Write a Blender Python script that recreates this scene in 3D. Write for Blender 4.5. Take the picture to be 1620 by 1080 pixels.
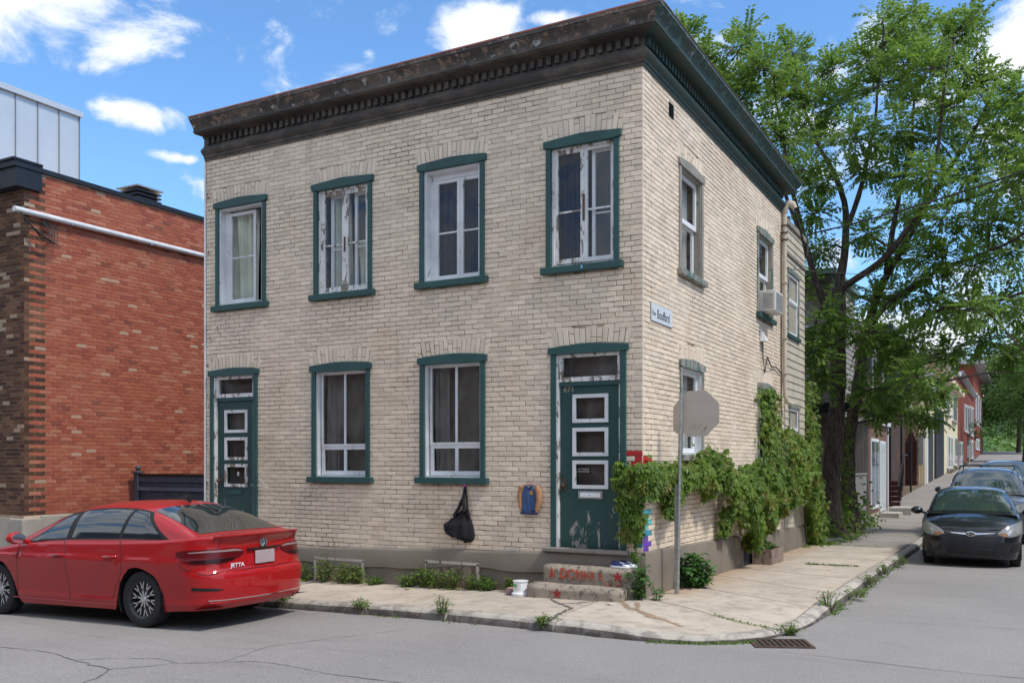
import bpy, bmesh, math, random
import numpy as np
from mathutils import Vector, Matrix
R = math.radians
rnd = random.Random(7)
S = bpy.context.scene
for o in list(bpy.data.objects):
    bpy.data.objects.remove(o)
COL = S.collection

# ---------------------------------------------------------------- camera, sky, sun, exposure
cd = bpy.data.cameras.new('camera'); cam = bpy.data.objects.new('camera', cd); COL.objects.link(cam)
cam.location = (4.057, -10.78, 1.68)
cam.rotation_euler = (R(90), 0, math.atan2(796, 1451))
cd.sensor_width = 36; cd.lens = 36*1451/1620; cd.shift_y = 190/1620
cd.clip_end = 5000
S.camera = cam

SUN_EL, SUN_AZ = 56, 98            # azimuth measured from +Y towards +X
sd = bpy.data.lights.new('sun', 'SUN'); sun = bpy.data.objects.new('sun', sd); COL.objects.link(sun)
sd.energy = 2.1; sd.angle = R(9); sd.color = (1, .95, .87)
dv = Vector((math.sin(R(SUN_AZ))*math.cos(R(SUN_EL)), math.cos(R(SUN_AZ))*math.cos(R(SUN_EL)), math.sin(R(SUN_EL))))
sun.rotation_euler = dv.to_track_quat('Z', 'Y').to_euler()
sun.location = (20, 20, 40)

W = bpy.data.worlds.new('World'); S.world = W; W.use_nodes = True
nt = W.node_tree; nt.nodes.clear()
def wn(t, **k):
    n = nt.nodes.new(t)
    for a, b in k.items(): setattr(n, a, b)
    return n
def wl(a, b): nt.links.new(a, b)
def wmath(op, a, b=None, c=None):
    n = wn('ShaderNodeMath', operation=op)
    for i, x in enumerate((a, b, c)):
        if x is None: continue
        if isinstance(x, (int, float)): n.inputs[i].default_value = x
        else: wl(x, n.inputs[i])
    return n.outputs[0]
sky = wn('ShaderNodeTexSky', sky_type='NISHITA'); sky.sun_disc = False
sky.sun_elevation = R(SUN_EL); sky.sun_rotation = R(SUN_AZ)
sky.air_density = 1.0; sky.dust_density = .3; sky.ozone_density = 2.2
geo = wn('ShaderNodeTexCoord'); dirv = geo.outputs['Generated']
sep = wn('ShaderNodeSeparateXYZ'); wl(dirv, sep.inputs[0])
n1 = wn('ShaderNodeTexNoise'); n1.inputs['Scale'].default_value = 12; n1.inputs['Detail'].default_value = 10; n1.inputs['Roughness'].default_value = .6
n1.inputs['Distortion'].default_value = .35
mp = wn('ShaderNodeMapping'); mp.inputs['Scale'].default_value = (1, 1, 1.7); wl(dirv, mp.inputs[0]); wl(mp.outputs[0], n1.inputs['Vector'])
n2 = wn('ShaderNodeTexNoise'); n2.inputs['Scale'].default_value = 1.7; n2.inputs['Detail'].default_value = 3
wl(mp.outputs[0], n2.inputs['Vector'])
# broad cloud field: scattered everywhere
field = wmath('MULTIPLY', wmath('SUBTRACT', n2.outputs[0], .62), 2.2)
field = wmath('MAXIMUM', field, -.45)
# unseen broken cloud deck overhead and behind the camera, added for neutral ambient light
over = wmath('MULTIPLY', wmath('SUBTRACT', sep.outputs[2], .52), 2.2)
back = wmath('MULTIPLY', wmath('SUBTRACT', .25, sep.outputs[1]), 1.3)
field = wmath('MAXIMUM', field, wmath('MINIMUM', wmath('MAXIMUM', over, back), .42))
# more cloud low over the horizon towards the street's end
low = wmath('MULTIPLY', wmath('SUBTRACT', .25, sep.outputs[2]), 3.2)
yy = wmath('MULTIPLY', wmath('SUBTRACT', wmath('ADD', sep.outputs[0], .42), 0), 2.5)
low = wmath('MINIMUM', wmath('MINIMUM', low, yy), .5)
mask = wmath('MAXIMUM', field, low)
# individual cumulus clouds
blobs = [((-.77, .51, .415), (.13, .13, .06), .95), ((-.728, .575, .39), (.085, .085, .035), .85), ((-.735, .56, .365), (.05, .05, .022), .6),
         ((-.728, .6, .332), (.055, .055, .020), .75), ((-.718, .63, .297), (.05, .05, .009), .5),
         ((-.559, .727, .402), (.022, .022, .016), .5), ((-.468, .775, .424), (.06, .06, .028), .85),
         ((-.40, .81, .434), (.05, .05, .012), .5), ((0.03, .925, .37), (.12, .1, .05), .95),
         ((.35, .85, .3), (.2, .2, .08), .5), ((-.9, .1, .4), (.2, .2, .06), .4), ((-.2, -.85, .4), (.4, .2, .12), .5),
         ((.8, -.4, .45), (.2, .3, .12), .5)]
for c, s, st in blobs:
    v = wn('ShaderNodeVectorMath', operation='SUBTRACT'); wl(dirv, v.inputs[0]); v.inputs[1].default_value = c
    d = wn('ShaderNodeVectorMath', operation='DIVIDE'); wl(v.outputs[0], d.inputs[0]); d.inputs[1].default_value = s
    l = wn('ShaderNodeVectorMath', operation='LENGTH'); wl(d.outputs[0], l.inputs[0])
    m = wmath('SUBTRACT', st, wmath('MULTIPLY', l.outputs['Value'], .9))
    mask = wmath('MAXIMUM', mask, m)
dens = wmath('ADD', wmath('MULTIPLY', wmath('SUBTRACT', n1.outputs[0], .5), 2.35), mask)
mr = wn('ShaderNodeMapRange', interpolation_type='SMOOTHSTEP'); wl(dens, mr.inputs[0])
mr.inputs[1].default_value = .06; mr.inputs[2].default_value = .55
cm = wn('ShaderNodeMapRange'); wl(dens, cm.inputs[0]); cm.inputs[1].default_value = .2; cm.inputs[2].default_value = 1.1
cr = wn('ShaderNodeMix', data_type='RGBA'); wl(cm.outputs[0], cr.inputs['Factor'])
cr.inputs['A'].default_value = (6.0, 6.6, 7.5, 1); cr.inputs['B'].default_value = (7.7, 7.8, 8.0, 1)
mix = wn('ShaderNodeMix', data_type='RGBA'); wl(mr.outputs[0], mix.inputs['Factor'])
tint = wn('ShaderNodeMix', data_type='RGBA', blend_type='MULTIPLY'); tint.inputs['Factor'].default_value = 1
wl(sky.outputs[0], tint.inputs['A']); tint.inputs['B'].default_value = (1.0, 1.36, 1.62, 1)
wl(tint.outputs['Result'], mix.inputs['A']); wl(cr.outputs['Result'], mix.inputs['B'])
bg = wn('ShaderNodeBackground'); wl(mix.outputs['Result'], bg.inputs[0]); bg.inputs[1].default_value = .1
ow = wn('ShaderNodeOutputWorld'); wl(bg.outputs[0], ow.inputs[0])

S.view_settings.view_transform = 'Standard'; S.view_settings.look = 'None'
S.view_settings.gamma = 1; S.view_settings.use_curve_mapping = False
S.view_settings.exposure = 0.58

# ---------------------------------------------------------------- materials
class N:
    def __init__(s, name):
        s.m = bpy.data.materials.new(name); s.m.use_nodes = True
        s.t = s.m.node_tree; s.b = s.t.nodes['Principled BSDF']; s.out = s.t.nodes['Material Output']
    def n(s, t, **k):
        x = s.t.nodes.new(t)
        for a, b in k.items(): setattr(x, a, b)
        return x
    def put(s, sock, v):
        if isinstance(v, (int, float)): sock.default_value = v
        elif isinstance(v, tuple): sock.default_value = (*v, 1) if len(v) == 3 and sock.type == 'RGBA' else v
        else: s.t.links.new(v, sock)
    def pos(s, scale=(1, 1, 1)):
        g = s.n('ShaderNodeNewGeometry'); m = s.n('ShaderNodeMapping'); m.inputs['Scale'].default_value = scale
        s.t.links.new(g.outputs['Position'], m.inputs[0]); return m.outputs[0]
    def noise(s, sc, det=4, rough=.55, vec=None, dist=0):
        x = s.n('ShaderNodeTexNoise'); s.put(x.inputs['Scale'], sc); s.put(x.inputs['Detail'], det); s.put(x.inputs['Roughness'], rough)
        s.put(x.inputs['Distortion'], dist); s.t.links.new(vec if vec else s.pos(), x.inputs['Vector']); return x.outputs[0]
    def ramp(s, v, a, b, smooth=True):
        x = s.n('ShaderNodeMapRange'); x.interpolation_type = 'SMOOTHSTEP' if smooth else 'LINEAR'
        s.put(x.inputs[0], v); s.put(x.inputs[1], a); s.put(x.inputs[2], b); return x.outputs[0]
    def mix(s, f, a, b, bt='MIX'):
        x = s.n('ShaderNodeMix', data_type='RGBA', blend_type=bt); s.put(x.inputs['Factor'], f)
        s.put(x.inputs['A'], a); s.put(x.inputs['B'], b); return x.outputs['Result']
    def math(s, op, a, b=0.0):
        x = s.n('ShaderNodeMath', operation=op); s.put(x.inputs[0], a); s.put(x.inputs[1], b); return x.outputs[0]
    def rand(s):
        g = s.n('ShaderNodeNewGeometry'); o = s.n('ShaderNodeObjectInfo')
        return s.math('FRACT', s.math('ADD', g.outputs['Random Per Island'], o.outputs['Random']))
    def xyz(s):
        x = s.n('ShaderNodeSeparateXYZ'); g = s.n('ShaderNodeNewGeometry'); s.t.links.new(g.outputs['Position'], x.inputs[0]); return x.outputs
    def bump(s, h, dist=.01, st=.5):
        x = s.n('ShaderNodeBump'); s.put(x.inputs['Strength'], st); s.put(x.inputs['Distance'], dist); s.t.links.new(h, x.inputs['Height'])
        s.t.links.new(x.outputs[0], s.b.inputs['Normal'])
    def fin(s, col, rough=.6, metal=0., spec=.4):
        s.put(s.b.inputs['Base Color'], col); s.put(s.b.inputs['Roughness'], rough); s.put(s.b.inputs['Metallic'], metal)
        s.b.inputs['Specular IOR Level'].default_value = spec; return s.m
MC = {}
def sc(c, k): return tuple(min(1, x*k) for x in c)
def M(name, c, rough=.6, var=.12, scale=6., bump=0., bs=40., metal=0., spec=.4, vec=(1, 1, 1)):
    if name in MC: return MC[name]
    s = N(name); p = s.pos(vec)
    f = s.ramp(s.noise(scale, 5, .6, p), .3, .7)
    col = s.mix(f, sc(c, 1-var), sc(c, 1+var))
    if bump: s.bump(s.noise(bs, 4, .6, p), bump, .6)
    MC[name] = s.fin(col, rough, metal, spec); return s.m
def peel(name, c, under, amt=.5, scale=7., vec=(1, 1, .35), rough=.55, var=.1):
    """paint that has flaked off in patches, showing what lies under it"""
    s = N(name); p = s.pos(vec)
    base = s.mix(s.ramp(s.noise(3, 4), .3, .7), sc(c, 1-var), sc(c, 1+var))
    n = s.noise(scale, 8, .68, p, .3)
    f = s.ramp(n, 1-amt, 1-amt+.02)
    und = s.mix(s.noise(30, 4, .6, p), sc(under, .6), sc(under, 1.25))
    s.bump(s.math('MULTIPLY', f, -1.0), .002, .5)
    MC[name] = s.fin(s.mix(f, base, und), rough); return s.m

BEIGE = (.76, .645, .51)
def brick_paint(name, c, chips=True, under=(.28, .07, .035)):
    s = N(name)
    r = s.rand()
    col = s.mix(r, sc(c, .86), sc(c, 1.08))
    col = s.mix(s.math('MULTIPLY', s.ramp(s.noise(.9, 5, .6), .48, .76), .42), col, (.50, .37, .25))
    st = s.noise(2.3, 6, .65, s.pos((1, 1, .25)))
    col = s.mix(s.math('MULTIPLY', s.ramp(st, .56, .76), .38), col, (.34, .25, .17))
    if chips:
        xyz = s.xyz()
        lowz = s.ramp(xyz[2], 1.35, .45)       # lower courses have lost more paint
        left = s.ramp(xyz[0], -7.0, -7.6)
        thr = s.math('SUBTRACT', .725, s.math('ADD', s.math('MULTIPLY', lowz, .09), s.math('MULTIPLY', left, .14)))
        n = s.noise(8, 7, .7, None, .4)
        f = s.ramp(n, thr, s.math('ADD', thr, .02))
        col = s.mix(f, col, s.mix(s.noise(40), under, (.16, .06, .04)))
    s.bump(s.noise(55, 4, .6), .004, .55)
    MC[name] = s.fin(col, .65, 0, .3); return s.m
m_brick = brick_paint('beige_painted_brick', BEIGE)
def mortar(name, c, dark, a=.42, b=.6):
    s = N(name)
    f = s.ramp(s.noise(3.2, 8, .72, None, .5), a, b)
    s.bump(s.noise(70), .006, .6)
    MC[name] = s.fin(s.mix(f, c, dark), .9, 0, .1); return s.m
m_mortar = mortar('painted_mortar', (.50, .40, .30), (.10, .065, .045), .44, .66)
def red_brick(name, cols, mort=None):
    s = N(name); r = s.rand()
    x = s.n('ShaderNodeValToRGB'); x.color_ramp.interpolation = 'CONSTANT'
    el = x.color_ramp.elements
    for i, (p, c) in enumerate(cols):
        e = el[i] if i < 2 else el.new(p)
        e.position = p; e.color = (*c, 1)
    s.t.links.new(r, x.inputs[0])
    col = s.mix(s.math('MULTIPLY', s.ramp(s.noise(60, 3), .5, .75), .3), x.outputs[0], (.12, .05, .03))
    col = s.mix(s.math('MULTIPLY', s.ramp(s.noise(.8, 5), .5, .8), .25), col, (.42, .22, .14))
    s.bump(s.noise(80), .003, .5)
    MC[name] = s.fin(col, .8, 0, .2); return s.m
m_rbrick = red_brick('orange_red_brick', [(0, (.36, .105, .062)), (.3, (.33, .09, .055)), (.5, (.385, .125, .075)), (.72, (.29, .078, .052)), (.86, (.41, .16, .10)), (.965, (.22, .07, .05)), (.988, (.44, .28, .2))])
m_dbrick = red_brick('dark_brown_brick', [(0, (.085, .045, .03)), (.3, (.06, .032, .024)), (.5, (.12, .065, .04)), (.8, (.16, .09, .055)), (.95, (.35, .27, .2))])
m_rmortar = mortar('sandy_mortar', (.58, .45, .35), (.42, .29, .21))
m_ybrick = red_brick('yellow_buff_brick', [(0, (.45, .34, .2)), (.3, (.38, .28, .17)), (.6, (.5, .39, .25)), (.9, (.3, .21, .13))])
m_fbrick = red_brick('far_red_brick', [(0, (.26, .07, .045)), (.4, (.21, .055, .04)), (.8, (.3, .1, .06))])
TEAL = (.026, .080, .077)
m_teal = peel('teal_paint', TEAL, (.35, .33, .3), .27, 9)
m_tealside = peel('weathered_teal_paint', (.10, .17, .145), (.33, .30, .26), .52, 9)
m_bare = peel('bare_grey_wood', (.27, .25, .21), (.12, .19, .16), .4, 12)
m_white = peel('old_white_paint', (.66, .68, .70), (.36, .31, .26), .38, 12)
m_whitebad = peel('flaking_white_paint', (.70, .70, .69), (.26, .22, .18), .47, 13)
m_pvc = M('white_vinyl', (.78, .80, .82), .35, .03)
def glassmat(name, tint=(1, 1, 1), refl=.24, base=.03, dirt=.12):
    s = N(name); s.t.nodes.remove(s.b)
    tr = s.n('ShaderNodeBsdfTransparent'); tr.inputs[0].default_value = (*tint, 1)
    gl = s.n('ShaderNodeBsdfGlossy'); gl.inputs['Roughness'].default_value = .02; gl.inputs[0].default_value = (.9, .95, 1, 1)
    df = s.n('ShaderNodeBsdfDiffuse'); df.inputs[0].default_value = (.32, .31, .29, 1)
    fr = s.n('ShaderNodeLayerWeight'); fr.inputs[0].default_value = .25
    f = s.math('ADD', base, s.math('MULTIPLY', fr.outputs['Fresnel'], refl))
    m1 = s.n('ShaderNodeMixShader'); s.put(m1.inputs[0], s.math('MULTIPLY', s.ramp(s.noise(2.5, 6, .65, s.pos((1, 1, .6))), .35, .8), dirt))
    s.t.links.new(tr.outputs[0], m1.inputs[1]); s.t.links.new(df.outputs[0], m1.inputs[2])
    m2 = s.n('ShaderNodeMixShader'); s.put(m2.inputs[0], f)
    b = s.n('ShaderNodeBump'); b.inputs['Strength'].default_value = .25; b.inputs['Distance'].default_value = .01
    s.t.links.new(s.noise(2.2, 2), b.inputs['Height']); s.t.links.new(b.outputs[0], gl.inputs['Normal'])
    s.t.links.new(m1.outputs[0], m2.inputs[1]); s.t.links.new(gl.outputs[0], m2.inputs[2])
    s.t.links.new(m2.outputs[0], s.out.inputs[0]); MC[name] = s.m; return s.m
m_glass = glassmat('window_glass', dirt=.045)
m_screen = glassmat('insect_screen_over_glass', (.62, .60, .585), .2, .02, .3)
m_carglass = None
def carglass(name, c, rough=.03, coat=.6):
    s = N(name); s.fin(c, rough, 0, .9 if coat else .4); s.b.inputs['Coat Weight'].default_value = coat; s.b.inputs['Coat Roughness'].default_value = .02
    MC[name] = s.m; return s.m
m_carglass = carglass('dark_car_glass', (.016, .022, .022))
m_carglass2 = carglass('greenish_car_glass', (.03, .05, .048))
def paint(name, c, rough=.3, metal=0.):
    s = N(name)
    n = s.noise(3, 3)
    s.fin(s.mix(n, sc(c, .95), sc(c, 1.05)), s.math('ADD', rough, s.math('MULTIPLY', s.noise(25, 4), .08)), metal, .22)
    s.b.inputs['Coat Weight'].default_value = .85; s.b.inputs['Coat Roughness'].default_value = .035
    MC[name] = s.m; return s.m
m_red = paint('red_car_paint', (.37, .003, .006), .5)
m_black = paint('charcoal_car_paint', (.014, .016, .022), .35, .3)
m_grey = paint('grey_car_paint', (.07, .075, .08), .35, .5)
m_navy = paint('dark_blue_grey_car_paint', (.035, .045, .065), .35, .4)
m_rubber = M('tyre_rubber', (.022, .022, .024), .85, .2, 20, .002, 120)
m_blackp = M('black_plastic', (.012, .012, .013), .5, .1)
m_chrome = M('chrome', (.75, .76, .78), .12, .03, metal=1)
m_alloy = M('machined_alloy', (.62, .63, .65), .28, .04, metal=.9)
m_alloyd = M('dark_alloy', (.05, .05, .055), .4, .1, metal=.4)
m_lamp = carglass('red_lamp_lens', (.10, .004, .006), .25, 0); m_lampc = carglass('clear_lamp_lens', (.22, .23, .235), .12)
m_lampd = carglass('smoked_lamp_lens', (.02, .004, .005), .2, 0); m_amber = carglass('amber_lamp_lens', (.26, .13, .06), .2, 0)
m_steel = M('galvanised_steel', (.40, .41, .41), .45, .15, 14, .001, 60, .75)
m_plate = M('blurred_plate', (.40, .32, .33), .5, .06)
m_conc = None
def concrete(name, c, dark, sp=.5, a=.5, b=.75, sc1=1.2, warm=None):
    s = N(name)
    col = s.mix(s.ramp(s.noise(sc1, 6, .6), .3, .75), sc(c, 1.1), sc(c, .84))
    oi = s.n('ShaderNodeObjectInfo'); col = s.mix(s.math('MULTIPLY', oi.outputs['Random'], .22), col, sc(dark, 1.0))
    col = s.mix(s.math('MULTIPLY', s.ramp(s.noise(5 if 'step' not in name else 14, 7, .7, None, .4), a, b), sp), col, dark)
    if warm:                                        # earth washed from the wall's foot
        x = s.xyz(); w = s.ramp(s.math('ADD', x[0], s.math('MULTIPLY', s.noise(3, 5), .9)), 1.3, .45)
        w = s.math('MULTIPLY', w, s.ramp(x[1], -.3, .8))
        col = s.mix(s.math('MULTIPLY', w, .6), col, warm)
    sk = s.ramp(s.noise(160, 2), .58, .72)
    col = s.mix(s.math('MULTIPLY', sk, .25), col, sc(dark, .8))
    s.bump(s.noise(90, 5, .65), .004, .6)
    MC[name] = s.fin(col, .85, 0, .2); return s.m
m_walk = concrete('sidewalk_concrete', (.50, .43, .355), (.28, .24, .20), .7, .47, .68, 1.2, warm=(.38, .25, .14))
m_walkdark = concrete('grey_shaded_sidewalk_concrete', (.30, .27, .24), (.18, .16, .14), .6)  # grey slab tone, with the tree's shade painted in for the far stretch
m_kerb = concrete('worn_kerb_concrete', (.46, .42, .37), (.20, .18, .16), .75, .45, .62)
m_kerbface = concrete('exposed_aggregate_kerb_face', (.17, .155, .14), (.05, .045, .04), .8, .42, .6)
m_found = concrete('painted_foundation_render', (.225, .195, .16), (.15, .125, .105), .5, .5, .8)
m_step = concrete('weathered_step_concrete', (.36, .31, .25), (.09, .075, .06), .8, .50, .62)
m_cblock = concrete('grey_concrete_base', (.42, .39, .34), (.25, .22, .19), .5)
def asphalt():
    s = N('asphalt')
    col = s.mix(s.ramp(s.noise(.35, 5, .6, s.pos((1, 1, 1))), .3, .7), (.27, .255, .245), (.325, .308, .297))
    col = s.mix(s.math('MULTIPLY', s.ramp(s.noise(2.4, 7, .7, s.pos((.5, 1.3, 1)), .6), .56, .76), .45), col, (.15, .14, .14))
    v0 = s.noise(34, 3, .6); col = s.mix(s.math('MULTIPLY', s.ramp(v0, .42, .62), .28), col, (.17, .16, .155))
    col = s.mix(s.math('MULTIPLY', s.ramp(s.noise(.8, 5, .6, s.pos((.25, 2.2, 1))), .5, .7), .3), col, (.2, .19, .185))
    v = s.noise(95, 3, .7); col = s.mix(s.ramp(v, .36, .52), (.15, .14, .135), col)
    v2 = s.noise(140, 2); col = s.mix(s.math('MULTIPLY', s.ramp(v2, .56, .66), .7), col, (.46, .44, .43))
    s.bump(s.noise(110, 4, .7), .006, .8)
    return s.fin(col, .82, 0, .3)
m_asph = asphalt()
m_crack = M('crack_shadow_dirt', (.12, .11, .105), .95, .2, 30)
m_earth = concrete('bare_earth', (.16, .12, .08), (.08, .06, .04), .7)
def bark():
    s = N('tree_bark'); p = s.pos((1, 1, .22))
    n = s.noise(22, 6, .7, p, .4)
    s.bump(n, .03, .9)
    return s.fin(s.mix(s.ramp(n, .35, .65), (.035, .026, .02), (.13, .105, .085)), .9, 0, .2)
m_bark = bark()
def leafm(name, a, b, c=None, amt=.1, tr=.35, clump=.7):
    s = N(name); r = s.rand()
    col = s.mix(r, a, b)
    if c: col = s.mix(s.math('MULTIPLY', s.ramp(s.noise(2.6, 4, .6), .5, .66), amt), col, c)
    col = s.mix(s.math('MULTIPLY', s.ramp(s.noise(clump, 3), .35, .7), .45), col, sc(b, 1.25))
    s.fin(col, .5, 0, .35)
    t = s.n('ShaderNodeBsdfTranslucent'); x = s.mix(.5, col, sc(b, 1.5)); s.t.links.new(x, t.inputs[0])
    m = s.n('ShaderNodeMixShader'); m.inputs[0].default_value = tr
    s.t.links.new(s.b.outputs[0], m.inputs[1]); s.t.links.new(t.outputs[0], m.inputs[2]); s.t.links.new(m.outputs[0], s.out.inputs[0])
    MC[name] = s.m; return s.m
m_leaf = leafm('tree_leaves', (.055, .13, .018), (.19, .30, .055), tr=.48)
m_vine = leafm('creeper_leaves', (.03, .09, .010), (.17, .27, .035), (.20, .13, .03), .85, .3, 1.2)
m_bush = leafm('bush_leaves', (.04, .12, .03), (.09, .2, .05), tr=.3)
m_weed = leafm('weed_leaves', (.06, .14, .02), (.14, .24, .04), (.2, .2, .07), .5, .3)
m_far = leafm('far_leaves', (.03, .085, .012), (.10, .19, .028), tr=.25, clump=.25)
m_stem = M('plant_stem', (.08, .09, .03), .8)

# ---------------------------------------------------------------- mesh helpers
ORG = {}
class MB:
    def __init__(s): s.v = []; s.f = []; s.mi = []; s.k = 0
    def add(s, vs, fs):
        b = len(s.v); s.v += [tuple(p) for p in vs]; s.f += [tuple(b+i for i in f) for f in fs]; s.mi += [s.k]*len(fs); return s
    def mat(s, k): s.k = k; return s
    def box(s, x0, x1, y0, y1, z0, z1, j=0, m=None):
        vs = [(x, y, z) for z in (z0, z1) for y in (y0, y1) for x in (x0, x1)]
        if j: vs = [tuple(c+rnd.uniform(-j, j) for c in p) for p in vs]
        if m is not None: vs = [tuple(m @ Vector(p)) for p in vs]
        return s.add(vs, [(0, 2, 3, 1), (4, 5, 7, 6), (0, 1, 5, 4), (2, 6, 7, 3), (0, 4, 6, 2), (1, 3, 7, 5)])
    def quad(s, a, b, c, d): return s.add([a, b, c, d], [(0, 1, 2, 3)])
    def tube(s, pts, r, n=8, cap=True):
        pts = [Vector(p) for p in pts]; rr = r if isinstance(r, (list, tuple)) else [r]*len(pts)
        vs = []; fs = []; up = Vector((0, 0, 1)); prev = None
        for i, p in enumerate(pts):
            d = (pts[min(i+1, len(pts)-1)]-pts[max(i-1, 0)]).normalized()
            if prev is None:
                a = d.cross(up)
                if a.length < .1: a = d.cross(Vector((1, 0, 0)))
            else: a = prev - d*prev.dot(d)
            a.normalize(); prev = a; b = d.cross(a)
            for k in range(n):
                t = 2*math.pi*k/n; vs.append(p+(a*math.cos(t)+b*math.sin(t))*rr[i])
        for i in range(len(pts)-1):
            for k in range(n): fs.append((i*n+k, i*n+(k+1) % n, (i+1)*n+(k+1) % n, (i+1)*n+k))
        if cap: fs.append(tuple(range(n))[::-1]); fs.append(tuple((len(pts)-1)*n+k for k in range(n)))
        return s.add(vs, fs)
    def lathe(s, prof, c=(0, 0, 0), n=24, axis='z'):
        vs = []; fs = []
        for (r, h) in prof:
            for k in range(n):
                t = 2*math.pi*k/n; a, b = r*math.cos(t), r*math.sin(t)
                vs.append((c[0]+a, c[1]+b, c[2]+h) if axis == 'z' else (c[0]+a, c[1]+h, c[2]+b))
        for i in range(len(prof)-1):
            for k in range(n): fs.append((i*n+k, i*n+(k+1) % n, (i+1)*n+(k+1) % n, (i+1)*n+k))
        return s.add(vs, fs)
    def grid(s, rows):
        n = len(rows[0]); vs = [p for r in rows for p in r]; fs = []
        for i in range(len(rows)-1):
            for k in range(n-1): fs.append((i*n+k, i*n+k+1, (i+1)*n+k+1, (i+1)*n+k))
        return s.add(vs, fs)
    def prism(s, poly, fn, d0, d1):
        """polygon (a,b) extruded between depths d0,d1; fn(a,b,d)->xyz"""
        n = len(poly); vs = [fn(a, b, d0) for a, b in poly]+[fn(a, b, d1) for a, b in poly]
        fs = [tuple(range(n))[::-1], tuple(range(n, 2*n))]+[(i, (i+1) % n, n+(i+1) % n, n+i) for i in range(n)]
        return s.add(vs, fs)
    def build(s, name, mats, parent=None, smooth=False, local=False, fixn=True):
        me = bpy.data.meshes.new(name)
        org = Vector((0, 0, 0)) if (local or parent is None) else ORG.get(parent.name, Vector((0, 0, 0)))
        v = s.v if org.length == 0 else [tuple(Vector(p)-org) for p in s.v]
        me.from_pydata(v, [], s.f)
        ms = mats if isinstance(mats, (list, tuple)) else [mats]
        for m in ms: me.materials.append(m)
        if len(ms) > 1: me.polygons.foreach_set('material_index', s.mi)
        if fixn:
            bm = bmesh.new(); bm.from_mesh(me); bmesh.ops.remove_doubles(bm, verts=bm.verts, dist=1e-5)
            bmesh.ops.recalc_face_normals(bm, faces=bm.faces)
            if smooth:
                ang = R(38) if smooth is True else R(smooth)
                for f in bm.faces: f.smooth = True
                for e in bm.edges:
                    if len(e.link_faces) == 2 and e.calc_face_angle(0) > ang: e.smooth = False
            bm.to_mesh(me); bm.free()
        o = bpy.data.objects.new(name, me); COL.objects.link(o)
        if parent: o.parent = parent; ORG[o.name] = org
        return o
def tag(o, label, cat, group=None):
    o['label'] = label; o['category'] = cat
    if group: o['group'] = group
    return o
def thing(name, loc, label, cat, group=None, rz=0):
    o = bpy.data.objects.new(name, None); COL.objects.link(o); o.location = loc; o.rotation_euler = (0, 0, rz)
    o.empty_display_size = .2; ORG[o.name] = Vector(loc)
    return tag(o, label, cat, group)
def struct(o): o['kind'] = 'structure'; return o
def copy_tree(o, parent=None):
    c = o.copy(); COL.objects.link(c); c.parent = parent
    if o.name in ORG: ORG[c.name] = ORG[o.name]
    for ch in list(o.children): copy_tree(ch, c)
    return c
def bev(o, w=.01, seg=2):
    bm = bmesh.new(); bm.from_mesh(o.data)
    bmesh.ops.bevel(bm, geom=[e for e in bm.edges if len(e.link_faces) == 2 and e.calc_face_angle(0) > .5], offset=w, segments=seg, affect='EDGES', profile=.5)
    bm.to_mesh(o.data); bm.free(); return o
def text(name, s, size, mat, M4, parent, depth=.001, sx=1.):
    """lettering with its baseline-left at the origin of M4 (x right, y up)"""
    c = bpy.data.curves.new(name, 'FONT'); c.body = s; c.size = size; c.offset = size*.012; c.extrude = depth; c.resolution_u = 3
    t = bpy.data.objects.new(name, c); COL.objects.link(t)
    me = bpy.data.meshes.new_from_object(t); bpy.data.objects.remove(t)
    org = ORG.get(parent.name, Vector((0, 0, 0))) if parent else Vector((0, 0, 0))
    me.transform(Matrix.Translation(-org) @ M4 @ Matrix.Diagonal((sx, 1, 1, 1))); me.materials.clear(); me.materials.append(mat)
    o = bpy.data.objects.new(name, me); COL.objects.link(o)
    if parent: o.parent = parent; ORG[o.name] = org
    return o
def frame(o, x, y):   # matrix from an origin, x axis, y axis
    x = Vector(x).normalized(); y = Vector(y).normalized(); z = x.cross(y)
    m = Matrix((x, y, z)).transposed().to_4x4(); m.translation = Vector(o); return m
def curve_ip(keys, x):
    keys = sorted(keys)
    if x <= keys[0][0]: return keys[0][1]
    for (a, va), (b, vb) in zip(keys, keys[1:]):
        if x <= b: return va+(vb-va)*(x-a)/(b-a)
    return keys[-1][1]
def sm(t): t = max(0, min(1, t)); return t*t*(3-2*t)

# lay of the land: the front street falls away to the left, the side street dips and then climbs
def g(x, y):
    z = .022*max(min(x, 0), -14)
    if y > 0: z -= .015*min(y, 12)
    if y > 20: z += .026*(min(y, 160)-20)
    return z
def dip(x, y): return .055*sm((x-.1)/1.1)*sm((.9-y)/1.3)*sm((math.hypot(x, y)-.7)/1.3)
def gs(x, y): return g(x, y)-dip(x, y)
ROAD = -.115

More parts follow.
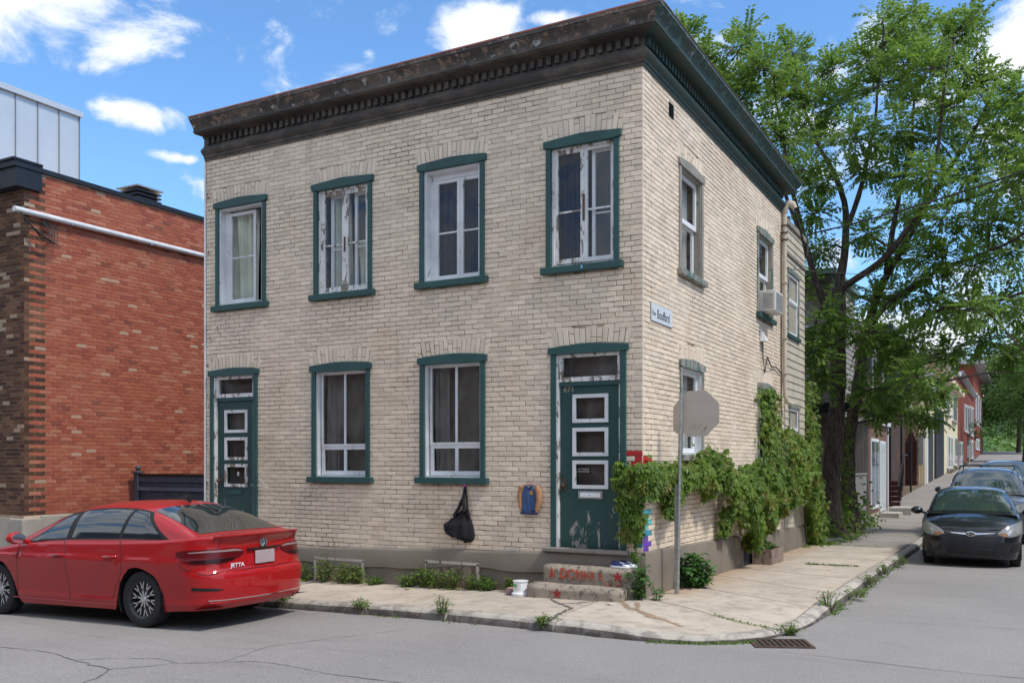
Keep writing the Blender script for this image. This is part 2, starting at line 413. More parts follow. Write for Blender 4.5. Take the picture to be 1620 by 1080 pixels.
# leaves: folded diamonds, numpy for speed
def leaves(name, P, T, Nn, L, Wd, mat, parent=None, seed=1, petiole=0.):
    """P base points, T tip directions, Nn face normals, L lengths, Wd widths"""
    P = np.asarray(P, float); T = np.asarray(T, float); Nn = np.asarray(Nn, float)
    T /= np.linalg.norm(T, axis=1)[:, None]+1e-9
    B = np.cross(T, Nn); B /= np.linalg.norm(B, axis=1)[:, None]+1e-9; Nn = np.cross(B, T)
    L = np.asarray(L)[:, None]; Wd = np.asarray(Wd)[:, None]
    mid = P+T*L*.42
    V = np.stack([P, mid+B*Wd*.5+Nn*Wd*.14, P+T*L-Nn*L*.08, mid-B*Wd*.5+Nn*Wd*.14], 1)
    n = len(P)
    me = bpy.data.meshes.new(name); me.vertices.add(n*4)
    if parent: V = V-np.array(ORG.get(parent.name, Vector((0, 0, 0))))
    me.vertices.foreach_set('co', V.reshape(-1))
    tri = np.array([0, 1, 2, 0, 2, 3])[None, :]+np.arange(n)[:, None]*4
    me.loops.add(n*6); me.loops.foreach_set('vertex_index', tri.reshape(-1).astype(np.int32))
    me.polygons.add(n*2); me.polygons.foreach_set('loop_start', (np.arange(n*2)*3).astype(np.int32))
    me.polygons.foreach_set('loop_total', np.full(n*2, 3, np.int32))
    me.update(calc_edges=True); me.materials.append(mat)
    o = bpy.data.objects.new(name, me); COL.objects.link(o)
    if parent: o.parent = parent; ORG[o.name] = ORG.get(parent.name, Vector((0, 0, 0)))
    return o
# ---------------------------------------------------------------- ground, roads, pavements
def sheet(name, xs, ys, fn, mat):
    b = MB(); b.grid([[(x, y, fn(x, y)) for x in xs] for y in ys])
    o = b.build(name, mat, fixn=False); 
    return struct(o)
def rng(a, b, s): n = max(1, round((b-a)/s)); return [a+(b-a)*i/n for i in range(n+1)]
sheet('ground', [-1500, -300, -80, -30, -14, 0, 14, 40, 90, 300, 1500], [-1500, -300, -60, -14, 0, 12, 20, 60, 110, 160, 400, 1500], lambda x, y: g(x, y)-.2, m_earth)
road = sheet('road', [-90, -40, -20, -14]+rng(-13, 13, 1)+[20, 40, 90], [-40, -20, -14]+rng(-13, 22, 1)+rng(24, 160, 8)+[200], lambda x, y: g(x, y)+ROAD, m_asph)
sheet('yard', [-40, -14, -8, 0], [.06, 2, 6, 12, 20, 60, 120], lambda x, y: g(x, y)-.03, m_earth)

def ribbon(pts, w, jit=.03, sub=8, z=.004):
    b = MB(); L = []
    for (a, c) in zip(pts, pts[1:]):
        for i in range(sub):
            t = i/sub; L.append((a[0]+(c[0]-a[0])*t+rnd.gauss(0, jit), a[1]+(c[1]-a[1])*t+rnd.gauss(0, jit)))
    L.append(pts[-1]); rows = []
    for i, p in enumerate(L):
        q = L[min(i+1, len(L)-1)]; o = L[max(i-1, 0)]; d = Vector((q[0]-o[0], q[1]-o[1])); d.normalize() if d.length else None
        ww = w*rnd.uniform(.35, 1.3)*.5
        rows.append([(p[0]-d.y*ww, p[1]+d.x*ww, g(*p)+ROAD+z), (p[0]+d.y*ww, p[1]-d.x*ww, g(*p)+ROAD+z)])
    return b.grid(rows)
ckr = [([(-8, -4.7), (-6.2, -4.9), (-5.1, -5.03), (-4.4, -5.0), (-3.75, -5.15), (-3.07, -5.3)], .022), ([(-3.07, -5.3), (-2.85, -5.6), (-2.7, -6.4)], .028),
       ([(-3.75, -5.12), (-3.4, -4.92), (-3.06, -4.78), (-2.7, -4.86)], .016), ([(-3.07, -5.3), (-2.8, -5.0), (-2.7, -4.86), (-2.35, -4.65), (-2.1, -4.5), (-1.7, -4.52), (-1.1, -4.64), (-.43, -4.65), (.6, -4.9), (1.9, -5.3)], .02),
       ([(-2.35, -4.62), (-2.5, -3.9), (-2.15, -3.2), (-1.8, -2.55)], .014), ([(-6.5, -3.9), (-5, -4.2), (-3.3, -4.3), (-1.9, -3.8), (-.5, -3.5)], .007),
       ([(2.1, -1.95), (3.6, -2.1), (5.5, -2.0), (8, -2.2)], .016), ([(2.5, .2), (4, .5), (6, .3), (9, .6)], .012), ([(2.4, 2.4), (4.2, 2.6), (6.5, 2.4)], .008)]
for pts, w in ckr:
    o = ribbon(pts, w*.6, w*.5).build('crack', m_crack, road, fixn=False)

# kerb: path of the road-side edge
KP = [(-30, -1.85), (-14, -1.85), (-4, -1.85), (-1.8, -1.88), (-.9, -1.97), (-.35, -2.05), (.3, -2.12), (.8, -2.10), (1.3, -1.95), (1.62, -1.72), (1.85, -1.4), (2.0, -1.0), (2.1, -.4), (2.13, .4), (2.13, 1.25), (2.12, 5), (2.15, 9), (2.2, 20), (2.2, 60), (2.2, 150)]
def path_pts(P, step):
    out = []
    for a, b in zip(P, P[1:]):
        n = max(1, round(math.dist(a, b)/step))
        for i in range(n): out.append((a[0]+(b[0]-a[0])*i/n, a[1]+(b[1]-a[1])*i/n))
    out.append(P[-1]); return out
KW = .17
def offs(P, d):
    out = []
    for i, p in enumerate(P):
        a = P[max(i-1, 0)]; b = P[min(i+1, len(P)-1)]; t = Vector((b[0]-a[0], b[1]-a[1])).normalized()
        out.append((p[0]-t.y*d, p[1]+t.x*d))
    return out
KF = path_pts(KP, .12); 
KF = [p for p in KF if p[0] > -20 and p[1] < 60]
KI = offs(KF, KW)
kerb = None
cuts = [-9.6, -7.4, -5.9, -4.25, -2.95, -1.75, -.32]
def seg_id(p):
    x, y = p
    if y < -.2 and x < 1.9: return sum(1 for c in cuts if x > c)
    return 10+int(max(0, y+1.6)//2.05)
kb = MB(); kb.add([(0, 5, -.3), (0.01, 5, -.3), (0, 5.01, -.3)], [(0, 1, 2)]); kerb = struct(kb.build('kerb', m_kerb))
i = 0
while i < len(KF)-1:
    j = i; sid = seg_id(KF[i])
    while j < len(KF)-1 and seg_id(KF[j]) == sid: j += 1
    rows = []; n = j-i
    for k in range(i, j+1):
        p, q = KF[k], KI[k]
        if k == i or k == j:          # open joint between stones
            s = .012 if k == i else -.012
            r = KF[k+1] if k == i else KF[k-1]; d = Vector((r[0]-p[0], r[1]-p[1])).normalized()*.012; p = (p[0]+d.x, p[1]+d.y); q = (q[0]+d.x, q[1]+d.y)
        zt = gs(*q); e = rnd.uniform(0, .022); wob = rnd.gauss(0, .004)
        if sid == 15: wob -= .02
        t = (q[0]-p[0], q[1]-p[1]); L = math.hypot(*t); t = (t[0]/L, t[1]/L)
        def at(d, z): return (p[0]+t[0]*d, p[1]+t[1]*d, z+wob*.3)
        zr = g(*p)+ROAD
        rows.append([at(-.012+e*.3, zr-.05), at(-.01+e*.4, zr+.02), at(.0+e*.6, (zr+zt)/2-.005), at(.008+e, zt-.035-e*.5), at(.03+e, zt-.012-e*.3), at(.06+e, zt-.002), at(KW*.7, zt+wob), at(KW-.008, zt+.001), at(KW-.008, zt-.2)])
    b = MB(); b.grid(rows)
    n8 = len(rows[0])-1
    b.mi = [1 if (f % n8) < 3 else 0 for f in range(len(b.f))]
    b.k = 0
    for r, rev in ((rows[0], False), (rows[-1], True)): b.add(r, [tuple(range(len(r))) if rev else tuple(range(len(r)))[::-1]])
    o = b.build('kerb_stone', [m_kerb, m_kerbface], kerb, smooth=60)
    i = j

# sidewalk slabs: quads between the wall and the kerb
def slab_poly(inner, outer, name='slab', mat=m_walk, n=6, parent=None, gap=.012, depth=.09, dz=0):
    """inner, outer: polylines of equal count"""
    c = (sum(p[0] for p in inner+outer)/len(inner+outer), sum(p[1] for p in inner+outer)/len(inner+outer))
    rows = []
    for j in range(n+1):
        t = j/n; row = []
        for a, b in zip(inner, outer): row.append((a[0]+(b[0]-a[0])*t, a[1]+(b[1]-a[1])*t))
        rows.append(row)
    m = len(inner)
    def sh(p):
        d = Vector((c[0]-p[0], c[1]-p[1])); d.normalize(); return (p[0]+d.x*gap*1.3, p[1]+d.y*gap*1.3)
    R2 = []
    for j, r in enumerate(rows):
        R2.append([sh(p) if (j in (0, n) or i in (0, m-1)) else p for i, p in enumerate(r)])
    b = MB(); b.grid([[(x, y, gs(x, y)+dz-(.004 if (j in (0, n) or i in (0, m-1)) else 0)) for i, (x, y) in enumerate(r)] for j, r in enumerate(R2)])
    per = R2[0]+[r[-1] for r in R2[1:]]+R2[-1][-2::-1]+[r[0] for r in R2[-2:0:-1]]
    k = len(per); vs = [(x, y, gs(x, y)+dz-.004) for x, y in per]+[(x, y, gs(x, y)-depth) for x, y in per]
    b.add(vs, [(i, (i+1) % k, k+(i+1) % k, k+i) for i in range(k)])
    return b.build(name, mat, parent, smooth=30)
def lerp2(a, b, n): return [(a[0]+(b[0]-a[0])*i/n, a[1]+(b[1]-a[1])*i/n) for i in range(n+1)]
bed = MB(); 
KI2 = offs(KF, KW-.03)
bed.grid([[(x, y, gs(x, y)-.03), ((x if y < 0 else -.3), (.1 if y < 0 else y), gs(x, y)-.03)] for x, y in KI2 if (x < .0 or y > 0)])
bed.add([(0, .1, -.04)]+[(x, y, gs(x, y)-.04) for x, y in KI2 if x >= -.1 and y <= .3], [(0, i, i+1) for i in range(1, len([1 for x, y in KI2 if x >= -.1 and y <= .3]))])
walk = struct(bed.build('sidewalk', m_earth))
def inner_edge(x=None, y=None): pass
def kpt(s):   # kerb inner edge point with given x (front) or y (side)
    kind, v = s
    best = min(KI, key=lambda p: abs(p[0]-v)+(0 if p[1] < -1.2 else 50)) if kind == 'x' else min(KI, key=lambda p: abs(p[1]-v)+(0 if p[0] > 1.6 else 50))
    return best
fx = [-19.6, -17.5, -15.4, -13.3, -11.2, -9.1, -7.0, -5.1, -2.55, -.42]
for a, c in zip(fx, fx[1:]):
    n = 8; oc = c+ (.1 if c == -.42 else 0)
    inn = lerp2((a, .08), (c, .08), n); out = [(a+(oc-a)*i/n, [p for p in KI if 1][0][1]) for i in range(n+1)]
    out = []
    for i in range(n+1):
        xx = a+(oc-a)*i/n; q = kpt(('x', xx)); out.append((xx, q[1]+.006))
    slab_poly(inn, out, parent=walk, n=8, mat=m_walkdark if c < -5 else m_walk)
# the corner slab: wall foot round the corner to the kerb's curve
ks = min(range(len(KI)), key=lambda i: abs(KI[i][0]+.32)+(0 if KI[i][1] < -1.2 else 50)); ke = min(range(len(KI)), key=lambda i: abs(KI[i][1]+1.15)+(0 if KI[i][0] > 1.5 else 50))
out = [offs([KI[max(i-1, 0)], KI[i], KI[i+1]], .006)[1] for i in range(ks, ke+1)]
m = len(out)
inn = [(-.42+.47*i/(m-1), .06-.14*i/(m-1)) for i in range(m)]
slab_poly(inn, out, parent=walk, n=10)
js = [(-.08, -1.15), (1.5, .35), (3.05, 1.7), (4.3, 3.65), (5.5, 5.6), (7.0, 7.1), (8.6, 8.7), (10.3, 10.3)]
for (a0, b0), (a1, b1) in zip(js, js[1:]):
    n = 8; inn = []; out = []
    for i in range(n+1):
        t = i/n; inn.append((-.0 if a0 > -.05 else .05-.05*t, a0+(a1-a0)*t)); q = kpt(('y', b0+(b1-b0)*t)); out.append((q[0]-.006, b0+(b1-b0)*t))
    slab_poly(inn, out, parent=walk, n=8)
yy0 = 10.3
while yy0 < 58:
    y1 = yy0+1.9; inn = lerp2((-.3, yy0), (-.3, y1), 4); out = lerp2((kpt(('y', yy0))[0]-.006, yy0), (kpt(('y', y1))[0]-.006, y1), 4)
    slab_poly(inn, out, parent=walk, n=3, mat=m_walkdark); yy0 = y1  # far slabs darkened, tree shade put into their colour

# broken cracks and dark spill on the corner slab
def wribbon(pts, w, jit, mat, name, parent, z=.004, sub=8):
    b = MB(); L = []
    for (a, c) in zip(pts, pts[1:]):
        for i in range(sub): t = i/sub; L.append((a[0]+(c[0]-a[0])*t+rnd.gauss(0, jit), a[1]+(c[1]-a[1])*t+rnd.gauss(0, jit)))
    L.append(pts[-1]); rows = []
    for i, p in enumerate(L):
        q = L[min(i+1, len(L)-1)]; o = L[max(i-1, 0)]; d = Vector((q[0]-o[0], q[1]-o[1])).normalized(); ww = w*rnd.uniform(.3, 1.2)*.5
        rows.append([(p[0]-d.y*ww, p[1]+d.x*ww, gs(*p)+z), (p[0]+d.y*ww, p[1]-d.x*ww, gs(*p)+z)])
    return b.grid(rows).build(name, mat, parent, fixn=False)
wribbon([(-1.0, -.56), (-.72, -.9), (-.45, -1.15), (-.38, -1.6), (-.3, -2.0)], .05, .012, m_crack, 'crack', walk)
wribbon([(-.72, -.9), (-.55, -.8), (-.42, -.55)], .03, .01, m_crack, 'crack', walk)
m_wet = concrete('damp_brown_concrete', (.33, .235, .16), (.22, .16, .11), .4)
wribbon([(-.1, -.45), (.15, -.9), (.6, -1.25), (1.0, -1.5)], .09, .012, m_wet, 'damp_trail', walk, .003)
wribbon([(.1, -.5), (.3, -.95), (.55, -1.3)], .05, .012, m_wet, 'damp_trail', walk, .005)

# storm drain beside the kerb
dr = thing('storm_drain', (2.03, -1.58, g(2, -1.6)+ROAD), 'rusty iron storm drain grate in the road by the rounded kerb corner', 'drain', rz=R(25))
b = MB(); z0 = .004
b.box(-.34, .34, -.25, -.21, -.02, z0+.01); b.box(-.34, .34, .21, .25, -.02, z0+.01); b.box(-.34, -.30, -.209, .209, -.02, z0+.01); b.box(.30, .34, -.209, .209, -.02, z0+.01)
m_rust = M('rusty_iron', (.10, .065, .05), .7, .3, 18, .002, 80, .3)
b.build('grate_frame', m_rust, dr, local=True)
for k in range(9):
    MB().box(-.275+k*.0665-.012, -.275+k*.0665+.012, -.208, .208, -.02, z0+.008).build('bar', m_rust, dr, local=True)
MB().box(-.299, .299, -.208, .208, z0-.002, z0).build('pit', m_blackp, dr, local=True); dr.scale = (.84, .84, 1)

# ---------------------------------------------------------------- the corner house
house = thing('brick_house', (0, 0, 0), 'beige painted two storey brick house with teal trim on the street corner', 'house')
FX = lambda u, z, d: (u, -d, z)
SX = lambda u, z, d: (d, u, z)
UL, YE, ZT = -7.58, 7.95, 6.66
# openings: (u0,u1,z0,z1) outer casing
FW = [(-7.352, -6.265, 4.20, 5.87), (-5.288, -4.188, 4.20, 5.87), (-3.345, -2.279, 4.205, 5.87), (-1.341, -.313, 4.21, 5.86),
      (-5.325, -4.227, 1.455, 3.13), (-3.34, -2.269, 1.46, 3.14)]
FD = [(-7.473, -6.439, .44, 3.15), (-1.271, -.219, .57, 3.16)]
SW = [(1.38, 2.47, 4.34, 5.86), (5.73, 6.93, 4.36, 5.9), (1.42, 2.5, 1.78, 3.09), (5.78, 6.95, 1.75, 3.09)]
SD = [(4.55, 5.35, -.1, .42)]
ft = lambda x: .53+.028*x
fs_ = lambda y: .555-.027*y
ROW = .0672; LB = .212
def field(u0, u1, opens, quoin_hi, quoin_lo, zlo, zhi, seed):
    r = random.Random(seed); out = []
    k = 0; z = zlo
    while z < zhi-.02:
        zc = z+ROW/2; off = (k % 2)*LB/2+r.uniform(-.008, .008)
        ex = []
        for (a, b, za, zb) in opens:
            c = (a+b)/2; hw = (b-a)/2+.04
            if za-.1 < zc < zb+.02: ex.append((a+.02, b-.02))
            elif zb+.0 <= zc < zb+.25:
                top = zb+.19; rise = .055
                if zc < top: ex.append((c-hw, c+hw))
                else:
                    q = 1-(zc-top)/rise
                    if q > 0: ex.append((c-hw*math.sqrt(q), c+hw*math.sqrt(q)))
        lo = u0+(quoin_lo if k % 2 else 0); hi = u1-(quoin_hi if k % 2 else 0)
        ex = sorted(ex)+[(hi, hi+9)]
        s = lo
        for (a, b) in ex:
            # bricks between s and a, on the running lattice
            x = s
            n0 = math.floor((s-u0-off)/LB)
            edges = [s]+[u0+off+LB*(n0+i)+r.uniform(-.014, .014) for i in range(1, 60) if u0+off+LB*(n0+i) < a-.045 and u0+off+LB*(n0+i) > s+.045]+[a]
            for p, q in zip(edges, edges[1:]):
                if q-p > .02: out.append((p, q, z, z+ROW, k))
            s = max(s, b)
        z += ROW; k += 1
    return out
JT = .0075
from mathutils import noise as mn_
WOB = lambda u, z: .0045*mn_.noise(Vector((u*.9, z*1.7, 5)))+.0025*mn_.noise(Vector((u*4, z*6, 9)))
def brick_poly(b, F, poly, r, chip=0):
    """polygon in (u,z) of 4 corners -> brick with soft arrises"""
    cx = sum(p[0] for p in poly)/4; cz = sum(p[1] for p in poly)/4
    j = lambda: r.uniform(-.003, .003)
    jt = JT*(.55+1.1*max(0, mn_.noise(Vector((cx*.8, cz*.9, 2)))+.45)+r.uniform(-.15, .35)); tilt = r.uniform(-.0025, .0025)
    base = [(p[0]+(jt/2 if p[0] < cx else -jt/2)+j(), p[1]+WOB(p[0], p[1])+(tilt if p[0] < cx else -tilt)+(jt/2 if p[1] < cz else -jt/2)+j()*.5) for p in poly]
    fr = r.uniform(-.0015, .0025)
    c0 = [F(u, z, -.014) for u, z in base]; c1 = [F(u, z, -.0035+fr) for u, z in base]
    c2 = [F(u+(.005 if u < cx else -.005), z+(.0045 if z < cz else -.0045), fr+r.uniform(-.001, .001)) for u, z in base]
    b.add(c0+c1+c2, [(i, (i+1) % 4, 4+(i+1) % 4, 4+i) for i in range(4)]+[(4+i, 4+(i+1) % 4, 8+(i+1) % 4, 8+i) for i in range(4)]+[(8, 9, 10, 11)])
def pxarea(F, u, z, w, h):
    p = Vector(F(u, z, 0)); nrm = Vector(F(u, z, 1))-p; v = p-cam.location
    return w*h*abs(v.normalized().dot(nrm))/v.length_squared
allb = []
fb = field(UL, 0, FW+FD, .108, 0, .272, ZT, 1)
sb = field(.0, YE, SW+[(4.55, 5.35, -.1, .5)], 0, 0, .272, ZT, 2)
sb = [(max(a, .108 if k % 2 == 0 else 0), b, c, d, k) for a, b, c, d, k in sb if k % 2 or b > .13]
for F, L in ((FX, fb), (SX, sb)):
    for (a, b_, z0, z1, k) in L:
        if F is FX and z1 < ft(a)-.02: continue
        if F is SX and z1 < fs_(a)-.02: continue
        allb.append([pxarea(F, (a+b_)/2, (z0+z1)/2, b_-a, z1-z0), F, a, b_, z0, z1, k])
def brick_colour(F, a, b, z0, z1):
    z = (z0+z1)/2
    if F is FX and b > -.04:
        if 1.60 < z < 1.66: return 'red'
        if 1.66 <= z < 1.79: return 'red'
    if F is FX and b > -.25 and 1.72 < z < 1.79: return 'red'
    if F is SX and a < .16:
        if 1.6 < z < 1.72: return 'red'
        if .52 < z < .6: return 'violet' 
        if .60 < z < .73: return 'violet'
        if .73 < z < .80: return 'blue'
        if .82 < z < 1.05: return 'cyan'
    if F is FX and b > -.04 and .6 < z < .8: return 'blue'
    return None
m_pr = brick_paint('red_painted_brick', (.50, .03, .03), False); m_pv = brick_paint('violet_painted_brick', (.14, .06, .42), False)
m_pb = brick_paint('blue_painted_brick', (.05, .30, .42), False); m_pc = brick_paint('cyan_painted_brick', (.12, .55, .58), False)
pc = {'red': m_pr, 'violet': m_pv, 'blue': m_pb, 'cyan': m_pc}
brA = random.Random(5); variants = {}
def variant(F, mat, L=LB):
    key = (F is FX, mat.name, brA.randrange(8))
    if key not in variants:
        b = MB(); brick_poly(b, (lambda u, z, d: (u, -d, z)) if F is FX else (lambda u, z, d: (d, u, z)), [(-L/2, -ROW/2), (L/2, -ROW/2), (L/2, ROW/2), (-L/2, ROW/2)], brA)
        me = bpy.data.meshes.new('brick'); me.from_pydata(b.v, [], b.f); me.materials.append(mat)
        bm = bmesh.new(); bm.from_mesh(me); bmesh.ops.recalc_face_normals(bm, faces=bm.faces)
        c = sum((f.normal*f.calc_area() for f in bm.faces), Vector()); out = Vector((0, -1, 0)) if F is FX else Vector((1, 0, 0))
        if c.dot(out) < 0: bmesh.ops.reverse_faces(bm, faces=bm.faces)
        bm.to_mesh(me); bm.free(); variants[key] = me
    return variants[key]
def place_brick(F, a, b, z0, z1, mat, parent, off=(0, 0, 0)):
    o = bpy.data.objects.new('brick', variant(F, mat)); COL.objects.link(o); o.parent = parent
    p = Vector(F((a+b)/2, (z0+z1)/2, 0))+Vector(off); o.location = p-ORG[parent.name]; s = (b-a)/LB
    o.scale = (s, 1, 1) if F is FX else (1, s, 1); return o
allb.sort(key=lambda t: -t[0])
stuffb = MB(); cnt = 0
painted = [t for t in allb if brick_colour(*t[1:6])]
np_ = len(painted)
for t in allb:
    col = brick_colour(*t[1:6])
    if col:
        o = place_brick(*t[1:6], pc[col], house); o['label'] = col+' painted brick at the house corner'; continue
    if cnt < 300-np_ and t[3]-t[2] > .12:
        place_brick(*t[1:6], m_brick, house); cnt += 1
    else:
        F, a, b_, z0, z1 = t[1:6]; brick_poly(stuffb, F, [(a, z0), (b_, z0), (b_, z1), (a, z1)], brA)
# brick ends that make the corner
for k in range(0, 96):
    z0 = .272+k*ROW
    if z0+ROW > ZT+.02 or z0 < .5: continue
    if k % 2 == 0: brick_poly(stuffb, SX, [(.0, z0), (.112, z0), (.112, z0+ROW), (.0, z0+ROW)], brA) if not brick_colour(SX, 0, .1, z0, z0+ROW) else place_brick(SX, 0, .112, z0, z0+ROW, pc[brick_colour(SX, 0, .1, z0, z0+ROW)], house)
    else: brick_poly(stuffb, FX, [(-.112, z0), (0, z0), (0, z0+ROW), (-.112, z0+ROW)], brA) if not brick_colour(FX, -.1, 0, z0, z0+ROW) else place_brick(FX, -.112, 0, z0, z0+ROW, pc[brick_colour(FX, -.1, 0, z0, z0+ROW)], house)
# soldier bricks over every opening
for F, L in ((FX, FW+FD), (SX, SW)):
    for (a, b_, z0, z1) in L:
        c = (a+b_)/2; hw = (b_-a)/2+.04; n = round(2*hw/.0735)
        for i in range(n):
            x0 = c-hw+2*hw*i/n; x1 = c-hw+2*hw*(i+1)/n; t = ((x0+x1)/2-c)/hw; zb = z1+.038*(1-t*t)-.003; zt = zb+.215; f0 = (x0-c)*.07; f1 = (x1-c)*.07
            dz = brA.choice([0, 0, -.012, .012]); zt += dz
            if brA.random() < .35:
                zm = zb+brA.choice([.07, .14]); 
                brick_poly(stuffb, F, [(x0, zb), (x1, zb), (x1+f1*.5, zm), (x0+f0*.5, zm)], brA); brick_poly(stuffb, F, [(x0+f0*.5, zm), (x1+f1*.5, zm), (x1+f1, zt), (x0+f0, zt)], brA)
            else: brick_poly(stuffb, F, [(x0, zb), (x1, zb), (x1+f1, zt), (x0+f0, zt)], brA)
o = stuffb.build('brickwork', m_brick, house); o['kind'] = 'stuff'
# backing wall with the openings left open, depth behind
def holed(F, u0, u1, z0, z1, holes, d, b, mk=None):
    us = sorted({u0, u1}|{h[0] for h in holes}|{h[1] for h in holes}); zs = sorted({z0, z1}|{h[2] for h in holes}|{h[3] for h in holes})
    us = [u for u in us if u0 <= u <= u1]; zs = [z for z in zs if z0 <= z <= z1]
    for a, c in zip(us, us[1:]):
        for e, f in zip(zs, zs[1:]):
            m = ((a+c)/2, (e+f)/2)
            if any(h[0] < m[0] < h[1] and h[2] < m[1] < h[3] for h in holes): continue
            b.quad(F(a, e, d), F(c, e, d), F(c, f, d), F(a, f, d))
    return b
H1 = [(a+.04, b-.04, c+(0), d-.05) for a, b, c, d in FW+FD]; H2 = [(a+.04, b-.04, c, d-.05) for a, b, c, d in SW]
b = MB(); holed(FX, UL, -.009, -.3, ZT, H1, -.009, b); holed(SX, .009, YE, -.3, ZT, H2, -.009, b)
for F, L in ((FX, H1), (SX, H2)):
    for (a, c, e, f) in L:                   # reveals
        for p, q in (((a, e), (a, f)), ((a, f), (c, f)), ((c, f), (c, e)), ((c, e), (a, e))): b.quad(F(*p, -.009), F(*q, -.009), F(*q, -.3), F(*p, -.3))
b.build('wall', m_mortar, house, fixn=False)
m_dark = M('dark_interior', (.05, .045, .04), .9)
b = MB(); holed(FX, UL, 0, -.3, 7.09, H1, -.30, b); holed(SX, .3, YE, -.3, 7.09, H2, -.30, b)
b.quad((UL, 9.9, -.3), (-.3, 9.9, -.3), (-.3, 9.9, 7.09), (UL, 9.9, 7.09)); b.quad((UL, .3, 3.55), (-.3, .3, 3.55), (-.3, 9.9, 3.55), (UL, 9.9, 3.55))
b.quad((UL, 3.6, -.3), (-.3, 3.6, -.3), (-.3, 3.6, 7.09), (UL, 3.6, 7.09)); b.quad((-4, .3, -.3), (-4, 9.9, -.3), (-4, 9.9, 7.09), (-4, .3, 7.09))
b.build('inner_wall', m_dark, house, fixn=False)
b = MB(); b.quad((UL, 0, -.3), (UL, 9.92, -.3), (UL, 9.92, 6.9), (UL, 0, 6.9)); b.quad((UL, 9.92, -.3), (0, 9.92, -.3), (0, 9.92, 6.6), (UL, 9.92, 6.6)); b.build('rear_wall', M('rear_render', (.4, .36, .3), .8), house, fixn=False)
MB().box(UL-.035, UL-.004, -.012, .03, .3, 6.62).build('corner_strip', m_pvc, house)
# foundation
for F, u0, u1, top, nm in ((FX, UL-.02, .055, ft, 0), (SX, -.055, 9.9, fs_, 1)):
    us = rng(u0, u1, .25); b = MB(); rows = []
    for u in us:
        t = top(max(min(u, 10), -8)); w = rnd.gauss(0, .004); low = (t-.26+.03*math.sin(u*1.9)+.02*math.sin(u*4.3)) if not nm else t-.5
        if nm: pr = [(.012, t+.012), (.045, t), (.055, t-.03), (.055, t-.25), (.056, t-.5), (.06, g(0, u)-.4)]
        else: pr = [(.012, t+.012), (.045, t), (.056, t-.025), (.06, low+.05), (.057+.004, low+.012), (.024, low-.006), (.03, -.05), (.035, -.6)]
        rows.append([F(u, z+w, d) for d, z in pr])
    b.grid(rows); b.build('foundation', m_found, house, smooth=50)
# basement windows with boarded panels, in the front foundation
for (a, c, z0, z1) in ((-5.22, -4.32, -.13, .225), (-3.2, -2.36, -.09, .28)):
    P = MB().prism([(a, z0), (c, z0), (c, z1), (a, z1)], FX, .03, .047)
    w = P.build('basement_panel', peel('rusty_pink_panel', (.30, .22, .18), (.17, .12, .09), .5, 14), house)
    f = MB(); 
    for q in ((a-.02, a+.018, z0, z1), (c-.018, c+.02, z0, z1), (a-.02, c+.02, z1-.016, z1+.022)): f.prism([(q[0], q[2]), (q[1], q[2]), (q[1], q[3]), (q[0], q[3])], FX, .03, .062)
    f.build('frame', peel('dull_pink_frame', (.48, .43, .38), (.2, .14, .1), .45, 14), w)

# ------- windows
def rect(b, F, a, c, z0, z1, d0, d1): b.prism([(a, z0), (c, z0), (c, z1), (a, z1)], F, d0, d1); return b
def curtain(F, a, c, z0, z1, d, mat, parent, waves=7, amp=.03, gather=0):
    b = MB(); nu, nz = 48, 10; rows = []
    ph = rnd.uniform(0, 6)
    for j in range(nz+1):
        t = j/nz; row = []
        for i in range(nu+1):
            s = i/nu; u = a+(c-a)*(s if not gather else (s*(1-gather*math.sin(math.pi*(1-t)))))
            row.append(F(u, z0+(z1-z0)*t, d+amp*math.sin(s*waves*6.28+ph+math.sin(t*3+ph)*.8)+amp*.5*math.sin(s*waves*15+t*2)))
        rows.append(row)
    return b.grid(rows).build('curtain', mat, parent, smooth=80, fixn=False)
m_cgreen = M('pale_green_curtain', (.56, .60, .47), .85, .12, 3); m_cblue = M('dark_blue_curtain', (.022, .028, .062), .85, .3, 9); m_cwhite = M('pale_curtain', (.5, .5, .48), .9)
m_cgrey = M('grey_brown_blind', (.25, .22, .20), .8)
def casing(F, a, c, z0, zh, mat, cw=.072, apex=.038, sill=True, smat=None, proud=.028):
    b = MB(); rect(b, F, a, a+cw, z0+.001, zh-.1, -.03, proud); rect(b, F, c-cw, c, z0+.001, zh-.1, -.03, proud)
    hw = (c-a)/2+.032; m = (a+c)/2; n = 10
    top = [(m+hw*(1-2*i/n), zh+apex*(1-abs(1-2*i/n)**1.15)) for i in range(n+1)]
    poly = [(m-hw, zh-.085), (a+cw+.01, zh-.1), (c-cw-.01, zh-.1), (m+hw, zh-.085)]+top
    b.prism(poly, F, -.03, proud+.014)
    w = b.build('window', mat, house); bev(w, .004, 1)
    if sill:
        s = rect(MB(), F, a-.06, c+.06, z0-.088, z0, -.2, .075).build('sill', smat or mat, w); bev(s, .006, 1)
    return w
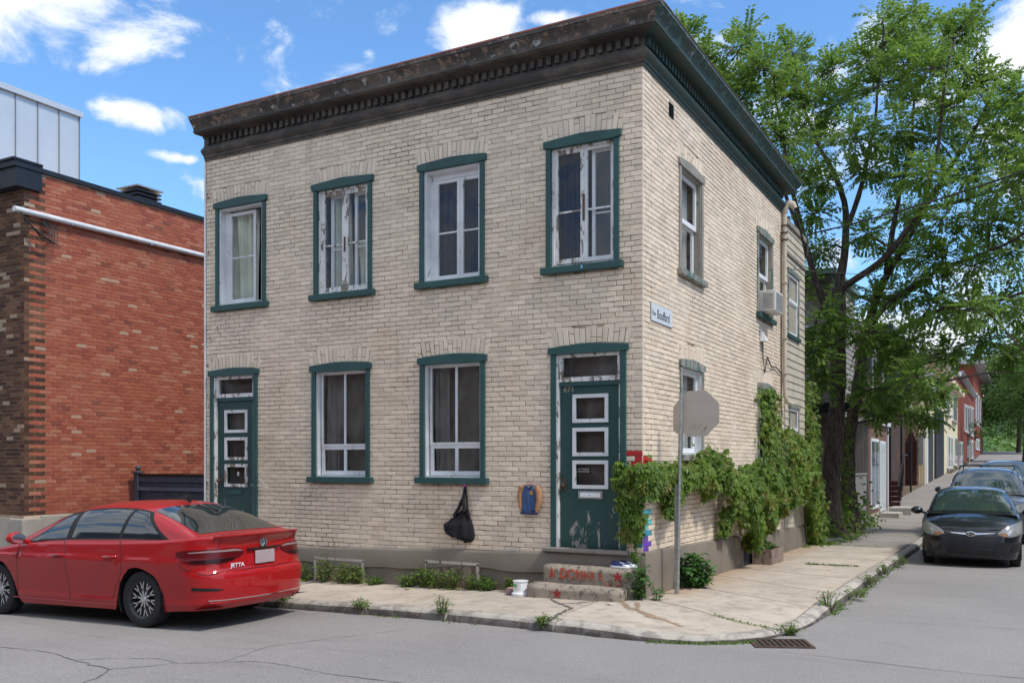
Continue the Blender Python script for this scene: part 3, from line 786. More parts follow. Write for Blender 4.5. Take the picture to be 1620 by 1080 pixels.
def sash(F, a, c, z0, z1, d, mat, parent, bar=.045, rails=(), mull=(), th=.035, rb=.022, glass=None, ang=0, hinge=None):
    """framed sash with glazing bars; every pane its own piece"""
    if ang:
        h = hinge; ca, sa = math.cos(ang), math.sin(ang)
        F0 = F; F = lambda u, z, dd: F0(h+(u-h)*ca-(dd-d)*sa, z, d+(u-h)*sa+(dd-d)*ca)
    b = MB(); rect(b, F, a, a+bar, z0, z1, d-th, d); rect(b, F, c-bar, c, z0, z1, d-th, d)
    rect(b, F, a+bar, c-bar, z0, z0+bar*1.2, d-th, d-.002); rect(b, F, a+bar, c-bar, z1-bar, z1, d-th, d-.002)
    zs = [z0+bar*1.2]+list(rails)+[z1-bar]; us = [a+bar]+list(mull)+[c-bar]
    for r in rails: rect(b, F, a+bar, c-bar, r-rb/2, r+rb/2, d-th+.004, d-.004)
    for m in mull: rect(b, F, m-rb/2, m+rb/2, z0+bar*1.2, z1-bar, d-th+.006, d-.006)
    o = b.build('sash', mat, parent); 
    for i, (u0, u1) in enumerate(zip(us, us[1:])):
        for j, (e, f) in enumerate(zip(zs, zs[1:])):
            q = MB(); q.quad(F(u0, e, d-th*.55), F(u1, e, d-th*.55), F(u1, f, d-th*.55), F(u0, f, d-th*.55)); q.build('pane', glass or m_glass, parent, fixn=False)
    return o
def inner_frame(F, a, c, z0, z1, mat, parent, t=.03, d0=-.02, d1=-.15):
    b = MB(); rect(b, F, a, a+t, z0, z1, d1, d0); rect(b, F, c-t, c, z0, z1, d1, d0); rect(b, F, a+t, c-t, z1-t, z1, d1, d0-.002); rect(b, F, a+t, c-t, z0, z0+t*.8, d1, d0-.002)
    return b.build('window_frame', mat, parent)
def std(i, F=FX):
    a, c, z0, zh = (FW if F is FX else SW)[i]; return a, c, z0, zh, a+.066, c-.066, z0, zh-.092
# upper 1: left leaf swung inward, dark gap on its right
a, c, z0, zh, ia, ic, iz, it = std(0); w = casing(FX, a, c, z0, zh, m_teal); w['label'] = 'sash window standing open with pale green curtain'
inner_frame(FX, ia, ic, iz, it, m_white, w, .035, -.0)
sash(FX, ia+.13, ic-.25, iz+.05, it-.07, -.10, m_white, w, .05, rails=(iz+.78,)); rect(MB(), FX, ia+.035, ia+.129, iz+.03, it-.04, -.12, -.1).build('side_board', m_white, w)
curtain(FX, ia-.1, ic-.33, iz, it, -.24, m_cgreen, w, 3, .045)
# upper 2: flaking casements with second sashes behind
a, c, z0, zh, ia, ic, iz, it = std(1); w = casing(FX, a, c, z0, zh, m_teal); mid = (ia+ic)/2
inner_frame(FX, ia, ic, iz, it, m_whitebad, w, .04)
sash(FX, ia+.04, mid+.005, iz+.04, it-.04, -.05, m_whitebad, w, .055, rails=(iz+.74,)); sash(FX, mid+.006, ic-.04, iz+.04, it-.04, -.05, m_whitebad, w, .055, rails=(iz+.74,))
sash(FX, ia+.13, mid-.02, iz+.04, it-.06, -.16, m_pvc, w, .05, rails=(iz+.70,)); sash(FX, mid+.1, ic-.05, iz+.04, it-.06, -.16, m_pvc, w, .05, rails=(iz+.70,))
curtain(FX, ia+.12, mid-.02, iz, it, -.25, m_cgreen, w, 2, .04); curtain(FX, mid+.14, ic-.05, iz+.05, iz+.78, -.25, m_cgreen, w, 3, .06)
rect(MB(), FX, mid-.008, mid+.012, iz+.62, iz+.84, -.055, -.035).build('latch', m_rust, w)
# upper 3: deep set casements, dark blue curtains
a, c, z0, zh, ia, ic, iz, it = std(2); w = casing(FX, a, c, z0, zh, m_teal); mid = (ia+ic)/2+.06
inner_frame(FX, ia, ic, iz, it, m_white, w, .04, -.005, -.2); rect(MB(), FX, ia+.04, ia+.115, iz+.03, it-.03, -.14, -.12).build('side_board', m_white, w)
rect(MB(), FX, ia+.04, ic-.04, it-.12, it-.03, -.14, -.11).build('top_board', m_white, w)
sash(FX, ia+.116, mid, iz+.04, it-.121, -.12, m_white, w, .05, rails=(iz+.70,)); sash(FX, mid+.003, ic-.02, iz+.04, it-.121, -.12, m_white, w, .05, rails=(iz+.70,))
curtain(FX, ia+.08, ic, iz, it, -.24, m_cblue, w, 7, .03)
# upper 4
a, c, z0, zh, ia, ic, iz, it = std(3); w = casing(FX, a, c, z0, zh, m_teal); mid = (ia+ic)/2
inner_frame(FX, ia, ic, iz, it, m_whitebad, w, .035)
sash(FX, ia+.03, mid+.005, iz+.05, it-.03, -.045, m_whitebad, w, .05, rails=(iz+.72,)); sash(FX, mid+.006, ic-.03, iz+.05, it-.03, -.05, m_white, w, .045, rails=(iz+.72,))
sash(FX, mid+.08, ic-.04, iz+.05, it-.05, -.13, m_pvc, w, .045, rails=(iz+.68,))
curtain(FX, ia+.03, mid-.02, iz, it, -.2, m_cblue, w, 4, .03)
rect(MB(), FX, mid-.01, mid+.014, iz+.58, iz+.92, -.052, -.03).build('latch', m_rust, w)
d_ = MB().prism([(-.80+.013*math.cos(t), 4.168+.018*math.sin(t)*(1.35 if math.sin(t) > 0 else 1)) for t in [6.283*i/12 for i in range(12)]], FX, .075, .078).build('drop_sticker', M('light_blue_sticker', (.2, .55, .85), .4, .03), w)
# lower pair: picture windows with insect screens
for i in (4, 5):
    a, c, z0, zh, ia, ic, iz, it = std(i); w = casing(FX, a, c, z0, zh, m_teal); mid = (ia+ic)/2+.02
    inner_frame(FX, ia, ic, iz, it, m_white, w, .03, -.01)
    zr = iz+.47
    sash(FX, ia+.055, ic-.02, zr-.012, it-.02, -.07, m_white, w, .028, mull=(mid,), rb=.035, glass=m_screen)
    sash(FX, ia+.055, ic-.02, iz+.03, zr-.013, -.078, m_white, w, .05, mull=(mid,), rb=.05, glass=m_screen)
    curtain(FX, ia+.05, ia+.36, iz, it, -.25, m_cwhite, w, 3, .03) if i == 4 else curtain(FX, ia+.05, ia+.28, iz, it, -.25, m_cwhite, w, 2, .03)
    rect(MB(), FX, ia, ic, iz, it, -.29, -.285).build('blind', m_cgrey, w)
# side windows: white vinyl double hung set back in weathered casings
sashes = []
for i in range(4):
    a, c, z0, zh = SW[i]; w = casing(SX, a, c, z0, zh, m_tealside if i in (1, 2, 3) else m_bare, .085, .045, proud=.022, smat=m_tealside if i != 1 else m_teal)
    ia, ic, iz, it = a+.08, c-.08, z0, zh-.095
    inner_frame(SX, ia, ic, iz, it, m_bare if i < 2 else m_white, w, .03, 0, -.12); mz = (iz+it)/2
    sash(SX, ia+.03, ic-.03, mz, it-.03, -.06, m_pvc, w, .055); sash(SX, ia+.03, ic-.03, iz+.03, mz+.03, -.10, m_pvc, w, .055)
    curtain(SX, ia+.45, ic-.04, iz, it, -.22, m_cwhite if i in (0, 2) else m_cgreen, w, 4, .03)
# ------- doors
def door(a, c, zb, zh, leaf_top, tr0, tr1, bad, num, nx):
    b = MB(); cw = .08
    rect(b, FX, a, a+cw, zb+.001, zh-.09, -.03, .028); rect(b, FX, c-cw, c, zb+.001, zh-.09, -.03, .028)
    hw = (c-a)/2+.035; m = (a+c)/2; n = 10
    top = [(m+hw*(1-2*i/n), zh+.038*(1-abs(1-2*i/n)**1.15)) for i in range(n+1)]
    b.prism([(m-hw, zh-.08), (a+cw+.01, zh-.09), (c-cw-.01, zh-.09), (m+hw, zh-.08)]+top, FX, -.03, .042)
    fr = b.build('door_frame', m_teal, house); bev(fr, .004, 1)
    ia, ic = a+cw, c-cw
    jm = MB(); rect(jm, FX, ia-.002, ia+.025, zb, zh-.085, -.12, .012); rect(jm, FX, ic-.02, ic+.002, zb, leaf_top, -.12, .006); jm.build('jamb', m_whitebad, fr)
    tf = MB(); q = (ia+.026, ic-.003)
    rect(tf, FX, q[0], q[1], tr1-.05, tr1, -.07, -.01); rect(tf, FX, q[0], q[1], tr0, tr0+.06, -.07, -.01); rect(tf, FX, q[0], q[0]+.05, tr0+.06, tr1-.05, -.07, -.012); rect(tf, FX, q[1]-.045, q[1], tr0+.06, tr1-.05, -.07, -.012)
    tf.build('transom_frame', m_whitebad, fr); g_ = MB(); g_.quad(FX(q[0]+.05, tr0+.06, -.05), FX(q[1]-.045, tr0+.06, -.05), FX(q[1]-.045, tr1-.05, -.05), FX(q[0]+.05, tr1-.05, -.05)); g_.build('pane', m_screen, fr, fixn=False); rect(MB(), FX, q[0]+.01, q[1]-.01, tr0+.01, tr1-.01, -.2, -.19).build('transom_blind', m_cgrey, fr)
    rect(MB(), FX, ia+.026, ic-.02, leaf_top, tr0-.002, -.12, -.02).build('transom_bar', m_teal, fr)
    lm = N('door_paint_%s' % ('peeling' if bad else 'worn')); xyz = lm.xyz(); p = lm.pos((1, 1, .28))
    low = lm.ramp(xyz[2], 1.55, zb+.05); nn = lm.noise(9, 8, .7, p, .4)
    thr = lm.math('SUBTRACT', .76 if not bad else .72, lm.math('MULTIPLY', low, .24 if bad else .19)); f = lm.ramp(nn, thr, lm.math('ADD', thr, .015))
    und = lm.mix(lm.noise(28, 4, .6, p), (.16, .14, .125), (.46, .43, .40))
    lm.bump(lm.math('MULTIPLY', f, -1.), .002, .6); mat = lm.fin(lm.mix(f, lm.mix(lm.noise(4), (.020, .060, .058), (.028, .076, .073)), und), .5)
    la, lc = ia+.03, ic-.022
    # leaf with three square lights cut through
    wl_ = .50; cx = (la+lc)/2+nx; L3 = [(cx-wl_/2, cx+wl_/2, z-.183, z+.183) for z in ((2.367, 1.935, 1.515) if not bad else (2.33, 1.89, 1.46))]
    b = MB(); hl = [(u+.05, v-.05, e+.05, f2-.05) for u, v, e, f2 in L3]; holed(FX, la, lc, zb, leaf_top, hl, -.05, b)
    for (u, v, e, f2) in hl:
        for p_, q_ in (((u, e), (u, f2)), ((u, f2), (v, f2)), ((v, f2), (v, e)), ((v, e), (u, e))): b.quad(FX(*p_, -.05), FX(*q_, -.05), FX(*q_, -.09), FX(*p_, -.09))
    dr = b.build('door', mat, house, fixn=False)
    for k, (u, v, e, f2) in enumerate(L3):
        b = MB(); t = .048
        for pol in ([(u, e), (v, e), (v-t, e+t), (u+t, e+t)], [(v, e), (v, f2), (v-t, f2-t), (v-t, e+t)], [(v, f2), (u, f2), (u+t, f2-t), (v-t, f2-t)], [(u, f2), (u, e), (u+t, e+t), (u+t, f2-t)]): b.prism(pol, FX, -.05, -.03)
        b.build('light_frame', m_whitebad if (bad and k) else m_white, dr)
        q = MB(); q.quad(FX(u+t, e+t, -.08), FX(v-t, e+t, -.08), FX(v-t, f2-t, -.08), FX(u+t, f2-t, -.08)); q.build('pane', m_screen, dr, fixn=False)
    rect(MB(), FX, la+.05, lc-.05, zb+.1, leaf_top-.05, -.19, -.18).build('door_blind', m_cgrey, dr)
    text('house_number', num, .105, M('dull_brass' if not bad else 'overpainted_number', (.30, .27, .2) if not bad else (.05, .11, .105), .5), frame(FX(la+.045, 2.585, -.048), (1, 0, 0), (0, 0, 1)), dr, .002)
    k = MB().lathe([(.001, -.075), (.02, -.072), (.03, -.055), (.028, -.04), (.012, -.03), (.012, 0)], (la+.055, .052, 1.37), 14, 'y'); k.box(la+.03, la+.08, .046, .0495, 1.3, 1.47); k.build('door_knob', m_rust, dr, smooth=True)
    return dr, la, lc, cx
dr, la, lc, cx = door(*FD[0][:2], .44, 3.15, 2.66, 2.715, 3.06, True, '667', 0)
rect(MB(), FX, cx-.16, cx+.12, 1.16, 1.22, -.05, -.035).build('mail_slot', m_teal, dr)
ks_ = MB().prism([(cx+.01+.022*math.cos(t), 1.50+.022*math.sin(t)) for t in [6.283*i/10 for i in range(10)]], FX, -.0795, -.078); rect(ks_, FX, cx-.008, cx+.028, 1.455, 1.482, -.0795, -.078); ks_.build('white_sticker', m_pvc, dr)
dr, la, lc, cx = door(*FD[1][:2], .57, 3.16, 2.66, 2.715, 3.08, False, '671', .01)
b = MB(); rect(b, FX, cx-.17, cx+.17, 1.205, 1.305, -.05, -.035); o = b.build('mail_slot', m_steel, dr); bev(o, .004)
b = MB(); rect(b, FX, cx-.14, cx+.14, 1.225, 1.283, -.035, -.028); b.build('mail_flap', m_pvc, dr)
MB().prism([(cx+.0+.008*math.cos(t), 1.252+.013*math.sin(t)) for t in [6.283*i/10 for i in range(10)]], FX, -.028, -.026).build('mail_mark', MC['light_blue_sticker'], dr)
rect(MB(), FX, cx-.2, cx-.01, 1.53, 1.605, -.079, -.077).build('notice', m_blackp, dr)
mw_ = M('notice_lettering', (.6, .58, .55), .6, .02)
text('notice_lettering', 'SLEY MARNES', .026, mw_, frame(FX(cx-.19, 1.575, -.0765), (1, 0, 0), (0, 0, 1)), dr, .0005)
text('notice_lettering', 'PIECES ARRIERES', .022, mw_, frame(FX(cx-.195, 1.545, -.0765), (1, 0, 0), (0, 0, 1)), dr, .0005)
rect(MB(), FX, cx-.2, cx-.06, 1.30, 1.318, -.078, -.076).build('paper_strip', m_pvc, dr)
for (a, c, z) in ((-7.54, -6.37, .44), (-1.36, -.16, .57)):
    o = rect(MB(), FX, a, c, z-.055, z, -.1, .11).build('door_sill', peel('grey_sill_wood', (.24, .22, .19), (.1, .09, .08), .45, 9), house); bev(o, .012)
# basement opening on the side, dark blue door, with the vine above
MB().box(-.02, .066, 4.62, 5.28, -.25, .30).build('basement_door', M('dark_blue_board', (.02, .028, .045), .5), house)

# ------- cornice
PROF = [(0, 6.60), (.022, 6.60), (.022, 6.638), (.04, 6.642), (.042, 6.675), (.07, 6.69), (.095, 6.715), (.104, 6.742), (.095, 6.768), (.07, 6.78), (.07, 6.795), (.045, 6.798), (.045, 6.825), (.03, 6.828), (.03, 6.955), (.055, 6.96), (.06, 6.985), (.235, 6.975), (.238, 6.99), (.262, 6.992), (.262, 7.015), (.252, 7.02), (.256, 7.05), (.275, 7.088), (.305, 7.12), (.328, 7.14), (.332, 7.158), (.35, 7.16), (.35, 7.205), (.30, 7.212)]
def cornmat(name, a, b, c, am):
    s = N(name); x = s.xyz()
    n = s.noise(2.2, 6, .65, s.pos((1, 1, 2))); n2 = s.noise(9, 7, .7, s.pos((1, 1, 1.4)), .3)
    col = s.mix(s.ramp(n, .42, .6), a, b)
    hi = s.ramp(x[2], 6.98, 7.06)
    col = s.mix(s.math('MULTIPLY', s.ramp(n2, .52, .62), hi), col, c)
    col = s.mix(s.math('MULTIPLY', s.ramp(s.noise(6, 7, .7, None, .3), .60, .66), s.math('MULTIPLY', hi, am)), col, (.42, .45, .46))
    s.bump(s.noise(40, 5), .006, .6)
    MC[name] = s.fin(col, .6, 0, .3); return s.m
m_cf = cornmat('weathered_brown_cornice_paint', (.06, .054, .05), (.115, .10, .085), (.24, .17, .13), .9)
m_cs = cornmat('weathered_teal_cornice_paint', (.04, .075, .07), (.06, .075, .065), (.10, .18, .16), .5)
YC = 7.62
b = MB(); b.grid([[(UL-.015, -d, z) for d, z in PROF], [(d, -d, z) for d, z in PROF]]); b.add([(UL-.015, -d, z) for d, z in PROF]+[(UL-.015, .1, 7.2), (UL-.015, .1, 6.6)], [tuple(range(len(PROF)+2))])
cf = b.build('cornice', m_cf, house, smooth=30)
b = MB(); b.grid([[(d, -d, z) for d, z in PROF], [(d, YC+d, z) for d, z in PROF], [(-.5, YC+d, z) for d, z in PROF]]); csd = b.build('cornice', m_cs, house, smooth=30)
for k in range(62):
    x = -7.5+k*.1215; MB().box(x, x+.062, -.078, -.028, 6.845, 6.945).build('dentil', m_cf, cf) if k == 0 else None
    if k == 0: d0 = bpy.data.objects['dentil']
    else: q = d0.copy(); COL.objects.link(q); q.parent = cf; q.location = (k*.1215, 0, 0)
for k in range(62):
    y = .02+k*.1225
    if k == 0: d0 = MB().box(.028, .078, y, y+.062, 6.845, 6.945).build('dentil', m_cs, csd)
    else: q = d0.copy(); COL.objects.link(q); q.parent = csd; q.location = (0, k*.1225, 0)
b = MB(); b.box(UL-.03, .355, -.355, -.2, 7.206, 7.226)
b.build('roof_flashing', M('red_roof_flashing', (.33, .10, .07), .55, .3, 8), cf)
MB().box(.2, .357, -.199, YC+.35, 7.206, 7.222).build('roof_flashing', m_rust, csd)
MB().box(UL-.01, .199, -.199, YC+.3, 7.1, 7.21).build('roof', M('roof_felt', (.09, .085, .08), .9), house)

# annex clad in boards
m_board = M('beige_clapboard', (.50, .45, .365), .7, .1, 3, .002, 60)
AW = [(8.2, 9.3, 4.28, 5.62), (8.3, 9.3, 1.75, 2.88)]
zb = .28
while zb < 6.45:
    z1 = zb+.152
    ex = sorted([(a, c) for a, c, e, f in AW if e-.03 < zb+.08 < f+.03])+[(9.92, 99)]
    s = YE+.005
    for (a, c) in ex:
        if a-s > .03:
            b = MB(); y0, y1 = s, a
            b.add([(-.02, y0, zb), (.022, y0, zb), (.006, y0, z1), (-.02, y0, z1), (-.02, y1, zb), (.022, y1, zb), (.006, y1, z1), (-.02, y1, z1)], [(0, 1, 2, 3), (4, 7, 6, 5), (1, 5, 6, 2), (0, 4, 5, 1), (3, 2, 6, 7)])
            b.build('board', m_board, house)
        s = max(s, c)
    zb = z1
MB().box(-3, -.021, YE+.01, 9.92, -.3, 6.5).build('annex_wall', m_board, house)
MB().box(-3, .06, YE-.1, 9.97, 6.46, 6.56).build('annex_roof', m_bare, house)
MB().box(-.02, .05, YE+.01, 9.95, 5.86, 5.92).build('trim_board', m_bare, house)
for a, c, e, f in AW:
    b = MB(); rect(b, SX, a, a+.08, e, f-.09, -.03, .03); rect(b, SX, c-.08, c, e, f-.09, -.03, .03); rect(b, SX, a-.03, c+.03, f-.09, f, -.03, .045); w = b.build('window', m_tealside, house)
    rect(MB(), SX, a-.04, c+.04, e-.07, e-.001, -.03, .06).build('sill', m_teal, w)
    m = (e+f)/2; sash(SX, a+.08, c-.08, m, f-.09, .015, m_pvc, w, .06, th=.02); sash(SX, a+.08, c-.08, e, m+.03, -.002, m_pvc, w, .06, th=.017)
MB().box(-.014, -.0015, .0015, .014, .5, 6.6).build('corner_fill', m_brick, house)
MC_W = M('cable_black', (.02, .02, .02), .6)
# ---------------------------------------------------------------- things on the side wall
t = thing('street_name_sign', (0, .67, 3.58), 'white enamel street name sign reading Rue Bouffard on the side wall', 'street sign')
o = MB().box(.006, .016, .27, 1.07, 3.475, 3.70).build('sign_plate', M('sign_white', (.62, .66, .70), .4, .04), t); bev(o, .004)
b = MB(); b.box(.004, .0055, .255, 1.085, 3.465, 3.71); b.build('sign_back', m_steel, t)
mt = M('sign_black_lettering', (.02, .02, .022), .5)
text('lettering', 'Rue', .085, mt, frame((.0165, .29, 3.55), (0, 1, 0), (0, 0, 1)), t, .0006)
text('lettering', 'Bouffard', .165, mt, frame((.0165, .47, 3.525), (0, 1, 0), (0, 0, 1)), t, .0006, .86)
t = thing('wall_vent', (0, 1.06, 6.4), 'small black louvred vent high in the side wall below the cornice', 'vent')
MB().box(.004, .008, .965, 1.155, 6.30, 6.49).build('backing', m_blackp, t)
for k in range(6):
    b = MB(); z = 6.31+k*.03; b.quad((.008, .97, z+.02), (.02, .97, z), (.02, 1.15, z), (.008, 1.15, z+.02)); b.build('louvre', m_blackp, t)
t = thing('air_conditioner', (.1, 6.15, 4.38), 'white window air conditioner resting on the upper side window sill', 'air conditioner')
o = MB().box(-.1, .30, 5.86, 6.5, 4.385, 4.76).build('cabinet', M('offwhite_plastic', (.58, .57, .53), .5, .05), t); bev(o, .015)
for k in range(9): MB().box(.301, .306, 5.92, 6.44, 4.42+k*.035, 4.435+k*.035).build('grille_slat', M('grey_fins', (.2, .21, .21), .5), t)
for k in range(7): MB().box(.08, .26, 5.853, 5.859, 4.44+k*.04, 4.455+k*.04).build('side_slot', MC['grey_fins'], t)
t = thing('service_mast', (.05, 7.7, 2.6), 'beige electric service mast with curved weatherhead strapped to the side wall', 'service mast')
m_mast = M('beige_painted_pipe', (.55, .48, .38), .6, .08)
MB().tube([(.06, 7.72, 6.62), (.06, 7.72, 3.2), (.07, 7.72, 2.98), (.11, 7.75, 2.86), (.19, 7.85, 2.82)], .042, 12).build('pipe', m_mast, t, smooth=50)
MB().tube([(.06, 7.72, 6.6), (.07, 7.72, 6.72), (.12, 7.74, 6.78), (.2, 7.78, 6.76), (.24, 7.8, 6.68)], [.06, .075, .08, .07, .05], 12).build('weatherhead', m_mast, t, smooth=60)
for k in range(3): MB().box(.0, .11, 7.66, 7.78, 6.05+k*.14, 6.07+k*.14).build('strap', m_rust, t)
for z in (5.2, 4.1, 3.4): MB().box(.0, .11, 7.66, 7.78, z, z+.025).build('strap', m_mast, t)
for j in range(3): MB().tube([(.22, 7.8, 6.68), (.34, 7.75+.05*j, 6.35-.08*j), (.40, 7.9+.06*j, 5.95-.1*j), (.36, 8.3+.08*j, 5.80+.04*j), (.3, 8.75, 5.95), (.26, 8.9+.08*j, 6.35)], .011, 6).build('drip_loop', MC_W, t, smooth=60)
tag(MB().tube([(.02, 7.58, 6.2), (.022, 7.58, 4.4), (.02, 7.6, 3.0), (.02, 7.62, .8)], .012, 6).build('wall_cable', M('brown_cable', (.1, .07, .05), .7), smooth=60), 'thin brown cable running down beside the service mast', 'cable')
def sag(a, c, s, n=20):
    return [tuple(a[i]+(c[i]-a[i])*k/n-(s*4*(k/n)*(1-k/n) if i == 2 else 0) for i in range(3)) for k in range(n+1)]
tag(MB().tube(sag((.28, 8.9, 6.4), (9.5, 2.0, 7.0), .35), .016, 6).build('overhead_cable', MC_W, smooth=60), 'black twisted overhead cable from the service mast across the side street', 'cable')
tag(MB().tube(sag((.05, 7.75, 5.5), (14, 16, 6.2), .5), .006, 5).build('overhead_cable', MC_W, smooth=60), 'thin telephone line from mid mast running through the tree', 'cable')
for zz, lab in ((9.6, 'upper thin power line crossing the far end of the side street'), (8.6, 'lower thin power line crossing the far end of the side street')):
    tag(MB().tube(sag((-2, 150, zz+1.2), (22, 130, zz), .5), .03, 5).build('overhead_cable', MC_W), lab, 'cable')
t = thing('wall_light', (0, 6.05, 3.9), 'small white triangular cover on the side wall below the air conditioner', 'wall fixture')
b = MB(); b.add([(.01, 5.93, 3.86), (.01, 6.18, 3.86), (.01, 5.95, 4.10), (.12, 5.93, 3.86), (.12, 6.18, 3.86), (.02, 5.95, 4.10)], [(0, 1, 2), (3, 5, 4), (0, 3, 4, 1), (1, 4, 5, 2), (0, 2, 5, 3)]); b.build('cover', m_pvc, t)
MB().tube([(.03, 6.05, 3.86), (.03, 6.07, 3.55), (.04, 6.15, 3.3), (.03, 6.4, 3.62), (.04, 6.7, 3.45), (.03, 7.1, 3.5), (.03, 7.6, 3.4)], .011, 6).build('cord', MC_W, t, smooth=60)

# ---------------------------------------------------------------- steps and what stands round them
st = thing('concrete_steps', (-.7, -.3, g(-.7, 0)), 'two worn concrete steps with red painted lettering below the green door', 'steps')
def rough(o, amp, sc_, seed=0, lvl=3):
    bm = bmesh.new(); bm.from_mesh(o.data)
    bmesh.ops.bevel(bm, geom=bm.edges[:], offset=.018, segments=2, affect='EDGES')
    for _ in range(lvl):
        es = [e for e in bm.edges if e.calc_length() > .06]
        if es: bmesh.ops.subdivide_edges(bm, edges=es, cuts=1, use_grid_fill=True)
    from mathutils import noise
    for v in bm.verts: v.co += noise.noise_vector(v.co*sc_+Vector((seed, 0, 0)))*amp
    for f in bm.faces: f.smooth = True
    bm.to_mesh(o.data); bm.free(); return o
lo = MB().box(-1.37, -.085, -.52, -.285, -.12, .145).build('lower_step', m_step, st); rough(lo, .012, 6)
up = MB().box(-1.25, -.012, -.28, -.055, -.12, .365).build('upper_step', m_step, st); rough(up, .008, 6, 3)
m_graf = peel('red_graffiti_paint', (.48, .075, .035), (.33, .22, .17), .45, 20, (1, 1, 1))
x = -1.16
for ch, w, sz in (('A', .17, .165), ('D', .105, .165), ('O', .115, .16), ('N', .105, .15), ('N', .1, .14), ('E', .11, .13), ('R', .1, .11)):
    text('lettering', ch, sz*1.15, m_graf, frame((x, -.290, .200+.004*len(ch)), (1, 0, 0), (0, 0, 1)), st, .004, .68); x += w if ch != 'A' else .155
def star(x, z, r, y, parent):
    b = MB()
    for k in range(5):
        a = math.pi/2+k*2*math.pi/5; c, s = math.cos(a), math.sin(a)
        b.prism([(x+c*r*.05+s*r*.2, z+s*r*.05-c*r*.2), (x+c*r+s*r*.17, z+s*r-c*r*.17), (x+c*r-s*r*.17, z+s*r+c*r*.17), (x+c*r*.05-s*r*.2, z+s*r*.05+c*r*.2)], lambda a_, b_, d: (a_, y-d+.0007*k, b_), 0, .006)
    return b.build('painted_star', peel('dark_red_star_paint', (.36, .02, .025), (.33, .2, .17), .35, 25, (1, 1, 1)) if 'dark_red_star_paint' not in MC else MC['dark_red_star_paint'], parent)
star(-.22, .265, .062, -.292, st); star(-.93, .045, .058, -.532, st)
for q in ([(-.38, -.291, .2), (-.37, -.291, .16), (-.33, -.291, .15), (-.3, -.291, .19)], [(-.24, -.291, .19), (-.22, -.291, .16), (-.17, -.291, .15), (-.17, -.291, .24)]): MB().tube(q, .006, 5).build('paint_stroke', m_graf, st)

# pair of sneakers
def shoe(x, y, z, rz, label):
    t = thing('sneaker', (x, y, z), label, 'shoe', 'pair of blue sneakers on the top step', rz)
    n = 16
    def outline(s): return [(.135*math.cos(a)*s, (.045+.008*math.cos(a))*math.sin(a)*s) for a in [2*math.pi*i/n for i in range(n)]]
    b = MB(); b.add([(x_, y_, h) for h, s in ((0, 1), (.004, 1.03), (.02, 1.02), (.024, .97)) for x_, y_ in outline(s)], [(r*n+i, r*n+(i+1) % n, (r+1)*n+(i+1) % n, (r+1)*n+i) for r in range(3) for i in range(n)]+[tuple(range(n)), tuple(3*n+i for i in range(n))])
    b.build('sole', m_pvc, t, smooth=50, local=True)
    rows = []
    for h, s, sh in ((.02, .97, 0), (.04, .93, 0), (.058, .8, -.01), (.07, .62, -.03)):
        rows.append([(x_+sh, y_, h+(.018*(-x_/.13) if h > .05 else 0)+(.0 if x_ < .05 else -.012*(h > .03))) for x_, y_ in outline(s)])
    b = MB(); b.grid([r+[r[0]] for r in rows]); b.build('upper', M('navy_canvas', (.02, .035, .14), .8, .1), t, smooth=60, local=True)
    b = MB(); b.grid([[(x_+.0, y_*.93, h) for x_, y_ in outline(s)[13:]+outline(s)[:4]] for h, s in ((.02, .985), (.036, .96), (.045, .8))]); b.build('toe_cap', m_pvc, t, smooth=60, local=True)
    for k in range(3): MB().box(.0+k*.022, .01+k*.022, -.025, .025, .064-k*.006, .068-k*.006).build('lace', m_pvc, t, local=True)
shoe(-.22, -.205, .372, R(-6), 'blue canvas sneaker on the top step, nearer the street'); shoe(-.16, -.10, .372, R(-14), 'blue canvas sneaker on the top step, nearer the door')

# bucket
t = thing('bucket', (-1.50, -.42, g(-1.5, 0)), 'white plastic tub with green label turned upside down beside the steps', 'bucket')
z0 = g(-1.5, 0)
MB().lathe([(.001, 0), (.115, 0), (.12, .01), (.118, .035), (.098, .05), (.092, .17), (.096, .175), (.1, .18), (.1, .192), (.001, .195)], (-1.50, -.42, z0), 28).build('tub', m_pvc, t, smooth=40)
b = MB(); b.grid([[(-1.5+.097*math.cos(a)*(1-.03*h), -.42+.097*math.sin(a)*(1-.03*h), z0+.075+.08*h) for a in [R(-150+90*i/12) for i in range(13)]] for h in (0, 1)]); b.build('label', M('label_white', (.7, .73, .7), .5), t, fixn=False)
b = MB(); b.grid([[(-1.5+.0985*math.cos(a), -.42+.0985*math.sin(a), z0+.115+.038*h+.02*(1-i/8)*(1-h)) for i, a in enumerate([R(-150+55*i/8) for i in range(9)])] for h in (0, 1)]); b.build('label_green', M('label_green', (.10, .42, .06), .5), t, fixn=False)
t = thing('jar', (-1.70, -.34, g(-1.7, 0)), 'small dusty pink plastic jar lying left of the white tub', 'jar')
z0 = g(-1.7, 0)
MB().lathe([(.001, -.06), (.04, -.06), (.045, -.05), (.045, .04), (.03, .05), (.03, .06), (.001, .06)], (-1.70, -.34, z0+.045), 16, 'y').build('body', M('dusty_pink_plastic', (.35, .22, .22), .5), t, smooth=50)
MB().lathe([(.033, .05), (.033, .075), (.001, .075)], (-1.70, -.34, z0+.045), 16, 'y').build('lid', m_plate, t, smooth=50)

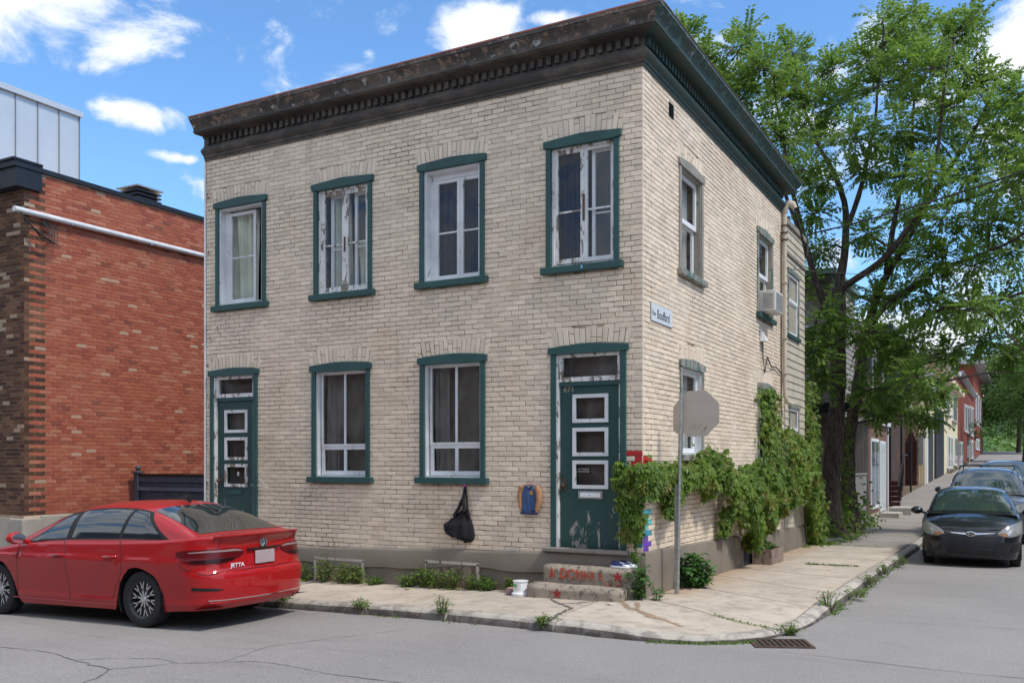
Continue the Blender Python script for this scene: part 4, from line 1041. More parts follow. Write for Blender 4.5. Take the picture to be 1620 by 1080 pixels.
# black cloth bag on a pink hook
t = thing('cloth_bag', (-2.58, -.03, 1.37), 'black cloth tote bag hanging from a pink hook on the wall', 'bag')
m_bag = M('black_cloth', (.012, .011, .014), .9, .3, 20, .002, 60)
prof = [(1.02, .035, -2.585), (.99, .06, -2.60), (.94, .105, -2.62), (.88, .16, -2.65), (.82, .215, -2.68), (.77, .248, -2.69), (.71, .25, -2.685), (.66, .225, -2.67), (.62, .17, -2.645), (.605, .09, -2.63), (.60, .01, -2.62)]
rows = []
for z, w, c in prof:
    rows.append([(c+w*math.cos(a)*(1.0), -.006-.10*min(1, w*4.5)*max(0, math.sin(a))*(1+.13*math.sin(a*9+z*6))-.0, z-.03*max(0, math.cos(a))*0+(.06*math.cos(a) if z < .8 else 0)*-.6+.012*math.sin(a*7)) for a in [math.pi*i/28 for i in range(29)]])
MB().grid(rows).build('sack', m_bag, t, smooth=80, fixn=False)
MB().tube([(-2.74, -.05, .93), (-2.66, -.05, 1.05), (-2.60, -.04, 1.2), (-2.575, -.03, 1.345)], [.03, .022, .018, .014], 7).build('strap', m_bag, t, smooth=60)
MB().tube([(-2.575, -.03, 1.345), (-2.545, -.045, 1.2), (-2.53, -.05, 1.05), (-2.50, -.05, .93)], [.014, .014, .014, .02], 7).build('strap', m_bag, t, smooth=60)
MB().tube([(-2.575, -.045, 1.345), (-2.59, -.06, 1.15), (-2.57, -.07, 1.0)], [.014, .02, .03], 7).build('strap', m_bag, t, smooth=60)
h = MB().tube([(-2.575, 0, 1.385), (-2.575, -.04, 1.38), (-2.575, -.055, 1.35), (-2.575, -.05, 1.33)], .008, 6)
h.build('hook', M('pink_plastic', (.62, .12, .48), .4), t, smooth=60)
b = MB()
for k in range(5): a = k*1.2566; b.tube([(-2.575, -.05, 1.365), (-2.575+.03*math.cos(a), -.052, 1.365+.03*math.sin(a))], .007, 5)
b.build('pink_bow', MC['pink_plastic'], t)

# child's jacket on a hanger
t = thing('child_jacket', (-1.56, -.03, 1.38), 'small blue child sweater with tan sleeves hung on a hanger by the door', 'jacket')
m_jb = M('blue_wool', (.055, .11, .24), .9, .18, 30, .002, 90); m_jt = M('tan_wool', (.36, .19, .10), .9, .18, 30, .002, 90)
rows = []
for j in range(11):
    v = j/10; z = 1.0+.37*v; hw = .13+.012*math.sin(v*3)-.035*max(0, v-.85)/.15*1.2
    if v > .92: hw -= .02
    r = []
    for i in range(17):
        s = -1+2*i/16; zz = z+(-.035*max(0, 1-abs(s)/.38) if j == 10 else (-.012*max(0, 1-abs(s)/.38) if j == 9 else 0))-(.03*max(0, abs(s)-.45) if v > .85 else 0)
        r.append((-1.575+hw*s, -.012-.045*(1-s*s)**.5-.008*math.sin(s*9+v*4)*(1-abs(s)), zz))
    rows.append(r)
MB().grid(rows).build('body', m_jb, t, smooth=80, fixn=False)
MB().tube([(-1.465, -.035, 1.345), (-1.425, -.05, 1.27), (-1.415, -.06, 1.17), (-1.435, -.07, 1.08), (-1.455, -.075, 1.02)], [.042, .044, .042, .036, .03], 10).build('sleeve', m_jt, t, smooth=70)
MB().tube([(-1.685, -.03, 1.345), (-1.712, -.035, 1.27), (-1.715, -.04, 1.2), (-1.71, -.04, 1.13), (-1.70, -.04, 1.06)], [.04, .036, .032, .028, .024], 10).build('sleeve', m_jt, t, smooth=70)
MB().box(-1.70, -1.455, -.06, -.02, .985, 1.01).build('hem', M('navy_rib', (.025, .035, .1), .9), t)
MB().tube([(-1.462, -.08, 1.045), (-1.468, -.082, 1.0)], .03, 10).build('cuff', MC['navy_rib'], t, smooth=60)
MB().tube([(-1.64, -.045, 1.365), (-1.6, -.058, 1.335), (-1.56, -.06, 1.332), (-1.52, -.055, 1.365)], .008, 6).build('collar', MC['navy_rib'], t, smooth=60)
MB().prism([(-1.535+.025*math.cos(a), 1.27+.03*math.sin(a)) for a in [6.283*i/10 for i in range(10)]], FX, .056, .064).build('badge', M('mustard_badge', (.45, .25, .05), .8), t)
MB().tube([(-1.68, -.03, 1.365), (-1.58, -.03, 1.395), (-1.48, -.03, 1.37)], .007, 6).build('hanger', M('pink_hanger', (.62, .32, .32), .5), t, smooth=60)
# wire hangers left on the wall
def hanger(x, z, s, label):
    b = MB(); b.tube([(x, -.01, z+.05*s), (x+.005, -.02, z), (x-.16*s, -.02, z-.10*s), (x+.18*s, -.02, z-.13*s), (x+.005, -.02, z)], .0035, 5)
    tag(b.build('wire_hanger', M('white_wire', (.7, .7, .72), .5), smooth=60), label, 'hanger')
hanger(-5.2, 1.33, 1., 'bent white wire hanger below the left lower window'); hanger(-6.4, 1.42, 1.1, 'thin white wire loop beside the peeling left door')

# stop sign seen from behind
px_, py_ = .27, .52; zb = gs(px_, py_)
t = thing('stop_sign', (px_, py_, zb), 'bare metal back of an octagonal stop sign on a steel post at the corner', 'road sign')
b = MB(); b.tube([(px_, py_, zb-.1), (px_+.02, py_, 1.2), (px_+.05, py_, 2.54)], .024, 12); o = b.build('post', m_steel, t, smooth=50)
b = MB(); b.box(px_-.03, px_+.005, py_-.028, py_-.022, zb, 1.4); b.build('post_flange', m_steel, t)
def octo(name, cx, cy, cz, r, mat, th=.004):
    P = [(cx+r*math.cos(R(22.5+45*k)), cz+r*math.sin(R(22.5+45*k))) for k in range(8)]
    return MB().prism(P, lambda a, b_, d: (a, cy+d, b_), 0, th).build(name, mat, t)
s = N('bare_aluminium'); f = s.noise(1.2, 5, .6, s.pos((1, 1, 12))); s.bump(s.noise(60, 3, .6, s.pos((1, 1, 14))), .0006, .5)
m_alu = s.fin(s.mix(f, (.44, .385, .335), (.58, .52, .46)), .5, .3, .5)
octo('octagonal_plate', .21+.30, py_+.045, 2.29, .315, m_alu); 
b = MB(); b.prism([(px_+.05-.085*0-.12, 2.07), (px_+.06, 2.0), (px_+.06, 2.52), (px_-.01, 2.46), (px_-.07, 2.38), (px_-.075, 2.16)], lambda a, b_, d: (a, py_+.05+d, b_), 0, .004); b.build('side_plate', m_alu, t)
for z in (2.14, 2.44): MB().lathe([(.001, -.012), (.012, -.01), (.012, 0)], (px_+.045, py_-.024, z), 8, 'y').build('bolt', m_steel, t)
wg = MB().tube([(.44, py_+.04, 2.16), (.48, py_+.04, 2.13), (.5, py_+.04, 2.17), (.54, py_+.04, 2.12), (.57, py_+.04, 2.16)], .003, 5); wg.tube([(.6, py_+.04, 2.1), (.64, py_+.04, 2.13), (.62, py_+.04, 2.08)], .006, 5)
wg.build('scribble', M('grey_scribble', (.3, .27, .25), .6), t)

# planter
t = thing('planter_box', (.35, 5.55, g(0, 5.5)), 'small weathered wooden planter box holding green leaves beside the wall', 'planter')
z0 = g(0, 5.5); m_pl = peel('grey_planter_wood', (.28, .22, .18), (.15, .1, .08), .45, 12)
for k in range(2):
    MB().box(.10, .42, 5.0, 5.03, z0+k*.13, z0+.125+k*.13).build('board', m_pl, t); MB().box(.40, .43, 5.031, 5.9, z0+k*.13, z0+.125+k*.13).build('board', m_pl, t); MB().box(.10, .42, 5.901, 5.93, z0+k*.13, z0+.125+k*.13).build('board', m_pl, t)
MB().box(.10, .399, 5.031, 5.9, z0, z0+.2).build('soil', m_earth, t)
PLANTER = t

# ---------------------------------------------------------------- the red brick neighbour
nb = thing('red_brick_building', (-12.394, 0, -.3), 'large orange red brick building with dark brown brick front on the left', 'building')
NX = -12.394; ZB, ZN = .66, 7.28
NF = lambda u, z, d: (NX+d, u, z)
NFF = lambda u, z, d: (NX-u, -d, z)   # mirrored: u grows to the left
def nfield(a, c, zlo, zhi, F, L, Rw, seed, skip=0):
    r = random.Random(seed); out = []; k = 0; z = zlo
    while z+Rw < zhi+.02:
        x = a+(L/2 if k % 2 else 0)
        if k % 2: out.append((a, a+L/2, z, k))
        while x < c: out.append((x, min(c, x+L), z, k)); x += L
        z += Rw; k += 1
    return out
LB2, RW2 = .222, .0752
def brick2(F, mat, b, a, c, z, r, jt=.011):
    fr = r.uniform(-.002, .003); j = lambda: r.uniform(-.001, .001)
    P = [(a+jt/2+j(), z+jt/2), (c-jt/2+j(), z+jt/2), (c-jt/2+j(), z+RW2-jt/2), (a+jt/2+j(), z+RW2-jt/2)]
    b.add([F(u, w, -.014) for u, w in P]+[F(u, w, fr) for u, w in P], [(i, (i+1) % 4, 4+(i+1) % 4, 4+i) for i in range(4)]+[(4, 5, 6, 7)])
r2 = random.Random(3)
vr = []
for q in range(8):
    b = MB(); brick2(lambda u, z, d: (d, u, z), None, b, -LB2/2, LB2/2, -RW2/2, r2); me = bpy.data.meshes.new('brick'); me.from_pydata(b.v, [], b.f)
    me.materials.append(m_rbrick); vr.append(me)
L1 = nfield(0, 16, ZB, ZN-.08, NF, LB2, RW2, 4); L1.sort(key=lambda t: -pxarea(NF, (t[0]+t[1])/2, t[2], t[1]-t[0], RW2) if .9 < t[2] and t[0] < 4.3 else 0)
bb = MB(); bd = MB(); cnt = 0
for (a, c, z, k) in L1:
    quo = a < .24 and (k % 2 == 0 or a < .01)
    if quo: brick2(NF, m_dbrick, bd, a, c, z, r2)
    elif cnt < 300 and c-a > .2:
        o = bpy.data.objects.new('brick', vr[r2.randrange(8)]); COL.objects.link(o); o.parent = nb; o.location = Vector(NF((a+c)/2, z+RW2/2, 0))-ORG[nb.name]; cnt += 1
    else: brick2(NF, m_rbrick, bb, a, c, z, r2)
for (a, c, z, k) in nfield(0, 6, ZB, ZN-.35, NFF, LB2, RW2, 4): brick2(NFF, m_dbrick, bd, a, c, z, r2)
o = bb.build('brickwork', m_rbrick, nb, fixn=False); o['kind'] = 'stuff'; o = bd.build('quoin_brickwork', m_dbrick, nb, fixn=False); o['kind'] = 'stuff'
MB().box(NX-14, NX-.009, .009, 16, -.6, ZN+.05).build('wall', m_rmortar, nb)
for (y0, y1, z1, d) in ((-.10, .32, .60, .10), (.33, 2.6, .645, .05), (2.61, 16, .62, .05)):
    o = MB().box(NX-.3, NX+d, y0, y1, -.6, z1).build('base_block', m_cblock, nb); bev(o, .02)
MB().box(NX-14, NX-.31, -.07, -.01, -.6, .61).build('base_block', m_cblock, nb)
m_dm = M('dark_grey_metal', (.03, .033, .04), .4, .1, metal=.5)
MB().box(NX-14, NX+.05, .02, 16, ZN-.055, ZN+.035).build('parapet_cap', m_dm, nb)
for k, (a, h0, h1, pr) in enumerate(((0, ZN-.44, ZN-.08, .22), (0, ZN-.078, ZN+.03, .27), (0, ZN+.032, ZN+.07, .31))): MB().box(NX-14, NX+.04+.01*k+pr*.3, -pr, .30-.005*k, h0, h1).build('front_cornice', m_dm, nb)
MB().tube([(NX+.08, -.25, 6.40), (NX+.08, 14, 6.44)], .055, 14).build('conduit', M('white_pipe', (.62, .64, .66), .4), nb, smooth=50)
for y in (.9, 2.8, 4.8): MB().box(NX+.0, NX+.145, y, y+.04, 6.34, 6.38).build('bracket', m_steel, nb)
cb = MB()
for k in range(5): cb.tube([(NX+.1, -.15, 6.36), (NX+.2, .05+.05*k, 6.1-.05*k), (NX+.22, .3+.06*k, 5.95-.02*k), (NX+.12, .45+.04*k, 6.1+.04*k), (NX+.08, .3, 6.3)], .012, 5)
cb.build('cable_bundle', MC_W, nb, smooth=60)
MB().tube([(NX-8, -1, 6.35), (NX, -.2, 6.05), (NX+.15, .1, 6.1)], .012, 5).build('cable', MC_W, nb)
# metal clad penthouse on its roof
X0 = NX-1.6; m_clad = M('pale_grey_metal_cladding', (.52, .56, .60), .35, .05, 1, metal=.3)
ya, yb, zt = -9*0+.3, 2.32, 9.36
for k in range(9):
    y1 = yb-k*.49; y0 = y1-.482
    if y0 < -1.8: break
    MB().box(X0-.06, X0, y0, y1, ZN, zt-.12).build('cladding_panel', m_clad, nb); MB().box(X0-.0, X0+.03, y1, y1+.012, ZN, zt-.12).build('standing_seam', M('seam_blue_grey', (.22, .25, .30), .4), nb)
MB().box(X0-6, X0-.061, -1.8, yb-.001, ZN, zt-.13).build('penthouse', m_clad, nb)
MB().box(X0-6, X0+.07, -1.85, yb+.06, zt-.12, zt).build('penthouse_cap', m_clad, nb)
MB().box(NX-1.6, NX-.5, 2.3, 3.2, ZN, ZN+.12).build('roof_kerb', m_clad, nb)
t = thing('roof_vent', (-13.1, 3.2, ZN), 'black louvred roof vent with flat cap on the red brick building', 'vent')
MB().box(-13.35, -12.85, 2.95, 3.45, ZN, ZN+.4).build('shaft', m_dm, t)
for k in range(4): MB().box(-13.42, -12.78, 2.88, 3.52, ZN+.1+k*.085, ZN+.13+k*.085).build('louvre', m_dm, t)
MB().box(-13.45, -12.75, 2.85, 3.55, ZN+.44, ZN+.47).build('cap', m_steel, t)

# ---------------------------------------------------------------- fence in the gap
fc = thing('blue_fence', (-10, 2.4, -.2), 'blue grey board fence with ball topped post closing the gap between the houses', 'fence')
m_fb = M('blue_grey_fence_paint', (.055, .07, .10), .6, .15); m_fr = M('lighter_fence_rail', (.11, .13, .18), .6, .15)
x = -12.10
while x < -7.7: MB().box(x, x+.128, 2.40, 2.42, -.25, 1.26, .002).build('board', m_fb, fc); x += .134
MB().box(-12.1, -7.62, 2.35, 2.46, 1.37, 1.43).build('rail', m_blackp, fc); MB().box(-12.1, -7.62, 2.36, 2.399, 1.262, 1.369).build('rail', m_fb, fc); MB().box(-12.1, -7.62, 2.34, 2.399, 1.08, 1.15).build('rail', m_fr, fc)
p = MB().box(-12.24, -12.11, 2.33, 2.46, -.25, 1.44).build('post', m_fb, fc); bev(p, .01)
MB().box(-12.27, -12.08, 2.30, 2.49, 1.441, 1.475).build('post_cap', m_fb, p); MB().lathe([(.001, .0), (.04, 0), (.025, .02), (.05, .05), (.058, .075), (.045, .11), (.001, .125)], (-12.175, 2.395, 1.475), 16).build('ball_finial', m_fb, p, smooth=60)
t = thing('recycling_bin', (-9.2, 1.8, -.2), 'bright blue recycling bin in the gap before the fence', 'bin')
o = MB().box(-9.75, -8.7, 1.5, 2.1, -.22, .84).build('body', M('blue_plastic', (.01, .05, .45), .4), t); bev(o, .04); o = MB().box(-9.79, -8.66, 1.45, 2.15, .85, .92).build('lid', MC['blue_plastic'], t); bev(o, .02)
TREE_LIMBS=[
([(0.02, 13.4, -0.15), (-0.03, 13.37, 0.72), (0.01, 13.33, 1.52), (0.11, 13.3, 2.31), (0.17, 13.27, 3.74), (0.2, 13.23, 5.0), (0.2, 13.2, 6.02)], 0.25, 0.16) ,
([(0.2, 13.2, 4.83), (-0.13, 13.0, 5.7), (-0.36, 12.8, 6.39), (-0.56, 12.6, 7.32), (-0.79, 12.4, 8.55), (-1.0, 12.2, 9.93), (-1.11, 12.0, 10.81)], 0.11, 0.02) ,
([(0.2, 13.2, 5.94), (0.35, 13.3, 6.97), (0.41, 13.4, 7.69), (0.23, 13.5, 8.53), (-0.16, 13.6, 9.34), (-0.61, 13.7, 10.34), (-0.92, 13.8, 11.58)], 0.12, 0.02) ,
([(0.42, 13.3, 7.63), (0.81, 13.23, 8.77), (1.05, 13.15, 10.03), (1.17, 13.07, 11.21), (1.27, 13.0, 11.93)], 0.08, 0.015) ,
([(0.2, 13.2, 5.94), (0.69, 13.0, 6.23), (1.21, 12.8, 6.42), (1.79, 12.6, 7.04), (2.25, 12.4, 7.67), (2.49, 12.2, 8.59), (2.63, 12.0, 9.65), (2.75, 11.8, 10.69)], 0.1, 0.02) ,
([(0.21, 14.6, 0.52), (0.21, 14.64, 2.18), (0.36, 14.68, 3.17), (0.57, 14.72, 4.5), (0.72, 14.76, 5.57), (1.12, 14.8, 6.58), (1.57, 14.84, 7.3), (2.01, 14.88, 8.15), (2.68, 14.92, 9.27), (3.42, 14.96, 10.35), (3.63, 15.0, 11.11)], 0.2, 0.03) ,
([(0.49, 14.4, 3.16), (0.59, 14.13, 4.43), (0.9, 13.86, 5.34), (1.52, 13.59, 5.73), (2.25, 13.31, 6.2), (3.34, 13.04, 6.48), (4.04, 12.77, 6.66), (4.59, 12.5, 6.96)], 0.12, 0.02) ,
([(0.68, 14.6, 5.13), (1.25, 14.03, 4.74), (1.82, 13.47, 5.04), (2.55, 12.9, 5.26), (3.36, 12.33, 5.23), (4.11, 11.77, 5.25), (4.68, 11.2, 5.34)], 0.1, 0.02) ,
([(1.12, 14.8, 6.58), (1.26, 14.88, 7.59), (1.38, 14.96, 8.59), (1.67, 15.04, 9.71), (1.77, 15.12, 11.03), (1.81, 15.2, 12.2)], 0.09, 0.015) ,
([(2.0, 15.0, 8.18), (2.87, 14.67, 8.15), (3.71, 14.33, 8.26), (4.5, 14.0, 8.2)], 0.07, 0.015) ,
([(-0.13, 13.0, 5.7), (-0.29, 12.8, 5.29), (-0.33, 12.6, 4.48), (-0.19, 12.4, 3.68)], 0.05, 0.012) ,
([(1.25, 14.0, 4.73), (1.66, 13.67, 4.17), (2.11, 13.33, 3.51), (2.27, 13.0, 2.73)], 0.05, 0.012) ,
([(3.37, 12.0, 5.18), (3.87, 11.75, 4.55), (4.45, 11.5, 3.68)], 0.04, 0.01) ,
([(-0.36, 12.8, 6.39), (-0.7, 12.7, 7.51), (-1.33, 12.6, 9.48), (-2.1, 12.5, 10.86), (-2.89, 12.4, 11.79)], 0.07, 0.012) ,
]
TREE_CLUMPS=[(-3.27, 11.76, 12.43, 0.35), (-2.9, 11.89, 11.76, 0.48), (-2.59, 12.5, 11.44, 0.57), (-2.45, 13.5, 12.7, 0.42), (-2.3, 12.05, 10.59, 0.64), (-1.78, 12.19, 11.01, 0.71), (-1.29, 11.77, 11.22, 0.54), (-1.36, 13.82, 11.18, 0.75), (-1.28, 14.98, 12.86, 0.49), (-1.09, 14.87, 12.0, 0.69), (-1.49, 11.98, 9.95, 0.7), (-0.91, 12.49, 9.69, 0.79), (-0.51, 14.01, 10.92, 0.66), (-0.44, 14.51, 10.23, 0.67), (-0.22, 15.1, 12.26, 0.48), (0.09, 15.22, 11.39, 0.6), (0.81, 11.42, 9.07, 0.58), (0.82, 13.91, 11.83, 0.48), (1.16, 14.22, 12.45, 0.48), (1.17, 13.43, 11.03, 0.62), (1.83, 11.85, 10.76, 0.58), (1.91, 13.27, 12.05, 0.53), (2.39, 11.43, 10.34, 0.63), (1.78, 15.49, 11.16, 0.75), (2.55, 15.15, 12.51, 0.57), (2.92, 13.63, 11.06, 0.68), (2.84, 12.44, 9.76, 0.72), (3.05, 15.36, 12.65, 0.35), (3.38, 13.75, 10.71, 0.6), (3.7, 15.24, 10.39, 0.71), (3.42, 15.07, 9.75, 0.79), (3.98, 13.44, 9.01, 0.66), (4.11, 12.99, 10.0, 0.36), (2.35, 13.87, 9.57, 0.77), (1.57, 13.07, 9.6, 0.69), (4.46, 11.77, 8.16, 0.67), (4.59, 12.46, 9.31, 0.55), (3.0, 14.9, 8.82, 0.87), (3.87, 11.21, 7.55, 0.67), (2.41, 11.22, 7.91, 0.62), (1.48, 14.01, 8.8, 0.55), (1.02, 12.35, 8.57, 0.31), (4.49, 13.57, 7.51, 0.8), (3.46, 13.26, 7.28, 0.81), (2.57, 12.65, 7.25, 0.73), (1.45, 15.79, 8.28, 0.59), (-0.42, 11.94, 8.68, 0.53), (-0.17, 12.98, 8.61, 0.3), (-0.14, 11.97, 7.58, 0.33), (3.98, 14.04, 6.64, 0.75), (3.23, 12.33, 6.09, 0.64), (2.43, 12.71, 6.39, 0.66), (1.42, 14.59, 6.87, 0.57), (0.93, 12.54, 7.13, 0.31), (-0.29, 13.68, 7.03, 0.33), (-0.76, 15.34, 6.55, 0.52), (0.24, 11.48, 4.92, 0.47), (-0.08, 11.3, 4.18, 0.41), (-0.01, 12.1, 3.65, 0.38), (0.95, 14.67, 5.95, 0.66), (1.63, 13.95, 5.78, 0.63), (0.98, 12.14, 4.65, 0.52), (1.34, 12.59, 4.23, 0.6), (1.97, 11.85, 4.41, 0.57), (2.4, 13.2, 5.44, 0.68), (3.15, 11.21, 4.94, 0.54), (3.71, 14.35, 5.5, 0.69), (4.25, 15.3, 5.29, 0.71), (3.97, 15.58, 4.39, 0.56), (3.43, 14.53, 4.62, 0.46), (4.53, 15.61, 3.89, 0.55), (2.16, 11.09, 3.48, 0.38), (2.45, 12.39, 3.28, 0.32), (2.08, 15.64, 2.84, 0.27), (1.25, 14.72, 3.48, 0.57), (0.94, 12.97, 3.37, 0.38), (1.47, 15.53, 3.02, 0.3), (2.62, 13.98, 4.3, 0.31), (1.0, 14.93, 3.0, 0.33), (-1.8, 11.98, 12.2, 0.19), (1.21, 13.13, 12.45, 0.22), (1.98, 11.65, 11.79, 0.2), (3.28, 12.83, 11.99, 0.15)]
# ---------------------------------------------------------------- cars
class Car:
    def __init__(s, p): s.__dict__.update(p)
    def ztop(s, x): return curve_ip(s.ZT, x)
    def hw(s, x, z):
        w = s.W*curve_ip(s.WX, x)*curve_ip(s.WZ, z)
        return w
    def front(s, z): return curve_ip(s.FZ, z)
    def rear(s, z): return curve_ip(s.RZ, z)
    def outline(s, z, inset=0.):
        """left half outline from front centre to rear centre at height z"""
        xf, xr = s.front(z)-inset, s.rear(z)+inset; out = []
        cyf, cyr, cxf, cxr = s.cy
        wf = s.hw(xf-cxf, z)-inset; wr = s.hw(xr+cxr, z)-inset
        crf, crr = s.crown
        for i in range(10):
            y = (wf-cyf)*i/10; out.append((xf-crf*(y/wf)**2, y))
        e = xf-crf*((wf-cyf)/wf)**2
        for i in range(9):
            a = math.pi/2*i/8; out.append((e-cxf+cxf*math.cos(a)**.9, wf-cyf+cyf*math.sin(a)**.9))
        x0 = e-cxf; x1 = xr+crr*((wr-cyr)/wr)**2+cxr
        for i in range(1, s.NS):
            x = x0+(x1-x0)*i/s.NS; out.append((x, s.hw(x, z)-inset))
        for i in range(9):
            a = math.pi/2*(1-i/8); out.append((x1-cxr*math.cos(a)**.9, wr-cyr+cyr*math.sin(a)**.9))
        for i in range(1, 11):
            y = (wr-cyr)*(1-i/10); out.append((xr+crr*(y/wr)**2, y))
        return out
    def zbot(s, x):
        z = curve_ip(s.ZB, x)
        for ax in s.axles:
            d = abs(x-ax)
            if d < s.RA: z = max(z, s.RT+math.sqrt(s.RA**2-d*d)*.985)
        return z
    def shell(s):
        ref = s.outline(.6); K = len(ref); nv = 26; cols = []
        cache = {}
        for k in range(K):
            zb = s.zbot(ref[k][0]) if 8 < k < K-9 else curve_ip(s.ZB, ref[k][0])
            zt = s.ztop(ref[k][0]); col = []
            rf = s.rf
            for j in range(nv+5):
                if j <= nv: z = zb+(zt-rf-zb)*j/nv; ins = 0
                else:
                    a = math.pi/2*(j-nv)/4; z = zt-rf+rf*math.sin(a); ins = rf*(1-math.cos(a))
                o = s.pt(k, z, ins); col.append((o[0], o[1], z))
            cols.append(col)
        return cols
    def pt(s, k, z, ins=0):
        key = (round(z, 4), round(ins, 4))
        if not hasattr(s, '_c'): s._c = {}
        if key not in s._c: s._c[key] = s.outline(z, ins)
        return s._c[key][k]
    # ------- greenhouse
    def groof(s, x): return curve_ip(s.GZ, x)
    def gpt(s, x, th, off=0):
        zb = s.ztop(x)-.03; Z = max(s.groof(x), zb+.012); w0 = s.hw(x, min(s.ztop(x), 1.0))-s.gi; H = Z-zb
        h = max(0, math.sin(th))**(2/s.ge)*H; full = s.lean; w = (w0-full*h)*(max(0, math.cos(th))**.72)
        return Vector((x, w, zb+h))
    def gth(s, x, f):  # angle for a fraction of the height
        return math.asin(min(1, f)**(s.ge/2))
    def patch(s, fn, nu, nv, off, name, mat, parent, mirror=False, thick=True):
        P = [[fn(u/nu, v/nv) for v in range(nv+1)] for u in range(nu+1)]
        def nrm(i, j):
            a = P[min(i+1, nu)][j]-P[max(i-1, 0)][j]; b = P[i][min(j+1, nv)]-P[i][max(j-1, 0)]; n = a.cross(b)
            if n.length < 1e-9: return Vector((0, 0, 1))
            n.normalize(); c = P[i][j]-Vector((0, 0, .55))
            if n.dot(c) < 0: n = -n
            return n
        for sg in ((1, -1) if mirror else (1,)):
            b = MB(); rows = [[P[i][j]+nrm(i, j)*off for j in range(nv+1)] for i in range(nu+1)]
            rows = [[(q.x, q.y*sg, q.z) for q in r] for r in rows]; b.grid(rows)
            low = [[P[i][j]-nrm(i, j)*.006 for j in range(nv+1)] for i in range(nu+1)]
            per = [(i, 0) for i in range(nu+1)]+[(nu, j) for j in range(1, nv+1)]+[(i, nv) for i in range(nu-1, -1, -1)]+[(0, j) for j in range(nv-1, 0, -1)]
            n = len(per); b.add([rows[i][j] for i, j in per]+[(low[i][j].x, low[i][j].y*sg, low[i][j].z) for i, j in per], [(q, (q+1) % n, n+(q+1) % n, n+q) for q in range(n)])
            o = b.build(name, mat, parent, smooth=35, local=True)
        return o
    def side(s, x, z):
        """point on the flank"""
        return Vector((x, s.hw(x, z), z))
    def rearpt(s, t, z):
        """t: 0 rear centre .. ~1 corner .. >1 forward along the flank; metres along the outline"""
        o = s.outline(z)[::-1]; return s._walk(o, t, z)
    def frontpt(s, t, z): return s._walk(s.outline(z), t, z)
    def _walk(s, o, t, z):
        sg = 1 if t >= 0 else -1; t = abs(t); L = 0
        for a, b in zip(o, o[1:]):
            d = math.dist(a, b)
            if L+d >= t: f = (t-L)/d; return Vector((a[0]+(b[0]-a[0])*f, (a[1]+(b[1]-a[1])*f)*sg, z))
            L += d
        return Vector((*o[-1], z))
    def band(s, walk, keys, name, mat, parent, off=.004, mirror=True, nu=16, nv=6):
        """keys: (t, zlow, zhigh)"""
        lo = [(t, a) for t, a, b in keys]; hi = [(t, b) for t, a, b in keys]; t0, t1 = keys[0][0], keys[-1][0]
        return s.patch(lambda u, v: walk(t0+(t1-t0)*u, curve_ip(lo, t0+(t1-t0)*u)*(1-v)+curve_ip(hi, t0+(t1-t0)*u)*v), nu, nv, off, name, mat, parent, mirror)

def wheel_mesh(c, style, parent, x, side):
    """tyre with its rim as a sub part; side +1 left"""
    r, w = c.RT, c.TW; y = side*(c.W-.035-w/2)
    b = MB(); h = w/2
    prof = [(r*.66, -h*.75), (r*.70, -h*.95), (r*.86, -h), (r*.95, -h*.93), (r*.985, -h*.75), (r, -h*.4), (r, h*.4), (r*.985, h*.75), (r*.95, h*.93), (r*.86, h), (r*.70, h*.95), (r*.66, h*.75)]
    b.lathe(prof, (x, y, r), 48, 'y'); wh = b.build('wheel', m_rubber, parent, smooth=45, local=True)
    d = MB(); yo = y+side*(h*.35)
    d.lathe([(.001, 0), (r*.60, 0), (r*.60, -side*.08)], (x, y-side*.0, r), 32, 'y'); d.build('brake_disc', m_blackp, wh, local=True)
    ri = MB(); ri.lathe([(r*.60, -side*.06), (r*.62, side*(h*.72)), (r*.665, side*(h*.86)), (r*.68, side*h*.9), (r*.68, side*h*.6)], (x, y, r), 40, 'y')
    rm = ri.build('rim', m_alloyd if style == 'y' else m_grey, wh, smooth=30, local=True)
    sp = MB(); hub = yo+side*.025
    def spoke(a0, r0, a1, r1, w0, w1):
        P = []
        for (a, rr, ww) in ((a0, r0, w0), (a1, r1, w1)):
            c_, s_ = math.cos(a), math.sin(a); P.append([(x+c_*rr*r-s_*ww, r+s_*rr*r+c_*ww), (x+c_*rr*r+s_*ww, r+s_*rr*r-c_*ww)])
        poly = [P[0][0], P[1][0], P[1][1], P[0][1]]
        sp.prism(poly, lambda p, q, dd: (p, dd, q), hub-side*.03, hub)
    if style == 'y':
        for k in range(10):
            a = 2*math.pi*k/10+.15
            spoke(a, .12, a+.02, .38, .011, .010); spoke(a+.02, .36, a+.19, .645, .009, .008); spoke(a+.0, .30, a-.13, .645, .008, .008)
    else:
        for k in range(7): a = 2*math.pi*k/7; spoke(a, .1, a, .63, .035, .022)
    sp.build('spokes', m_alloy, wh, local=True)
    MB().lathe([(.001, side*.012), (r*.10, side*.01), (r*.13, -side*.005), (r*.13, -side*.03)], (x, hub, r), 20, 'y').build('hub_cap', m_alloy, wh, smooth=40, local=True)
    return wh

